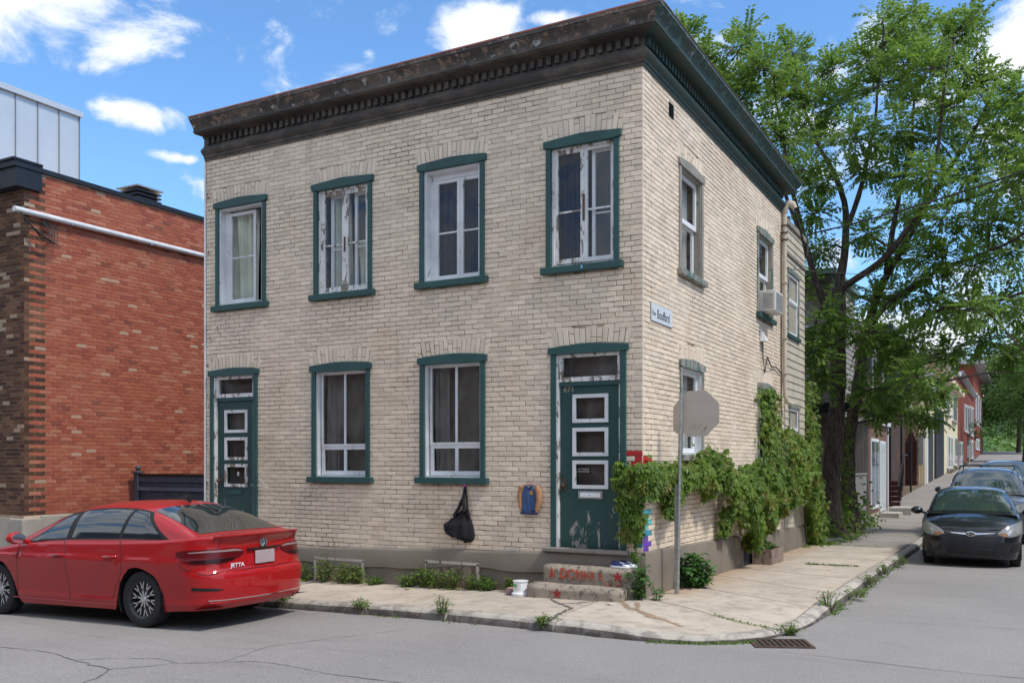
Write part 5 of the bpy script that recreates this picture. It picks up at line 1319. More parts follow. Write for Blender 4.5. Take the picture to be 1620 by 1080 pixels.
def make_car(p, loc, rz, label, cat, group, mat, glass, style):
    c = Car(p); root = thing(p['name'], loc, label, cat, group, rz)
    cols = c.shell(); K = len(cols); b = MB()
    b.grid([list(r) for r in cols]); b.grid([[(x, -y, z) for x, y, z in r] for r in cols])
    # deck: hood, cowl, boot lid
    rows = []
    for k in range(K):
        x, y, z = cols[k][-1]; cr_ = curve_ip(c.CR, x)
        e = min(1, y/.3)
        rows.append([(x, y*(1-2*i/16), z+cr_*e*(1-(1-2*i/16)**2)**.8) for i in range(17)])
    b.grid(rows)
    # greenhouse
    gx0, gx1 = c.GX; ng = 44; rows = []
    for i in range(ng+1):
        x = gx0+(gx1-gx0)*i/ng; r = [c.gpt(x, math.pi/2*j/18) for j in range(19)]
        rows.append([tuple(q) for q in r]+[(q.x, -q.y, q.z) for q in r[-2::-1]])
    b.grid(rows)
    b.build('body', mat, root, smooth=28, local=True)
    # underbody and wheel wells
    u = MB(); u.box(c.rear(.3)+.12, c.front(.3)-.12, -c.W+.30, c.W-.30, c.ZB[0][1]+.03, .72)
    u.grid([[(x, yy, z) for yy in (-c.W+.1, c.W-.1)] for x, z in ((c.rear(.3)+.1, c.ZB[0][1]+.02), (c.axles[1]-c.RA, .22), )]); u.build('underbody', m_blackp, root, local=True)
    for ax in c.axles:
        for sg in (1, -1):
            arc = [(ax+(c.RA+.004)*math.cos(R(a)), c.RT+(c.RA+.004)*math.sin(R(a))) for a in range(-25, 206, 10)]
            wl_ = MB(); wl_.grid([[(px, sg*yy, max(pz, .16)) for yy in (c.W-.40, c.hw(ax, .5)-.012)] for px, pz in arc]); wl_.build('wheel_well', m_blackp, root, local=True)
    for ax in c.axles:
        for sg in (1, -1): wheel_mesh(c, style, root, ax, sg)
    # glass
    a0, a1 = c.WS; f0 = .80
    def ws(u, v):
        x = a0+(a1-a0)*u; t0 = c.gth(x, c.wse); q = c.gpt(x, t0+(math.pi/2-t0)*(1-abs(2*v-1))); return Vector((q.x, q.y*(1 if v < .5 else -1), q.z))
    c.patch(ws, 12, 20, .0045, 'windscreen', glass, root)
    a2, a3 = c.RS
    def rs(u, v):
        x = a2+(a3-a2)*u; t0 = c.gth(x, c.wse); q = c.gpt(x, t0+(math.pi/2-t0)*(1-abs(2*v-1))); return Vector((q.x, q.y*(1 if v < .5 else -1), q.z))
    c.patch(rs, 12, 20, .0045, 'rear_window', glass, root)
    def sg_(q0, q1, q2, q3, lo, hi):   # bottom front, bottom rear, top rear, top front in x ; fractions of height
        return lambda u, v: (lambda x: c.gpt(x, c.gth(x, lo+(hi-lo)*v)))((q0+(q1-q0)*u)*(1-v)+(q3+(q2-q3)*u)*v)
    c.patch(sg_(*c.DLO, .10, .84), 30, 8, .003, 'window_trim', m_blackp, root, True)
    for q in c.PANES: c.patch(sg_(*q, .15, .80), 14, 8, .006, 'side_window', glass, root, True)
    # door gaps: thin dark lines lying in the paint
    for xs in c.GAPS:
        for sg in (1, -1):
            q = [(curve_ip(xs, z), z) for z in rng(xs[0][0], xs[-1][0], .05)]
            bb_ = MB(); bb_.tube([(x, sg*(c.hw(x, z)-.002), z) for x, z in q], .0045, 5); bb_.build('door_gap', m_blackp, root, local=True)
    for sg in (1, -1):
        for hx in c.HANDLES:
            z = c.hz; y = c.hw(hx, z); o = MB().tube([(hx-.10, sg*(y-.005), z+.004), (hx-.09, sg*(y+.028), z+.004), (hx+.08, sg*(y+.03), z), (hx+.10, sg*(y-.005), z)], [.012, .015, .015, .012], 8).build('door_handle', mat, root, smooth=60, local=True)
        mx, mz = c.MIR; y = c.hw(mx, .95)
        m = MB(); n = 12; rows = []
        for i, (t, s_) in enumerate(((0, .35), (.02, .8), (.07, 1), (.13, .9), (.17, .55), (.185, .1))):
            rows.append([(mx-.05+t*.9, sg*(y+.05+.10+.115*s_*math.cos(a)), mz+.075*s_*math.sin(a)) for a in [2*math.pi*k/n for k in range(n+1)]])
        m.grid(rows); m.tube([(mx+.05, sg*(y-.06), mz-.07), (mx+.03, sg*(y+.06), mz-.03)], [.03, .025], 8); m.build('wing_mirror', mat if c.mirror_paint else m_blackp, root, smooth=60, local=True)
        g_ = MB(); g_.prism([(.09*math.cos(a), .058*math.sin(a)) for a in [2*math.pi*k/14 for k in range(14)]], lambda a_, b_, d: (mx-.054-d, sg*(y+.15)+a_, mz+b_), 0, .004); g_.build('mirror_glass', m_chrome, root, local=True)
    return c, root

# --- the red saloon
JET = dict(name='red_sedan', W=.90, NS=60, RT=.325, RA=.372, TW=.205, axles=(1.47, -1.216), cy=(.42, .50, .42, .42), crown=(.12, .15), rf=.035,
  WX=[(-2.35, .93), (-1.9, .975), (-1.2, 1.0), (.8, 1.0), (1.6, .985), (2.35, .92)],
  WZ=[(.15, .925), (.24, .955), (.30, .972), (.33, .962), (.45, .975), (.62, .992), (.765, 1.0), (.785, .998), (.80, .982), (.9, .965), (1.0, .945), (1.15, .90)],
  FZ=[(.15, 2.20), (.25, 2.30), (.5, 2.35), (.62, 2.33), (.75, 2.22), (.9, 2.0)], RZ=[(.15, -2.18), (.22, -2.25), (.30, -2.325), (.45, -2.345), (.60, -2.345), (.635, -2.33), (.66, -2.285), (.80, -2.275), (.92, -2.265), (.97, -2.275), (1.03, -2.315), (1.08, -2.33)],
  ZT=[(2.35, .66), (2.1, .76), (1.7, .86), (1.2, .925), (.6, .955), (-.6, .975), (-1.5, 1.0), (-2.0, 1.035), (-2.35, 1.05)],
  ZB=[(-2.35, .235), (-1.9, .22), (-1.6, .19), (1.9, .17), (2.35, .2)],
  CR=[(2.3, .02), (1.8, .07), (1.2, .06), (.8, .02), (-1.7, .01), (-2.1, .03), (-2.3, .02)],
  GX=(1.30, -2.02), GZ=[(1.30, .93), (1.05, 1.03), (.80, 1.145), (.5, 1.28), (.25, 1.36), (.0, 1.41), (-.3, 1.432), (-.6, 1.435), (-.9, 1.42), (-1.1, 1.39), (-1.3, 1.33), (-1.55, 1.235), (-1.8, 1.125), (-2.02, 1.035)],
  gi=.055, ge=6.5, lean=.30, wse=.86, WS=(1.18, .28), RS=(-1.16, -1.93),
  DLO=(1.08, -1.62, -1.16, .30), PANES=[(.96, .20, .13, .26), (.10, -.74, -.84, .03), (-.80, -1.50, -1.12, -.90)],
  GAPS=[[(.25, 1.06), (.93, 1.02)], [(.25, .02), (.6, .07), (.97, .14)], [(.27, -.72), (.45, -.80), (.62, -.92), (.78, -.93), (.99, -.86)]],
  HANDLES=(.22, -.72), hz=.80, MIR=(.86, 1.0), mirror_paint=True)
RCX, RCY = -3.44-.0, -2.80
RED_LOC = (-5.92, -2.76, 0)
def road_z(x, y): return g(x, y)+ROAD
jl = Vector((RED_LOC[0], RED_LOC[1], road_z(RED_LOC[0], RED_LOC[1])))
c, root = make_car(JET, jl, R(180), 'bright red four door saloon parked along the front kerb', 'car', 'cars parked at the kerbs', m_red, m_carglass, 'y')
root.rotation_euler = (0, math.atan(.022), R(180))
# the car's own left is +y; heading is -X in the world
rp = c.rearpt
c.band(rp, [(.30, .835, .865), (.36, .80, .895), (.50, .765, .905), (.62, .745, .905), (.85, .745, .90), (.98, .765, .895), (1.08, .80, .885), (1.12, .84, .87)], 'tail_light', m_lamp, root, .010)
c.band(rp, [(.32, .862, .872), (.42, .868, .892), (.75, .868, .885), (.95, .862, .872)], 'tail_light_strip', carglass('pale_lamp_strip', (.30, .20, .20), .3, 0), root, .014)
c.band(rp, [(.44, .775, .80), (.66, .755, .79), (.86, .752, .785), (.95, .76, .775)], 'tail_light_base', m_lampd, root, .014)
c.band(rp, [(.52, .745, .756), (.66, .735, .746), (.72, .76, .80)][:2], 'reflector', m_lamp, root, .003)
# boot shut lines, plate recess, plate, emblem, lettering
def line(keys, wd, name, mat, walk, off=.001):
    b = MB(); P = [walk(t, z) for t, z in keys]; Q = []
    for a, d in zip(keys, keys[1:]):
        for i in range(8): t = a[0]+(d[0]-a[0])*i/8; z = a[1]+(d[1]-a[1])*i/8; Q.append(walk(t, z))
    Q.append(walk(*keys[-1])); b.tube(Q, wd, 5); return b.build(name, mat, root, local=True)
for sg in (1, -1): line([(sg*.60, 1.0), (sg*.63, .90), (sg*.62, .75), (sg*.56, .66)], .004, 'boot_gap', m_blackp, rp)
line([(-.60, .655), (0, .65), (.60, .655)], .005, 'boot_gap', m_blackp, rp)
for sg in (1, -1): line([(sg*.56, .66), (sg*.8, .62), (sg*1.05, .70), (sg*1.1, .78)], .004, 'bumper_gap', m_blackp, rp)
c.band(rp, [(-.255, .695, .865), (.255, .695, .865)], 'plate_recess', paint('red_car_paint_recess', (.40, .008, .012), .4), root, .003, False)
o = MB().box(-2.302, -2.290, -.155, .155, .70, .85).build('licence_plate', m_plate, root, local=True); bev(o, .005)
MB().box(-2.30, -2.27, -.26, .26, .868, .885).build('boot_handle_recess', m_blackp, root, local=True)
b = MB(); b.lathe([(.001, -.012), (.047, -.012), (.056, -.010), (.060, 0)], (0, 0, 0), 28, 'y'); e = b.build('emblem', m_chrome, root, smooth=30, local=True)
e.data.transform(Matrix.Translation((-2.275, 0, .935)) @ Matrix.Rotation(R(-90), 4, 'Z'))
MB().prism([(.045*math.cos(a), .045*math.sin(a)) for a in [6.283*i/24 for i in range(24)]], lambda p, q, d: (-2.288-d, p, .935+q), 0, .002).build('emblem_field', M('emblem_dark_blue', (.02, .03, .06), .3), e, local=True)
b = MB()
def bar(p, q, w=.006): b.tube([(-2.292, p[0], .935+p[1]), (-2.292, q[0], .935+q[1])], w, 5)
for sg in (1, -1): bar((sg*.022, .04), (0, .008)); bar((sg*.042, .018), (sg*.02, -.036)); bar((sg*.02, -.036), (0, -.002))
b.build('emblem_letters', m_chrome, e, local=True)
p0 = rp(.50, .70); text('model_lettering', 'JETTA', .062, m_pvc, frame((p0.x-.014, p0.y, .69), (-.10, -1, 0), (-.07, 0, 1)), root, .004, 1.15)
ml = bpy.data.objects['model_lettering']; ml.location = (0, 0, 0)
ml.data.transform(Matrix.Translation(ORG[root.name])); ORG[ml.name] = Vector()
c.band(rp, [(-.78, .335, .345), (0, .325, .337), (.78, .335, .345)], 'bumper_trim', m_chrome, root, .008, False, 30, 2)
c.band(rp, [(-.76, .255, .33), (0, .245, .32), (.76, .255, .33)], 'lower_bumper', paint('red_car_paint_low', (.40, .008, .012), .4), root, .003, False, 30, 3)
c.band(rp, [(.62, .452, .458), (.72, .445, .475), (.98, .455, .49)], 'bumper_vent', m_blackp, root, .004)
c.band(rp, [(-.70, 1.035, 1.05), (0, 1.045, 1.062), (.70, 1.035, 1.05)], 'boot_lip', m_red, root, .018, False, 24, 3)
b = MB(); b.add([(-1.02, .02, 1.43), (-1.02, -.02, 1.43), (-.82, .004, 1.44), (-.82, -.004, 1.44), (-1.07, .006, 1.515), (-1.07, -.006, 1.515), (-1.08, .02, 1.40), (-1.08, -.02, 1.40)], [(0, 2, 3, 1), (0, 4, 2), (1, 3, 5), (2, 4, 5, 3), (0, 6, 4), (1, 5, 7), (4, 6, 7, 5)]); b.build('roof_fin', m_blackp, root, local=True)
for sg in (1, -1): MB().tube([(1.15, sg*.862, .245), (0, sg*.868, .245), (-.80, sg*.862, .245)], .006, 6).build('sill_trim', m_red, root, local=True)
fp = c.frontpt
c.band(fp, [(.55, .60, .68), (.8, .61, .74), (1.1, .66, .76)], 'headlight', m_lampc, root, .008)

# --- the black hatchback facing the camera
ACC = dict(name='black_hatchback', W=.85, NS=56, RT=.305, RA=.345, TW=.18, axles=(1.23, -1.34), cy=(.42, .38, .50, .32), crown=(.20, .09), rf=.035,
  WX=[(-2.06, .93), (-1.5, .985), (.5, 1.0), (1.3, .995), (2.06, .90)],
  WZ=[(.15, .93), (.3, .965), (.5, .985), (.7, 1.0), (.85, .98), (1.0, .95), (1.1, .92)],
  FZ=[(.16, 1.93), (.22, 2.0), (.34, 2.05), (.50, 2.06), (.60, 2.045), (.68, 2.0), (.78, 1.93), (.9, 1.8)], RZ=[(.2, -1.95), (.4, -2.06), (.65, -2.05), (1.0, -1.98)],
  ZT=[(2.06, .69), (1.95, .735), (1.7, .83), (1.4, .90), (1.05, .955), (-.5, .99), (-2.06, 1.03)],
  ZB=[(-2.06, .24), (-1.6, .2), (1.6, .19), (2.06, .185)],
  CR=[(2.0, .03), (1.7, .075), (1.1, .08), (.8, .02), (-2, .01)],
  GX=(1.20, -2.0), GZ=[(1.20, .96), (1.0, 1.06), (.75, 1.19), (.45, 1.32), (.2, 1.40), (-.1, 1.44), (-.5, 1.452), (-1.0, 1.435), (-1.4, 1.39), (-1.6, 1.33), (-1.8, 1.2), (-2.0, 1.03)],
  gi=.045, ge=7.5, lean=.27, wse=.84, WS=(1.09, .24), RS=(-1.58, -1.95),
  DLO=(.98, -1.55, -1.25, .25), PANES=[(.88, -.0, -.05, .2), (-.08, -.85, -.9, -.12), (-.92, -1.4, -1.2, -.97)],
  GAPS=[[(.25, .98), (.93, .95)], [(.25, -.1), (.97, -.02)]], HANDLES=(.1, -.8), hz=.84, MIR=(.72, .99), mirror_paint=True)
def on_road(x, y): return (x, y, road_z(x, y))
def park(x, y, car, yaw=0): return on_road(x, y)
c, root = make_car(ACC, on_road(3.30, 9.72), R(-90+1.5), 'black compact hatchback parked nearest on the side street, facing the camera', 'car', 'cars parked at the kerbs', m_black, m_carglass2, 's')
fp = c.frontpt
c.band(fp, [(.44, .635, .66), (.52, .595, .735), (.66, .59, .80), (.85, .62, .85), (1.0, .67, .865), (1.12, .74, .86), (1.2, .80, .84)], 'headlight', m_lampc, root, .008)
c.band(fp, [(.58, .63, .66), (.66, .615, .71), (.84, .64, .80), (.98, .69, .82)], 'headlight_bowl', M('lamp_reflector', (.55, .56, .58), .2, .15, 20, metal=.6), root, .013)
c.band(fp, [(.46, .64, .655), (.52, .60, .66), (.60, .60, .65)], 'indicator', m_amber, root, .014)
for keys, nm in (([(0, .625, .652), (.1, .625, .652), (.36, .648, .660), (.40, .655, .660)], 'grille_chrome'),): c.band(fp, keys, nm, m_chrome, root, .012)
c.band(fp, [(-.44, .655, .665), (-.36, .60, .665), (.36, .60, .665), (.44, .655, .665)], 'upper_grille', m_blackp, root, .005, False)
b = MB(); b.lathe([(.001, -.014), (.048, -.014), (.056, -.010), (.058, 0)], (0, 0, 0), 24, 'y'); e = b.build('emblem', m_chrome, root, smooth=30, local=True); e.data.transform(Matrix.Translation((2.045, 0, .642)) @ Matrix.Rotation(R(90), 4, 'Z') @ Matrix.Diagonal((1.5, 1, .8, 1)))
MB().prism([(.065*math.cos(a), .034*math.sin(a)) for a in [6.283*i/24 for i in range(24)]], lambda p, q, d: (2.059+d, p, .642+q), 0, .002).build('emblem_field', m_black, e, local=True)
b = MB(); b.tube([(2.064, .026, .615), (2.064, .036, .667)], .007, 5); b.tube([(2.064, -.036, .617), (2.064, -.026, .669)], .007, 5); b.tube([(2.064, .03, .638), (2.064, -.03, .646)], .006, 5); b.build('emblem_letter', m_chrome, e, local=True)
c.band(fp, [(-.50, .54, .60), (-.40, .36, .60), (-.33, .275, .60), (.33, .275, .60), (.40, .36, .60), (.50, .54, .60)], 'bumper_centre', M('dark_bumper_plastic', (.02, .022, .03), .45, .1), root, .006, False, 30)
c.band(fp, [(-.40, .34, .375), (-.34, .27, .375), (.34, .27, .375), (.40, .34, .375)], 'lower_grille', m_blackp, root, .010, False, 24)
for z in (.295, .325, .355): c.band(fp, [(-.34, z, z+.008), (.34, z, z+.008)], 'grille_slat', M('slat_grey', (.05, .05, .055), .4), root, .018, False, 20, 1)
c.band(fp, [(.66, .33, .38), (.72, .31, .46), (.92, .33, .50), (1.0, .38, .49)], 'fog_recess', m_blackp, root, .006)
for sg in (1, -1): MB().tube([tuple(fp(sg*t, z)+Vector((.004, 0, 0))) for t, z in ((.50, .58), (.42, .40), (.35, .26), (.5, .235), (.75, .25), (1.0, .30))], .009, 6).build('bumper_crease', m_black, root, smooth=60, local=True)
for sg, ln in ((1, .52), (-1, .40)): MB().tube([(1.13, sg*.1+.02, .985), (1.02, sg*.1+.2, 1.045), (.96, sg*.1+.2+ln*.75, 1.06)], .008, 5).build('wiper', m_blackp, root, local=True)
HY = c

# --- the grey SUV behind it
SUV = dict(name='grey_suv', W=.93, NS=50, RT=.35, RA=.39, TW=.22, axles=(1.40, -1.30), cy=(.34, .3, .36, .25), crown=(.12, .08), rf=.04,
  WX=[(-2.3, .95), (-1.5, 1.0), (1.5, 1.0), (2.3, .93)], WZ=[(.15, .93), (.35, .97), (.7, 1.0), (.95, .98), (1.1, .95)],
  FZ=[(.2, 2.2), (.4, 2.28), (.7, 2.3), (.9, 2.22), (1.0, 2.1)], RZ=[(.2, -2.2), (.5, -2.3), (1.1, -2.2)],
  ZT=[(2.3, .88), (2.1, .95), (1.5, 1.03), (1.1, 1.08), (-2.3, 1.12)], ZB=[(-2.3, .28), (2.3, .25)], CR=[(2.2, .02), (1.6, .05), (1.0, .04), (.8, .01), (-2, .01)],
  GX=(1.25, -2.28), GZ=[(1.25, 1.08), (1.0, 1.22), (.7, 1.41), (.45, 1.55), (.2, 1.63), (-.2, 1.67), (-1.2, 1.67), (-1.8, 1.62), (-2.0, 1.54), (-2.28, 1.12)],
  gi=.04, ge=8, lean=.22, wse=.86, WS=(1.15, .45), RS=(-1.98, -2.22), DLO=(1.0, -1.9, -1.75, .45), PANES=[(.9, .05, .0, .45), (-.02, -.9, -.92, -.05), (-.98, -1.8, -1.7, -1.0)],
  GAPS=[[(.3, 1.0), (1.05, .98)], [(.3, 0), (1.08, .0)]], HANDLES=(.15, -.8), hz=.95, MIR=(.8, 1.16), mirror_paint=True)
c, root = make_car(SUV, on_road(3.42, 15.9), R(-90), 'dark grey SUV with roof rails parked behind the black hatchback', 'car', 'cars parked at the kerbs', m_grey, m_carglass2, 's'); root.scale = (1, 1, 1.09)
for sg in (1, -1): MB().tube([(.3, sg*.62, 1.63), (.2, sg*.62, 1.70), (-1.5, sg*.62, 1.72), (-1.7, sg*.62, 1.64)], .018, 6).build('roof_rail', m_blackp, root, smooth=60, local=True)
for x in (-.1, -1.1): MB().box(x-.03, x+.03, -.62, .62, 1.70, 1.725).build('cross_bar', m_blackp, root, local=True)
c.band(c.frontpt, [(.55, .74, .80), (.75, .72, .90), (1.05, .78, .92), (1.2, .85, .9)], 'headlight', m_lampc, root, .008); c.band(c.frontpt, [(.98, .80, .86), (1.15, .84, .9)], 'indicator', m_amber, root, .014)
c.band(c.frontpt, [(-.5, .62, .84), (.5, .62, .84)], 'grille', m_blackp, root, .006, False); c.band(c.frontpt, [(-.6, .32, .5), (.6, .32, .5)], 'lower_grille', m_blackp, root, .006, False)
# --- the minivan beyond
VAN = dict(SUV); VAN.update(name='minivan', W=.99, RT=.34, axles=(1.6, -1.45), FZ=[(.2, 2.4), (.4, 2.5), (.7, 2.5), (.9, 2.4), (1.0, 2.3)], RZ=[(.2, -2.5), (.5, -2.6), (1.1, -2.5)], WX=[(-2.6, .95), (-1.5, 1.0), (1.5, 1.0), (2.5, .93)],
  ZT=[(2.5, .86), (2.2, .94), (1.7, 1.02), (1.3, 1.07), (-2.6, 1.12)], ZB=[(-2.6, .25), (2.5, .22)], CR=[(2.3, .03), (1.8, .06), (1.2, .05), (-2, .01)], GX=(1.65, -2.55),
  GZ=[(1.65, 1.07), (1.3, 1.24), (.9, 1.46), (.6, 1.62), (.3, 1.72), (-.2, 1.76), (-1.8, 1.76), (-2.3, 1.70), (-2.55, 1.12)], WS=(1.52, .62), RS=(-2.35, -2.5), DLO=(1.4, -2.3, -2.2, .6), PANES=[(1.2, .2, .2, .7), (.1, -1.0, -1.0, .1), (-1.1, -2.2, -2.1, -1.1)], MIR=(1.05, 1.12), mirror_paint=False)
c, root = make_car(VAN, on_road(3.72, 26.2), R(-90), 'dark blue grey minivan standing beyond the SUV at the right edge', 'car', 'cars parked at the kerbs', m_navy, m_carglass2, 's'); root.scale = (1, 1, 1.06)
c.band(c.frontpt, [(.5, .66, .80), (.75, .66, .90), (1.1, .72, .90)], 'headlight', m_lampc, root, .008); c.band(c.frontpt, [(-.5, .58, .80), (.5, .58, .80)], 'grille', m_blackp, root, .006, False)
c.band(c.frontpt, [(-.7, .3, .5), (.7, .3, .5)], 'lower_grille', m_blackp, root, .006, False)

# ---------------------------------------------------------------- plants
rs_ = np.random.RandomState(11)
def unit(v): return v/(np.linalg.norm(v, axis=1)[:, None]+1e-9)
tr = thing('street_tree', (.1, 13.4, g(.1, 13.4)), 'tall leafy ash tree with forked trunk growing behind the beige house', 'tree')
from mathutils import noise as mnoise
for li, (pts, r0, r1) in enumerate(TREE_LIMBS):
    P = [Vector(p) for p in pts]; L = []
    for a, b_ in zip(P, P[1:]):
        n = max(2, int((b_-a).length/.25))
        for i in range(n): L.append(a+(b_-a)*i/n)
    L.append(P[-1])
    for _ in range(3): L = [L[0]]+[(L[i-1]+L[i]*2+L[i+1])/4 for i in range(1, len(L)-1)]+[L[-1]]
    if li in (0, 5): L[0].z = -.5
    L = [p+mnoise.noise_vector(p*1.3+Vector((li*7, 0, 0)))*.05*(0 if li in (0,) else 1) for p in L]
    rr = [(r0+(r1-r0)*(i/(len(L)-1))**.8)*(1+.12*mnoise.noise(p*3)) for i, p in enumerate(L)]
    if li in (0, 5): rr = [r*(1+.7*max(0, .8-p.z)**2) for r, p in zip(rr, L)]
    MB().tube(L, rr, 12 if r0 > .1 else 8).build('trunk' if li in (0, 5) else 'limb', m_bark, tr, smooth=80)
limbpts = [Vector(p) for pts, _, _ in TREE_LIMBS[1:] for p in pts]
dens = []
for pts, _, _ in TREE_LIMBS[1:]:
    for a, b_ in zip(pts, pts[1:]):
        for k in range(4): dens.append(Vector(a)+(Vector(b_)-Vector(a))*k/4)
tw = MB(); LP = []; LT = []; LN = []; LL = []; LW = []
TR = random.Random(21)
def sprig(base, d, n, step, size):
    """compound spray: leaflets in pairs along a drooping twig"""
    p = Vector(base); d = Vector(d).normalized()
    for k in range(n):
        d = (d+Vector((0, 0, -.06))+Vector((TR.gauss(0, .09), TR.gauss(0, .09), TR.gauss(0, .07)))).normalized(); p = p+d*step
        side = d.cross(Vector((0, 0, 1)));
        if side.length < .1: side = Vector((1, 0, 0))
        side.normalize(); up = side.cross(d)
        for sg in (1, -1):
            t = (d*.55+side*sg*.9+Vector((0, 0, -.28+TR.gauss(0, .22)))).normalized()
            LP.append(tuple(p+t*.015)); LT.append(tuple(t)); nn = up+side*TR.gauss(0, .35)+d*TR.gauss(0, .35); LN.append(tuple(nn)); s = size*TR.uniform(.72, 1.25); LL.append(s); LW.append(s*.56)
    return p
for (cx, cy, cz, r) in TREE_CLUMPS:
    c0 = Vector((cx, cy, cz)); near = min(dens, key=lambda q: (q-c0).length+(.6*max(0, q.z-c0.z)))
    small = r < .27
    mid = (near+c0)/2+Vector((TR.gauss(0, .12), TR.gauss(0, .12), .12))
    if (near-c0).length < 4.5:
        path = [near, near*.5+mid*.5, mid, mid*.5+c0*.5+Vector((0, 0, .03)), c0]
        tw.tube(path, [.03, .026, .02, .014, .008], 5, False)
    nb_ = 14 if small else int(34+88*r)
    for k in range(nb_):
        d = Vector((TR.gauss(0, 1), TR.gauss(0, 1), TR.gauss(.25, .8))).normalized()
        rad = r*1.18*TR.uniform(.05, .75)
        b0 = c0+Vector((d.x*rad, d.y*rad, d.z*rad*.85)); n = TR.randint(5, 9)
        e = sprig(b0, d+Vector((0, 0, .55 if (small or cz > 10.2) else 0)), n+(4 if small else 0), .052, TR.uniform(.085, .125))
        if k % 4 == 0: tw.tube([c0, b0, e], [.007, .005, .003], 3, False)
tw.build('twigs', m_bark, tr, fixn=False)['kind'] = 'stuff'
o = leaves('crown', LP, LT, LN, LL, LW, m_leaf, tr); o['kind'] = 'stuff'

def palmate(P, D, size, name, mat, parent, n=5, droop=.5, seed=1):
    """five fingered creeper leaves; P centres, D outward direction"""
    r = np.random.RandomState(seed); m = len(P); P = np.asarray(P); D = unit(np.asarray(D, float))
    up = np.tile([0, 0, -1.], (m, 1)); up = unit(up+r.normal(0, .45, (m, 3))); nrm = unit(D+r.normal(0, .5, (m, 3))+np.array([0, 0, .5])); 
    ax = unit(up-nrm*np.sum(up*nrm, 1)[:, None]); sd = np.cross(nrm, ax); size = np.asarray(size)
    A, T, Nn, L, Wd = [], [], [], [], []
    for k in range(n):
        a = (k-(n-1)/2)*(2.5/n)+r.normal(0, .1, m); l = size*(1-.12*abs(k-(n-1)/2))
        t = ax*np.cos(a)[:, None]+sd*np.sin(a)[:, None]+nrm*-.12
        A.append(P); T.append(t); Nn.append(nrm+sd*np.sin(a)[:, None]*.35); L.append(l); Wd.append(l*.37)
    return leaves(name, np.concatenate(A), np.concatenate(T), np.concatenate(Nn), np.concatenate(L), np.concatenate(Wd), mat, parent)
# the creeper along the side wall: top, bottom and bulge along y
TOPV = [(-.1, 1.62), (.5, 1.66), (1.2, 1.62), (2.0, 1.74), (2.6, 1.92), (3.2, 1.74), (4.0, 1.55), (4.8, 1.58), (5.6, 1.70), (6.6, 1.85), (7.6, 2.35), (8.6, 2.35), (9.6, 2.2), (10.5, 1.7)]
BOTV = [(-.1, 1.28), (.2, 1.25), (.7, 1.30), (1.3, 1.28), (1.9, 1.36), (2.4, 1.26), (2.9, 1.1), (3.4, .85), (3.9, .52), (4.3, .38), (5.0, .40), (5.6, .62), (6.4, .8), (7.2, .9), (8.2, 1.0), (9.3, .75), (9.9, -.1), (10.6, -.2)]
BUL = [(-.1, .12), (1, .22), (2.5, .36), (4, .42), (6, .42), (8, .42), (10, .35), (10.6, .3)]
vine = thing('climbing_vine', (.2, 4, .3), 'thick green and brown creeper hanging along the side wall', 'vine')
V = random.Random(8); VP = []; VD = []; VS = []
def addleaf(x, y, z, dx, dy, s=1): VP.append((x, y, z)); VD.append((dx, dy, 0)); VS.append(s*V.uniform(.065, .12))
for k in range(8200):
    y = -.05+10.6*V.random()**1.0; t = curve_ip(TOPV, y); b0 = curve_ip(BOTV, y); bl = curve_ip(BUL, y)
    lob = .10*math.sin(y*5.3)+.06*math.sin(y*11+1); t += .05*math.sin(y*7)+.03*math.sin(y*17)
    v = V.random(); z = (b0+lob)+(t-b0-lob)*v
    prof = math.sin(math.pi*min(1, max(.12, v*.8+.25)))**.6; x = .03+bl*prof*V.uniform(.62, 1.0)*(1+.18*math.sin(y*6+z*4)+.1*math.sin(y*13+z*9))
    if V.random() < .06: z += V.uniform(.02, .14); x += .03
    addleaf(x, y, z, 1, -.45)
for k in range(420):     # round the corner and hanging on the door side
    u = V.random(); z = 1.70-V.random()**.9*.85*(1-.25*u); x = -.02-.30*u*(1 if z > 1.35 else .8)
    if z > 1.62 and u < .5: continue
    addleaf(x, -.06-.13*V.random(), z, -.1, -1)
for k in range(260):
    z = 1.66-V.random()*.42; a = V.random()*math.pi/2; addleaf(.02+.17*math.cos(a)-.03, -.02-.16*math.sin(a), z, math.cos(a), -math.sin(a))
for k in range(260): z = V.uniform(.72, 1.3); addleaf(-.10+V.gauss(0, .07), -.08-.08*V.random(), z, -.1, -1, .95)
for k in range(46): z = V.uniform(.42, .85); addleaf(-.05+.02*math.sin(z*9)+V.gauss(0, .014), -.09, z, 0, -1, .6)
for (yy, z0, z1, n) in ((.52, .98, 1.35, 60), (.70, .95, 1.3, 46), (3.15, .55, 1.0, 90), (4.55, .22, .5, 90), (5.35, .3, .6, 60), (2.2, 1.15, 1.35, 40)):
    for k in range(n): addleaf(.08+V.random()*.14, yy+V.gauss(0, .07), V.uniform(z0, z1), 1, -.4)
for k in range(900):     # up the lower side window
    z = V.uniform(1.55, 3.02); w = .30+.25*math.sin(z*3); addleaf(.03+.16*V.random(), 6.35+V.gauss(0, 1)*.28-.12*(z-2), z, 1, -.4)
for k in range(2600):    # the mass at the far end of the wall, down to the pavement
    y = V.uniform(9.9, 11.6); z = -.2+V.random()*3.2*(1-.25*(y-9.9)/1.7); x = V.uniform(-.5, .12)+(.25 if z < .5 else 0)*V.random(); addleaf(x, y, z, .7, -.9, 1.05)
for k in range(700):
    y = V.uniform(10.0, 11.2); z = V.uniform(1.6, 3.5); addleaf(V.uniform(-.55, .12), y, z, .5, -.9, 1.05)
for k in range(1300):    # tangle at the tree's foot
    y = V.uniform(12.6, 17.5); h = 1.5*(1-abs(y-15)/3); addleaf(.05+V.gauss(0, .28), y, g(0, y)+max(0, h)*V.random()**1.3, .7, -.8)
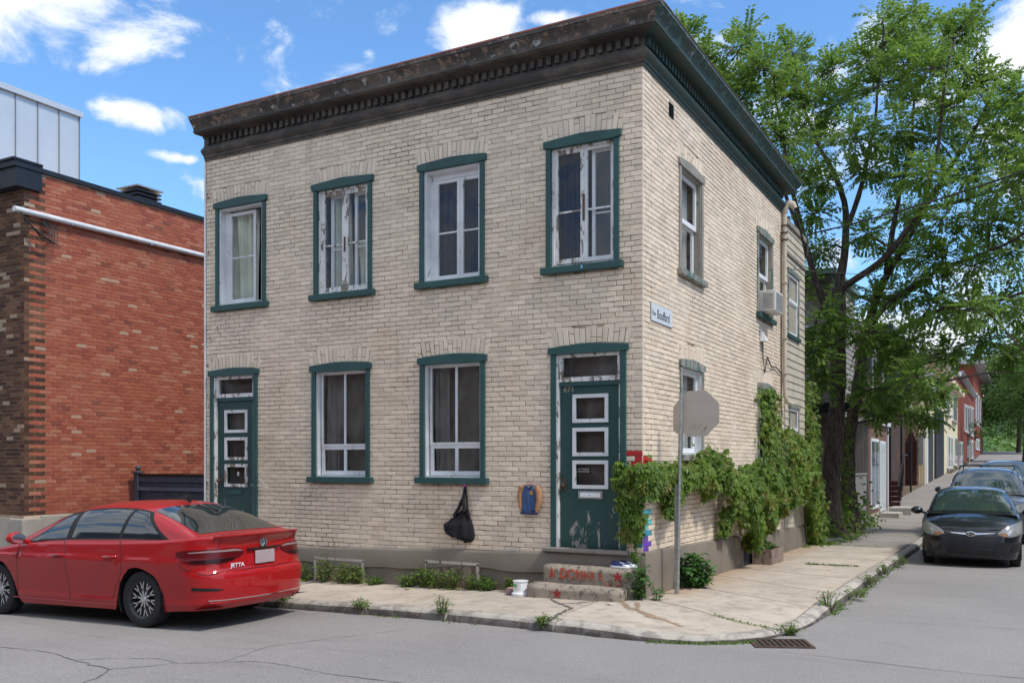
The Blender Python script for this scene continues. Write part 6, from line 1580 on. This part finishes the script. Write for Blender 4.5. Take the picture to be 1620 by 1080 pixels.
for k in range(260): z = V.uniform(.3, 2.9); a = V.uniform(2.4, 5.2); addleaf(.34+.22*math.cos(a)-.02*z, 14.45+.25*math.sin(a)-.3, z, math.cos(a), math.sin(a))
palmate(VP, VD, VS, 'foliage', m_vine, vine)['kind'] = 'stuff'
sv = MB()
for k in range(14):
    y0 = V.uniform(0, 9); P = []; y = y0; z = V.uniform(1.3, 1.6)
    for q in range(10): P.append((.04+.08*V.random(), y, z)); y += V.uniform(.08, .22); z += V.gauss(0, .05)
    sv.tube(P, .008, 5)
sv.tube([(.05, 9.8, -.1), (.08, 9.6, .6), (.1, 9.2, 1.2), (.1, 8.6, 1.5)], .02, 6); sv.tube([(-.04, -.08, 1.3), (-.06, -.1, .9), (-.05, -.09, .45)], .004, 4)
sv.build('stems', m_bark, vine, smooth=60)['kind'] = 'stuff'

def plant(name, x, y, z, r, h, n, label, cat, group=None, size=(.05, .09), mat=m_bush, stems=9, wid=.55, seed=1, spread=.5):
    t = thing(name, (x, y, z), label, cat, group); q = random.Random(seed); P = []; T = []; Nn = []; L = []; Wd = []; b = MB()
    for k in range(stems):
        a = q.uniform(0, 6.28); rr = r*q.uniform(.2, 1); hh = h*q.uniform(.6, 1)*(1-.35*rr/r); tip = Vector((x+rr*math.cos(a), y+rr*math.sin(a), z+hh)); base = Vector((x+rr*.3*math.cos(a), y+rr*.3*math.sin(a), z-.02)); mid = (base+tip)/2+Vector((0, 0, h*.12))
        b.tube([base, mid, tip], [.005, .004, .002], 4)
        for j in range(n//stems):
            f = q.uniform(.08, 1.0); p = base*(1-f)**2+mid*2*f*(1-f)+tip*f*f; a2 = q.uniform(0, 6.28); d = Vector((math.cos(a2), math.sin(a2), q.uniform(-.5, .5)))
            P.append(tuple(p+d*r*spread*.4*q.random())); T.append(tuple(d)); Nn.append((d.x*-.3+q.gauss(0, .3), d.y*-.3+q.gauss(0, .3), 1)); s = q.uniform(*size); L.append(s); Wd.append(s*wid)
    b.build('stems', m_stem, t, smooth=60); leaves('foliage', P, T, Nn, L, Wd, mat, t)['kind'] = 'stuff'
    return t
plant('bush', .27, 1.28, gs(.3, 1.28), .26, .62, 700, 'dense broad leaved bush growing at the side wall behind the sign post', 'bush', size=(.07, .12), stems=22, wid=.6, seed=3)
plant('weed', .03, -.22, gs(0, -.2), .17, .60, 230, 'tall soft green weed beside the concrete steps at the corner', 'weed', size=(.05, .1), stems=9, mat=m_bush, seed=4)
plant('weed', .22, -.12, gs(.2, -.1), .12, .26, 70, 'small weed between the corner weed and the sign post', 'weed', size=(.04, .07), stems=6, mat=m_bush, seed=5)
G = 'weeds along the foot of the front wall'
W8 = [(-5.35, .35, .22, 'low leafy weed clump at the wall beside the red car'), (-4.95, .45, .22, 'wispy weed in front of the left end of the left basement panel'), (-4.62, .50, .24, 'taller weed in front of the left basement panel'), (-4.35, .3, .22, 'leafy weed at the right side of the left basement panel'), (-4.05, .16, .2, 'small weed just right of the left basement panel'),
      (-3.45, .30, .22, 'weed clump at the left end of the right basement panel'), (-3.2, .38, .2, 'feathery weed before the left part of the right basement panel'), (-2.95, .42, .2, 'tall thin weed in the middle of the right basement panel'), (-2.7, .44, .2, 'tall weed before the right part of the right basement panel'), (-2.42, .34, .22, 'leafy weed at the right end of the right basement panel'), (-2.15, .28, .18, 'green weed right of the right basement panel'), (-1.82, .30, .07, 'narrow upright weed left of the pink jar')]
for i, (x, h, r, lab) in enumerate(W8):
    plant('weed', x, -.14-.02*(i % 3), gs(x, -.15), r, h*rnd.uniform(.75, 1.15), 230 if h > .25 else 150, lab, 'weed', G, size=(.025, .08), stems=16 if r > .1 else 6, mat=m_weed, wid=.42, seed=20+i)
G = 'weeds growing in the kerb joints'
K9 = [(-4.25, -1.78, .2, 'grass tuft in the kerb joint nearest the red car'), (-2.96, -1.83, .17, 'grass tuft in the middle kerb joint before the panels'), (-1.76, -1.86, .26, 'tallest grass tuft, in the kerb joint below the black bag'), (-.36, -2.0, .13, 'small weed in the kerb joint below the steps'), (2.02, -1.05, .12, 'weed at the kerb end of the diagonal pavement joint'), (2.1, .62, .26, 'bushy weed on the kerb beyond the storm drain'), (2.22, 2.0, .1, 'low weed in the gutter of the side street, nearest one'),
      (2.2, 3.6, .14, 'low weed in the side street gutter, second one'), (2.2, 5.2, .17, 'weed in the side street gutter at the green pavement joint'), (2.24, 7.0, .14, 'weed in the side street gutter just before the black car')]
for i, (x, y, h, lab) in enumerate(K9):
    plant('weed', x, y, gs(x, y)-.05, .13 if y < -1 else .2, h+.02, 200 if y < -1.5 else 90, lab, 'weed', G, size=(.03, .08), stems=14, mat=m_weed, wid=.22 if y < -1.5 else .45, seed=50+i)
# moss and tiny weeds in pavement joints: uncountable
P = []; T = []; Nn = []; L = []; Wd = []
def mossline(pts, n, w, h=.03):
    for k in range(n):
        s = V.random()*(len(pts)-1); i = int(s); f = s-i; a, c = pts[i], pts[i+1]; x = a[0]+(c[0]-a[0])*f+V.gauss(0, w); y = a[1]+(c[1]-a[1])*f+V.gauss(0, w)
        if mnoise.noise(Vector((x*2.2, y*2.2, 3))) < -.12: continue
        inroad = w < 0; z = gs(x, y)-.004
        P.append((x, y, z)); T.append((V.gauss(0, .7), V.gauss(0, .7), V.uniform(.2, 1.1))); Nn.append((V.gauss(0, 1), V.gauss(0, 1), 1)); s_ = V.uniform(.4, 1)*h; L.append(s_); Wd.append(s_*.45)
def mossroad(pts, n, w, h=.035):
    for k in range(n):
        s = V.random()*(len(pts)-1); i = int(s); f = s-i; a, c = pts[i], pts[i+1]; x = a[0]+(c[0]-a[0])*f+V.gauss(0, w); y = a[1]+(c[1]-a[1])*f+V.gauss(0, w)
        P.append((x, y, road_z(x, y)-.003)); T.append((V.gauss(0, .7), V.gauss(0, .7), V.uniform(.2, 1.1))); Nn.append((V.gauss(0, 1), V.gauss(0, 1), 1)); s_ = V.uniform(.4, 1)*h; L.append(s_); Wd.append(s_*.5)
mossline([(.9, -.62), (1.95, -1.15)], 260, .018, .035); mossline([(.6, 5.5), (1.1, 5.52), (2.0, 5.6)], 500, .022, .05); mossline([(0, 10.3), (2.0, 10.3)], 200, .02, .04)
mossline([(-3.2, -1.68), (-.6, -1.84)], 150, .01, .02); mossline([(-1.0, -.58), (-.45, -1.15), (-.32, -1.95)], 90, .015, .02)
mossroad([(.85, -2.14), (1.3, -2.0), (1.62, -1.8), (1.8, -1.6)], 420, .02, .045); mossroad([(-1.2, -1.98), (-3, -1.92)], 40, .02, .05)
mossroad([(2.14, .4), (2.16, 1.6), (2.16, 4), (2.18, 7.5)], 520, .035, .05)
mossline([(.1, 9.2), (.35, 10.2), (.5, 11), (.6, 12.5), (.6, 15)], 900, .10, .09)
o = leaves('joint_moss', P, T, Nn, L, Wd, m_weed); o['kind'] = 'stuff'; o['label'] = 'moss and tiny weeds growing in the pavement joints and gutter'
o['category'] = 'moss'
# leaves in the planter
z0 = g(0, 5.5)
plant('planter_plant', .24, 5.3, z0+.19, .12, .28, 90, 'green leafy plant growing in the wooden planter box', 'plant', size=(.05, .1), stems=7, seed=9)
plant('planter_plant', .26, 5.75, z0+.19, .1, .2, 60, 'smaller yellowing plant at the far end of the planter box', 'plant', size=(.05, .09), stems=6, mat=m_weed, seed=10)
# litter
for x, y, lab in ((-.12, -.78, 'small white crumpled paper scrap on the pavement before the steps'), (-3.25, -.45, 'yellow dead leaf on the pavement below the right basement panel')):
    b = MB(); b.add([(x-.05, y, gs(x, y)+.004), (x, y-.03, gs(x, y)+.02), (x+.05, y+.01, gs(x, y)+.006), (x, y+.04, gs(x, y)+.015)], [(0, 1, 2), (0, 2, 3)]); tag(b.build('litter', m_pvc if 'white' in lab else M('dead_leaf', (.5, .42, .05), .7)), lab, 'litter')

# ---------------------------------------------------------------- houses along the side street
m_sid = M('grey_beige_siding', (.27, .25, .22), .75, .12, 2)
h1 = thing('siding_house', (-3, 17.5, -.2), 'grey beige clapboard house half hidden behind the tree', 'house')
MB().box(-7, -.32, 15.2, 19.35, -.4, 6.75).build('wall', m_sid, h1)
z = 2.95
while z < 6.6:
    for F_ in (lambda u, w, d: (u, 15.2-d, w), lambda u, w, d: (-.32+d, u, w)):
        a, c_ = (-5, -.32) if F_(0, 0, 0)[1] > 10 and F_(0, 0, 0)[0] == 0 else (15.2, 19.35)
        b = MB(); b.add([F_(a, z, -.01), F_(a, z, .025), F_(a, z+.15, .008), F_(c_, z, -.01), F_(c_, z, .025), F_(c_, z+.15, .008)], [(0, 1, 4, 3), (1, 2, 5, 4), (0, 2, 1), (3, 4, 5)]); b.build('board', m_sid, h1)
    z += .15
MB().box(-7, -.15, 15.0, 19.4, 6.75, 6.9).build('roof', M('green_metal_roof', (.10, .17, .15), .5), h1)
MB().box(-5, .25, 14.55, 15.15, 3.0, 3.25).build('awning', m_dm, h1)
w = MB().box(-1.15, -.75, 15.14, 15.19, 4.2, 5.4).build('window', m_white, h1); q = MB(); q.quad((-1.1, 15.13, 4.25), (-.8, 15.13, 4.25), (-.8, 15.13, 5.35), (-1.1, 15.13, 5.35)); q.build('pane', m_carglass2, w, fixn=False)
MB().box(-1.6, -.6, 15.12, 15.19, .0, 2.2).build('door', m_blackp, h1)
# vestibule with patio windows
h2 = thing('brown_vestibule', (-.5, 21.6, -.25), 'single storey brown shingled porch with tall white patio windows', 'porch')
m_shg = M('brown_shingle', (.20, .105, .075), .8, .25, 14); m_gw = M('weathered_grey_boards', (.24, .23, .22), .8, .2, 3, vec=(6, 6, .4))
MB().box(-2.5, .08, 19.42, 23.86, -.35, 2.9).build('wall', m_shg, h2)
for k in range(5): x0 = -.44+.105*k; MB().box(x0, x0+.1, 19.38, 19.419, .0, 2.95).build('board', m_gw, h2)
MB().box(-2.5, .10, 19.36, 23.9, -.4, .02).build('base', m_cblock, h2)
for k in range(17): MB().box(.081, .095, 19.45, 23.8, .10+k*.165, .255+k*.165).build('shingle_course', m_shg, h2)
MB().box(-2.5, .22, 19.25, 24.0, 2.9, 3.05).build('roof', m_white, h2)
w = MB().box(.08, .13, 19.66, 21.5, .18, 2.42).build('window', m_pvc, h2); MB().box(.131, .134, 19.76, 20.55, .30, 2.32).build('pane', glassmat('pale_curtained_glass', (.7, .8, .82), .5, .12, .5), w); MB().box(.131, .134, 20.62, 21.42, .30, 2.32).build('pane', MC['pale_curtained_glass'], w)
MB().box(.10, .128, 19.7, 21.46, .25, 2.35).build('curtain', M('pale_blue_blind', (.48, .56, .58), .8), w)
w = MB().box(.08, .13, 21.8, 23.3, .02, 2.38).build('door', m_pvc, h2); MB().box(.131, .134, 21.95, 23.15, .12, 2.28).build('pane', M('frosted_door_pane', (.5, .58, .6), .3), w)
MB().box(.08, .15, 23.8, 23.95, -.3, 3.0).build('corner_post', m_pvc, h2)
tag(MB().box(.16, .75, 21.3, 22.5, -.3, .0).build('concrete_step', m_cblock), 'low grey concrete step before the vestibule door', 'step'); tag(MB().box(.3, 1.0, 22.6, 24.1, -.3, .12).build('concrete_step', m_cblock), 'taller grey concrete block step beyond the vestibule door', 'step')
f3 = thing('wooden_fence', (-.1, 17.4, -.2), 'weathered grey board fence between the tree and the porch', 'fence')
y = 15.6
while y < 19.2: MB().box(.0, .03, y, y+.14, -.2, 1.28, .004).build('board', m_gw, f3); y += .15
MB().box(-.01, .06, 15.5, 19.3, 1.285, 1.34).build('cap_rail', m_gw, f3)
# brown house with upstairs gallery
h4 = thing('brown_brick_house', (-3, 33, 0), 'dark brown brick house with projecting gallery and front stairs', 'house')
m_bb = red_brick('dark_chocolate_brick', [(0, (.07, .045, .035)), (.5, (.09, .055, .04)), (.9, (.12, .08, .06))])
MB().box(-9, -1.2, 25.5, 43.4, -.4, 7.0).build('wall', m_bb, h4)
MB().box(-1.199, -.2, 28, 36.5, 4.15, 4.45).build('gallery_floor', m_bare, h4); MB().box(-1.199, -.15, 28, 36.6, 6.9, 7.1).build('gallery_roof', m_dm, h4)
for y in (28.1, 32.2, 36.3): MB().box(-.31, -.23, y, y+.08, 0, 6.9).build('post', m_dm, h4)
for k in range(37): MB().box(-.29, -.26, 28.2+k*.22, 28.23+k*.22, 4.45, 5.35).build('baluster', m_dm, h4)
MB().box(-.31, -.24, 28.1, 36.4, 5.351, 5.40).build('handrail', m_dm, h4)
for (a, c_, e, f) in ((30, 31.2, 4.5, 6.4), (33.5, 35, 4.8, 6.3), (38, 39.5, 4.8, 6.3)):
    w = MB().box(-1.199, -1.14, a, c_, e, f).build('window', m_pvc, h4); MB().box(-1.139, -1.13, a+.1, c_-.1, e+.1, f-.1).build('pane', m_carglass, w)
sr = thing('front_stairs', (-.3, 30, 0), 'dark red metal front stairs with handrails beside the porch', 'stairs')
m_dr = M('dark_red_metal', (.07, .02, .02), .5)
for k in range(6): MB().box(-.75, .25, 26.2+k*.32, 26.5+k*.32, -.2+k*.19, -.03+k*.19).build('tread', m_dr, sr)
for x in (-.72, .22):
    MB().tube([(x, 26.2, .75), (x, 28.2, 1.95), (x, 29.5, 1.95)], .03, 6).build('handrail', m_blackp, sr)
    for k in range(8): MB().tube([(x, 26.3+k*.26, .05+k*.15), (x, 26.3+k*.26, .8+k*.155)], .012, 4).build('baluster', m_blackp, sr)
# buff brick pier, gate
h5 = thing('buff_brick_pier', (-1, 44, .3), 'yellow buff brick side wall with dark drainpipe beyond the brown house', 'wall')
MB().box(-6, -.56, 44.0, 44.3, -.3, 7.2).build('wall', m_rmortar, h5)
bb = MB(); r3 = random.Random(5)
z = -.1
k = 0
while z < 7.1:
    x = -1.9-(.11 if k % 2 else 0)
    while x < -.57: x1 = min(x+.24, -.56); bb.box(x+.008, x1-.004, 43.985, 44.0, z+.008, z+.092); x += .24
    z += .10; k += 1
bb.build('brickwork', m_ybrick, h5, fixn=False)['kind'] = 'stuff'
MB().tube([(-1.30, 43.9, 0), (-1.30, 43.9, 7.0)], .07, 8).build('drainpipe', m_rust, h5)
gt = thing('ornate_gate', (-.95, 43.7, .3), 'dark brown ornate wooden gate with pointed top before the buff brick wall', 'gate')
for k in range(7): MB().box(-1.22+k*.082, -1.145+k*.082, 43.75, 43.79, .2, 2.75).build('board', m_dr, gt)
for z in (.5, 1.6, 2.1, 2.6): MB().box(-1.24, -.63, 43.70, 43.749, z, z+.12).build('rail', m_dr, gt)
MB().prism([(-1.22, 2.751), (-.66, 2.751), (-.94, 3.5)], lambda a, b_, d: (a, 43.75+d, b_), 0, .04).build('pediment', m_dr, gt)
tag(MB().box(-.52, -.30, 43.4, 43.75, 1.5, 3.2).build('meter_box', m_steel), 'grey utility meter box at the cream building corner', 'meter box')
# cream building
h6 = thing('cream_building', (-4, 60, .8), 'cream two storey row house with white cornice and dark carriage gate', 'building')
m_cr = M('cream_render', (.62, .54, .36), .8, .08, 1); GZ_ = lambda y: g(0, y)
MB().box(-10, -.3, 44.35, 77.1, -.2, 7.55).build('wall', m_cr, h6)
MB().box(-10, .8, 43.5, 59.5, 7.55, 7.72).build('cornice', m_white, h6); MB().box(-10, .05, 59.51, 77.2, 7.55, 7.68).build('cornice', m_white, h6); MB().box(-10, .25, 44.1, 77.15, 7.2, 7.549).build('frieze', m_cr, h6); MB().box(-10, .5, 44, 77, 7.681, 8.5).build('roof', m_dm, h6) if 0 else None
for (a, c_, e, f) in ((60.9, 64.4, 5.0, 7.1), (69, 74.3, 4.9, 7.1), (62.9, 65.2, 1.2, 3.6), (66.2, 68.3, 1.2, 3.6), (71, 75, 1.4, 3.7), (47.0, 49.0, 5.1, 6.9)):
    w = MB().box(-.299, -.2, a, c_, e, f).build('window', m_pvc, h6); MB().box(-.199, -.19, a+.2, c_-.2, e+.12, f-.12).build('pane', M('far_window_glass', (.30, .36, .40), .1), w); MB().box(-.299, -.1, a-.1, c_+.1, e-.12, e-.001).build('sill', m_bare, w)
w = MB().box(-.299, -.22, 51.0, 58.3, .3, 5.1).build('carriage_gate', m_blackp, h6)
for k in range(9): MB().box(-.219, -.19, 51.2+k*.8, 51.75+k*.8, .4, 4.9).build('board', M('gate_navy', (.015, .017, .03), .5), w)
MB().box(-.299, -.24, 45.5, 49.6, .35, 4.2).build('door', m_blackp, h6); MB().box(-.299, -.2, 44.7, 45.3, .3, 4.4).build('door_post', m_pvc, h6)
# red brick row
RB = [('red_brick_row_house', 77.25, 111.4, 1.0, 9.4, 11.0, 'red brick row house with stepped grey cornice right of the cream building'), ('red_brick_row_house', 111.5, 148, 2.0, 13.3, 13.3, 'farthest red brick house with overhanging grey cornice')]
for i, (nm, y0, y1, zb, zt, zt2, lab) in enumerate(RB):
    h7 = thing(nm, (-4, (y0+y1)/2, zb), lab, 'house', 'red brick row houses up the side street')
    MB().box(-5, -.3, y0, y1, -.5, zt).build('wall', m_fbrick, h7)
    if i == 0:
        MB().box(-3, -.299, y0+16, y1, zt, 10.2).build('wall', m_fbrick, h7)
        for k in range(4): MB().box(-10, -.0+.15*k*.5, y0, y1, zt-.25+.12*k, zt-.14+.12*k).build('cornice_course', m_steel, h7) if k < 3 else None
        MB().box(-2, -.6, y0+2, y0+4, zt, zt+1.1).build('chimney', m_fbrick, h7)
    else: MB().box(-12, .9, y0-.5, y1, zt, zt+.35).build('cornice', m_steel, h7)
    ws = [(88.4, 92, 4.6, 7.3), (93, 96.5, 4.6, 7.4), (98.6, 101.5, 4.5, 7.7), (102.7, 105.5, 4.5, 7.8), (106, 108.5, 4.5, 7.9), (80.3, 84, 1.3, 3.5), (98, 102, 2.0, 4.0), (104, 108, 2.0, 4.1)] if i == 0 else [(118, 122, 6.4, 10.4), (126, 130, 6.4, 10.5), (134, 138, 6.4, 10.6), (118, 122, 3.2, 4.6), (126, 130, 3.2, 4.7)]
    for (a, c_, e, f) in ws: w = MB().box(-.299, -.16, a, c_, e, f).build('window', m_pvc, h7); MB().box(-.159, -.15, a+.5, c_-.5, e+.2, f-.2).build('pane', MC['far_window_glass'], w)
# street furniture far up the side street
for (x, y, z0, z1, lab) in ((.62, 60, 2.1, 2.95, 'back of a grey parking sign, the nearer of two before the cream building'), (.9, 70, 2.0, 2.95, 'back of a pale parking sign, the farther of two before the red brick house')):
    t = thing('parking_sign', (x, y, g(x, y)), lab, 'sign', 'parking signs up the side street'); MB().tube([(x, y, g(x, y)), (x, y, z1+.1)], .04, 6).build('post', m_steel, t); MB().box(x-.16, x+.16, y-.03, y-.02, z0, z1).build('plate', m_steel, t)
# tree crowns and wooded hill at the end of the street
def far_tree(x, y, h, r, n, label, seed, group='trees at the end of the side street', ls=.45):
    z = g(x, y); t = thing('distant_tree', (x, y, z), label, 'tree', group); q = random.Random(seed)
    MB().tube([(x, y, z-.3), (x+.2, y, z+h*.3), (x, y, z+h*.6)], [.35, .28, .15], 8).build('trunk', m_bark, t, smooth=60)
    P = []; T = []; Nn = []; L = []; Wd = []
    cl = [(x+q.gauss(0, r*.42), y+q.gauss(0, r*.35), z+h*q.uniform(.28, .92), r*q.uniform(.28, .5)) for _ in range(34)]
    for k in range(n):
        c_ = cl[q.randrange(len(cl))]; d = Vector((q.gauss(0, 1), q.gauss(0, 1), q.gauss(.1, 1))).normalized(); rad = c_[3]*q.uniform(.55, 1.0)
        P.append((c_[0]+d.x*rad, c_[1]+d.y*rad, c_[2]+d.z*rad*.75)); T.append((d.x+q.gauss(0, .6), d.y+q.gauss(0, .6), -.4+q.gauss(0, .4))); Nn.append((d.x+q.gauss(0, .3), d.y+q.gauss(0, .3), d.z+.5)); s = ls*q.uniform(.6, 1.2); L.append(s); Wd.append(s*.6)
    leaves('crown', P, T, Nn, L, Wd, m_far, t)['kind'] = 'stuff'
FT = [(5.0, 97, 10.5, 4.2, 9000, 'nearest dark green street tree overhanging the far cars', .35), (8.5, 84, 12, 5, 9000, 'large green tree at the right edge of the street end', .4), (-1.5, 152, 17, 7, 9000, 'bright green tree rising above the red brick row', .5), (4.5, 150, 19, 8, 9000, 'broad tree closing the end of the street', .5),
      (10, 140, 18, 8, 8000, 'tree beyond the right edge of the street end', .5), (-7, 165, 18, 8, 8000, 'tree above the roofs at the foot of the hill', .5)]
for i, (x, y, h, r, n, lab, ls) in enumerate(FT): far_tree(x, y, h, r, n, lab, 70+i, ls=ls)
b = MB(); rows = []
for j in range(13):
    rows.append([(-260+40*i, 240+22*j, g(0, 160)-2+(34*sm(j/12))*(.75+.25*math.sin(i*.9+.5))+3*math.sin(i*2.1+j)) for i in range(14)])
b.grid(rows); hill = struct(b.build('wooded_hill', M('hill_green', (.035, .07, .02), .95, .35, .06), smooth=80, fixn=False))
P = []; T = []; Nn = []; L = []; Wd = []; q = random.Random(4)
for k in range(26000):
    i = q.uniform(0, 13); j = q.uniform(0, 12); x = -260+40*i; y = 240+22*j
    if x < -120: continue
    i0, j0 = min(int(i), 12), min(int(j), 11); a = rows[j0][i0][2]*(1-(i-i0))+rows[j0][i0+1][2]*(i-i0); c_ = rows[j0+1][i0][2]*(1-(i-i0))+rows[j0+1][i0+1][2]*(i-i0); z = a*(1-(j-j0))+c_*(j-j0)
    P.append((x, y, z+q.random()**.7*7*(.6+.4*math.sin(x*.31)*math.sin(y*.37)))); T.append((q.gauss(0, 1), q.gauss(0, 1), q.gauss(0, .6))); Nn.append((q.gauss(0, .4), -1+q.gauss(0, .4), 1)); s = q.uniform(1.5, 3); L.append(s); Wd.append(s*.7)
o = leaves('wooded_slope', P, T, Nn, L, Wd, m_far); o['kind'] = 'stuff'; o['label'] = 'dense green woods covering the hill behind the street'; o['category'] = 'woods'
# ---------------------------------------------------------------- the other sides of both streets (seen in the reflections)
def block_house(name, x0, x1, y0, y1, h, mat, face, label):
    z0 = g(max(x0, 0), max(y0, 0)) if face == 'W' else 0
    t = thing(name, ((x0+x1)/2, (y0+y1)/2, z0), label, 'house', 'houses across the streets')
    MB().box(x0, x1, y0, y1, -.5, h).build('wall', mat, t)
    MB().box(x0-.15, x1+.15, y0-.15, y1+.15, h, h+.45).build('cornice', m_dm, t)
    a0, a1 = (x0, x1) if face == 'N' else (y0, y1); n = max(2, int((a1-a0)/2.1)); st_ = (a1-a0)/n
    F_ = (lambda u, z, d: (u, y1+d, z)) if face == 'N' else (lambda u, z, d: (x0-d, u, z))
    for i in range(n):
        c_ = a0+st_*(i+.5)
        for e, f in ((1.3, 3.0), (4.3, 6.0)):
            if i == n-1 and e < 2:
                w = rect(MB(), F_, c_-.5, c_+.5, .5, 3.0, 0, .05).build('door', m_teal if mat is not m_cr else m_dr, t); continue
            w = rect(MB(), F_, c_-.48, c_+.48, e, f, 0, .06).build('window', m_pvc, t); rect(MB(), F_, c_-.4, c_+.4, e+.08, f-.08, .061, .065).build('pane', m_carglass, w)
            rect(MB(), F_, c_-.55, c_+.55, e-.1, e-.001, 0, .09).build('sill', m_bare, w)
xs = [(-36, -27.5, m_fbrick), (-27, -19, m_dbrick), (-18.6, -11, m_cr), (-10.6, -3.2, m_fbrick), (-2.8, 4.5, m_dbrick), (4.9, 12.5, m_rbrick)]
lab1 = ['far left red brick house across the front street', 'dark brick house left of the cream one across the front street', 'cream rendered house across the front street', 'red brick house right of the cream one across the front street', 'dark brick house behind the camera across the front street', 'orange brick corner house behind the camera']
for i, (a, c_, m_) in enumerate(xs): block_house('row_house', a, c_, -27, -17.0, 6.8+.5*(i % 3), m_, 'N', lab1[i])
ys = [(-4, 4, m_fbrick), (4.5, 13, m_dbrick), (13.5, 22, m_cr), (22.5, 34, m_fbrick), (34.5, 46, m_dbrick)]
lab2 = ['red brick corner house across the side street', 'second house from the corner across the side street, dark brick', 'third house from the corner across the side street, cream', 'fourth house from the corner across the side street, red brick', 'fifth house from the corner across the side street, dark brick']
for i, (a, c_, m_) in enumerate(ys): block_house('row_house', 14.5, 24, a, c_, 6.9+.4*(i % 3), m_, 'W', lab2[i])
struct(MB().box(-60, 12.6, -17, -14.6, -.4, -.0).build('pavement', m_walk)); struct(MB().box(12.0, 14.5, -2.0, 90, -.5, .02).build('pavement', m_walk))
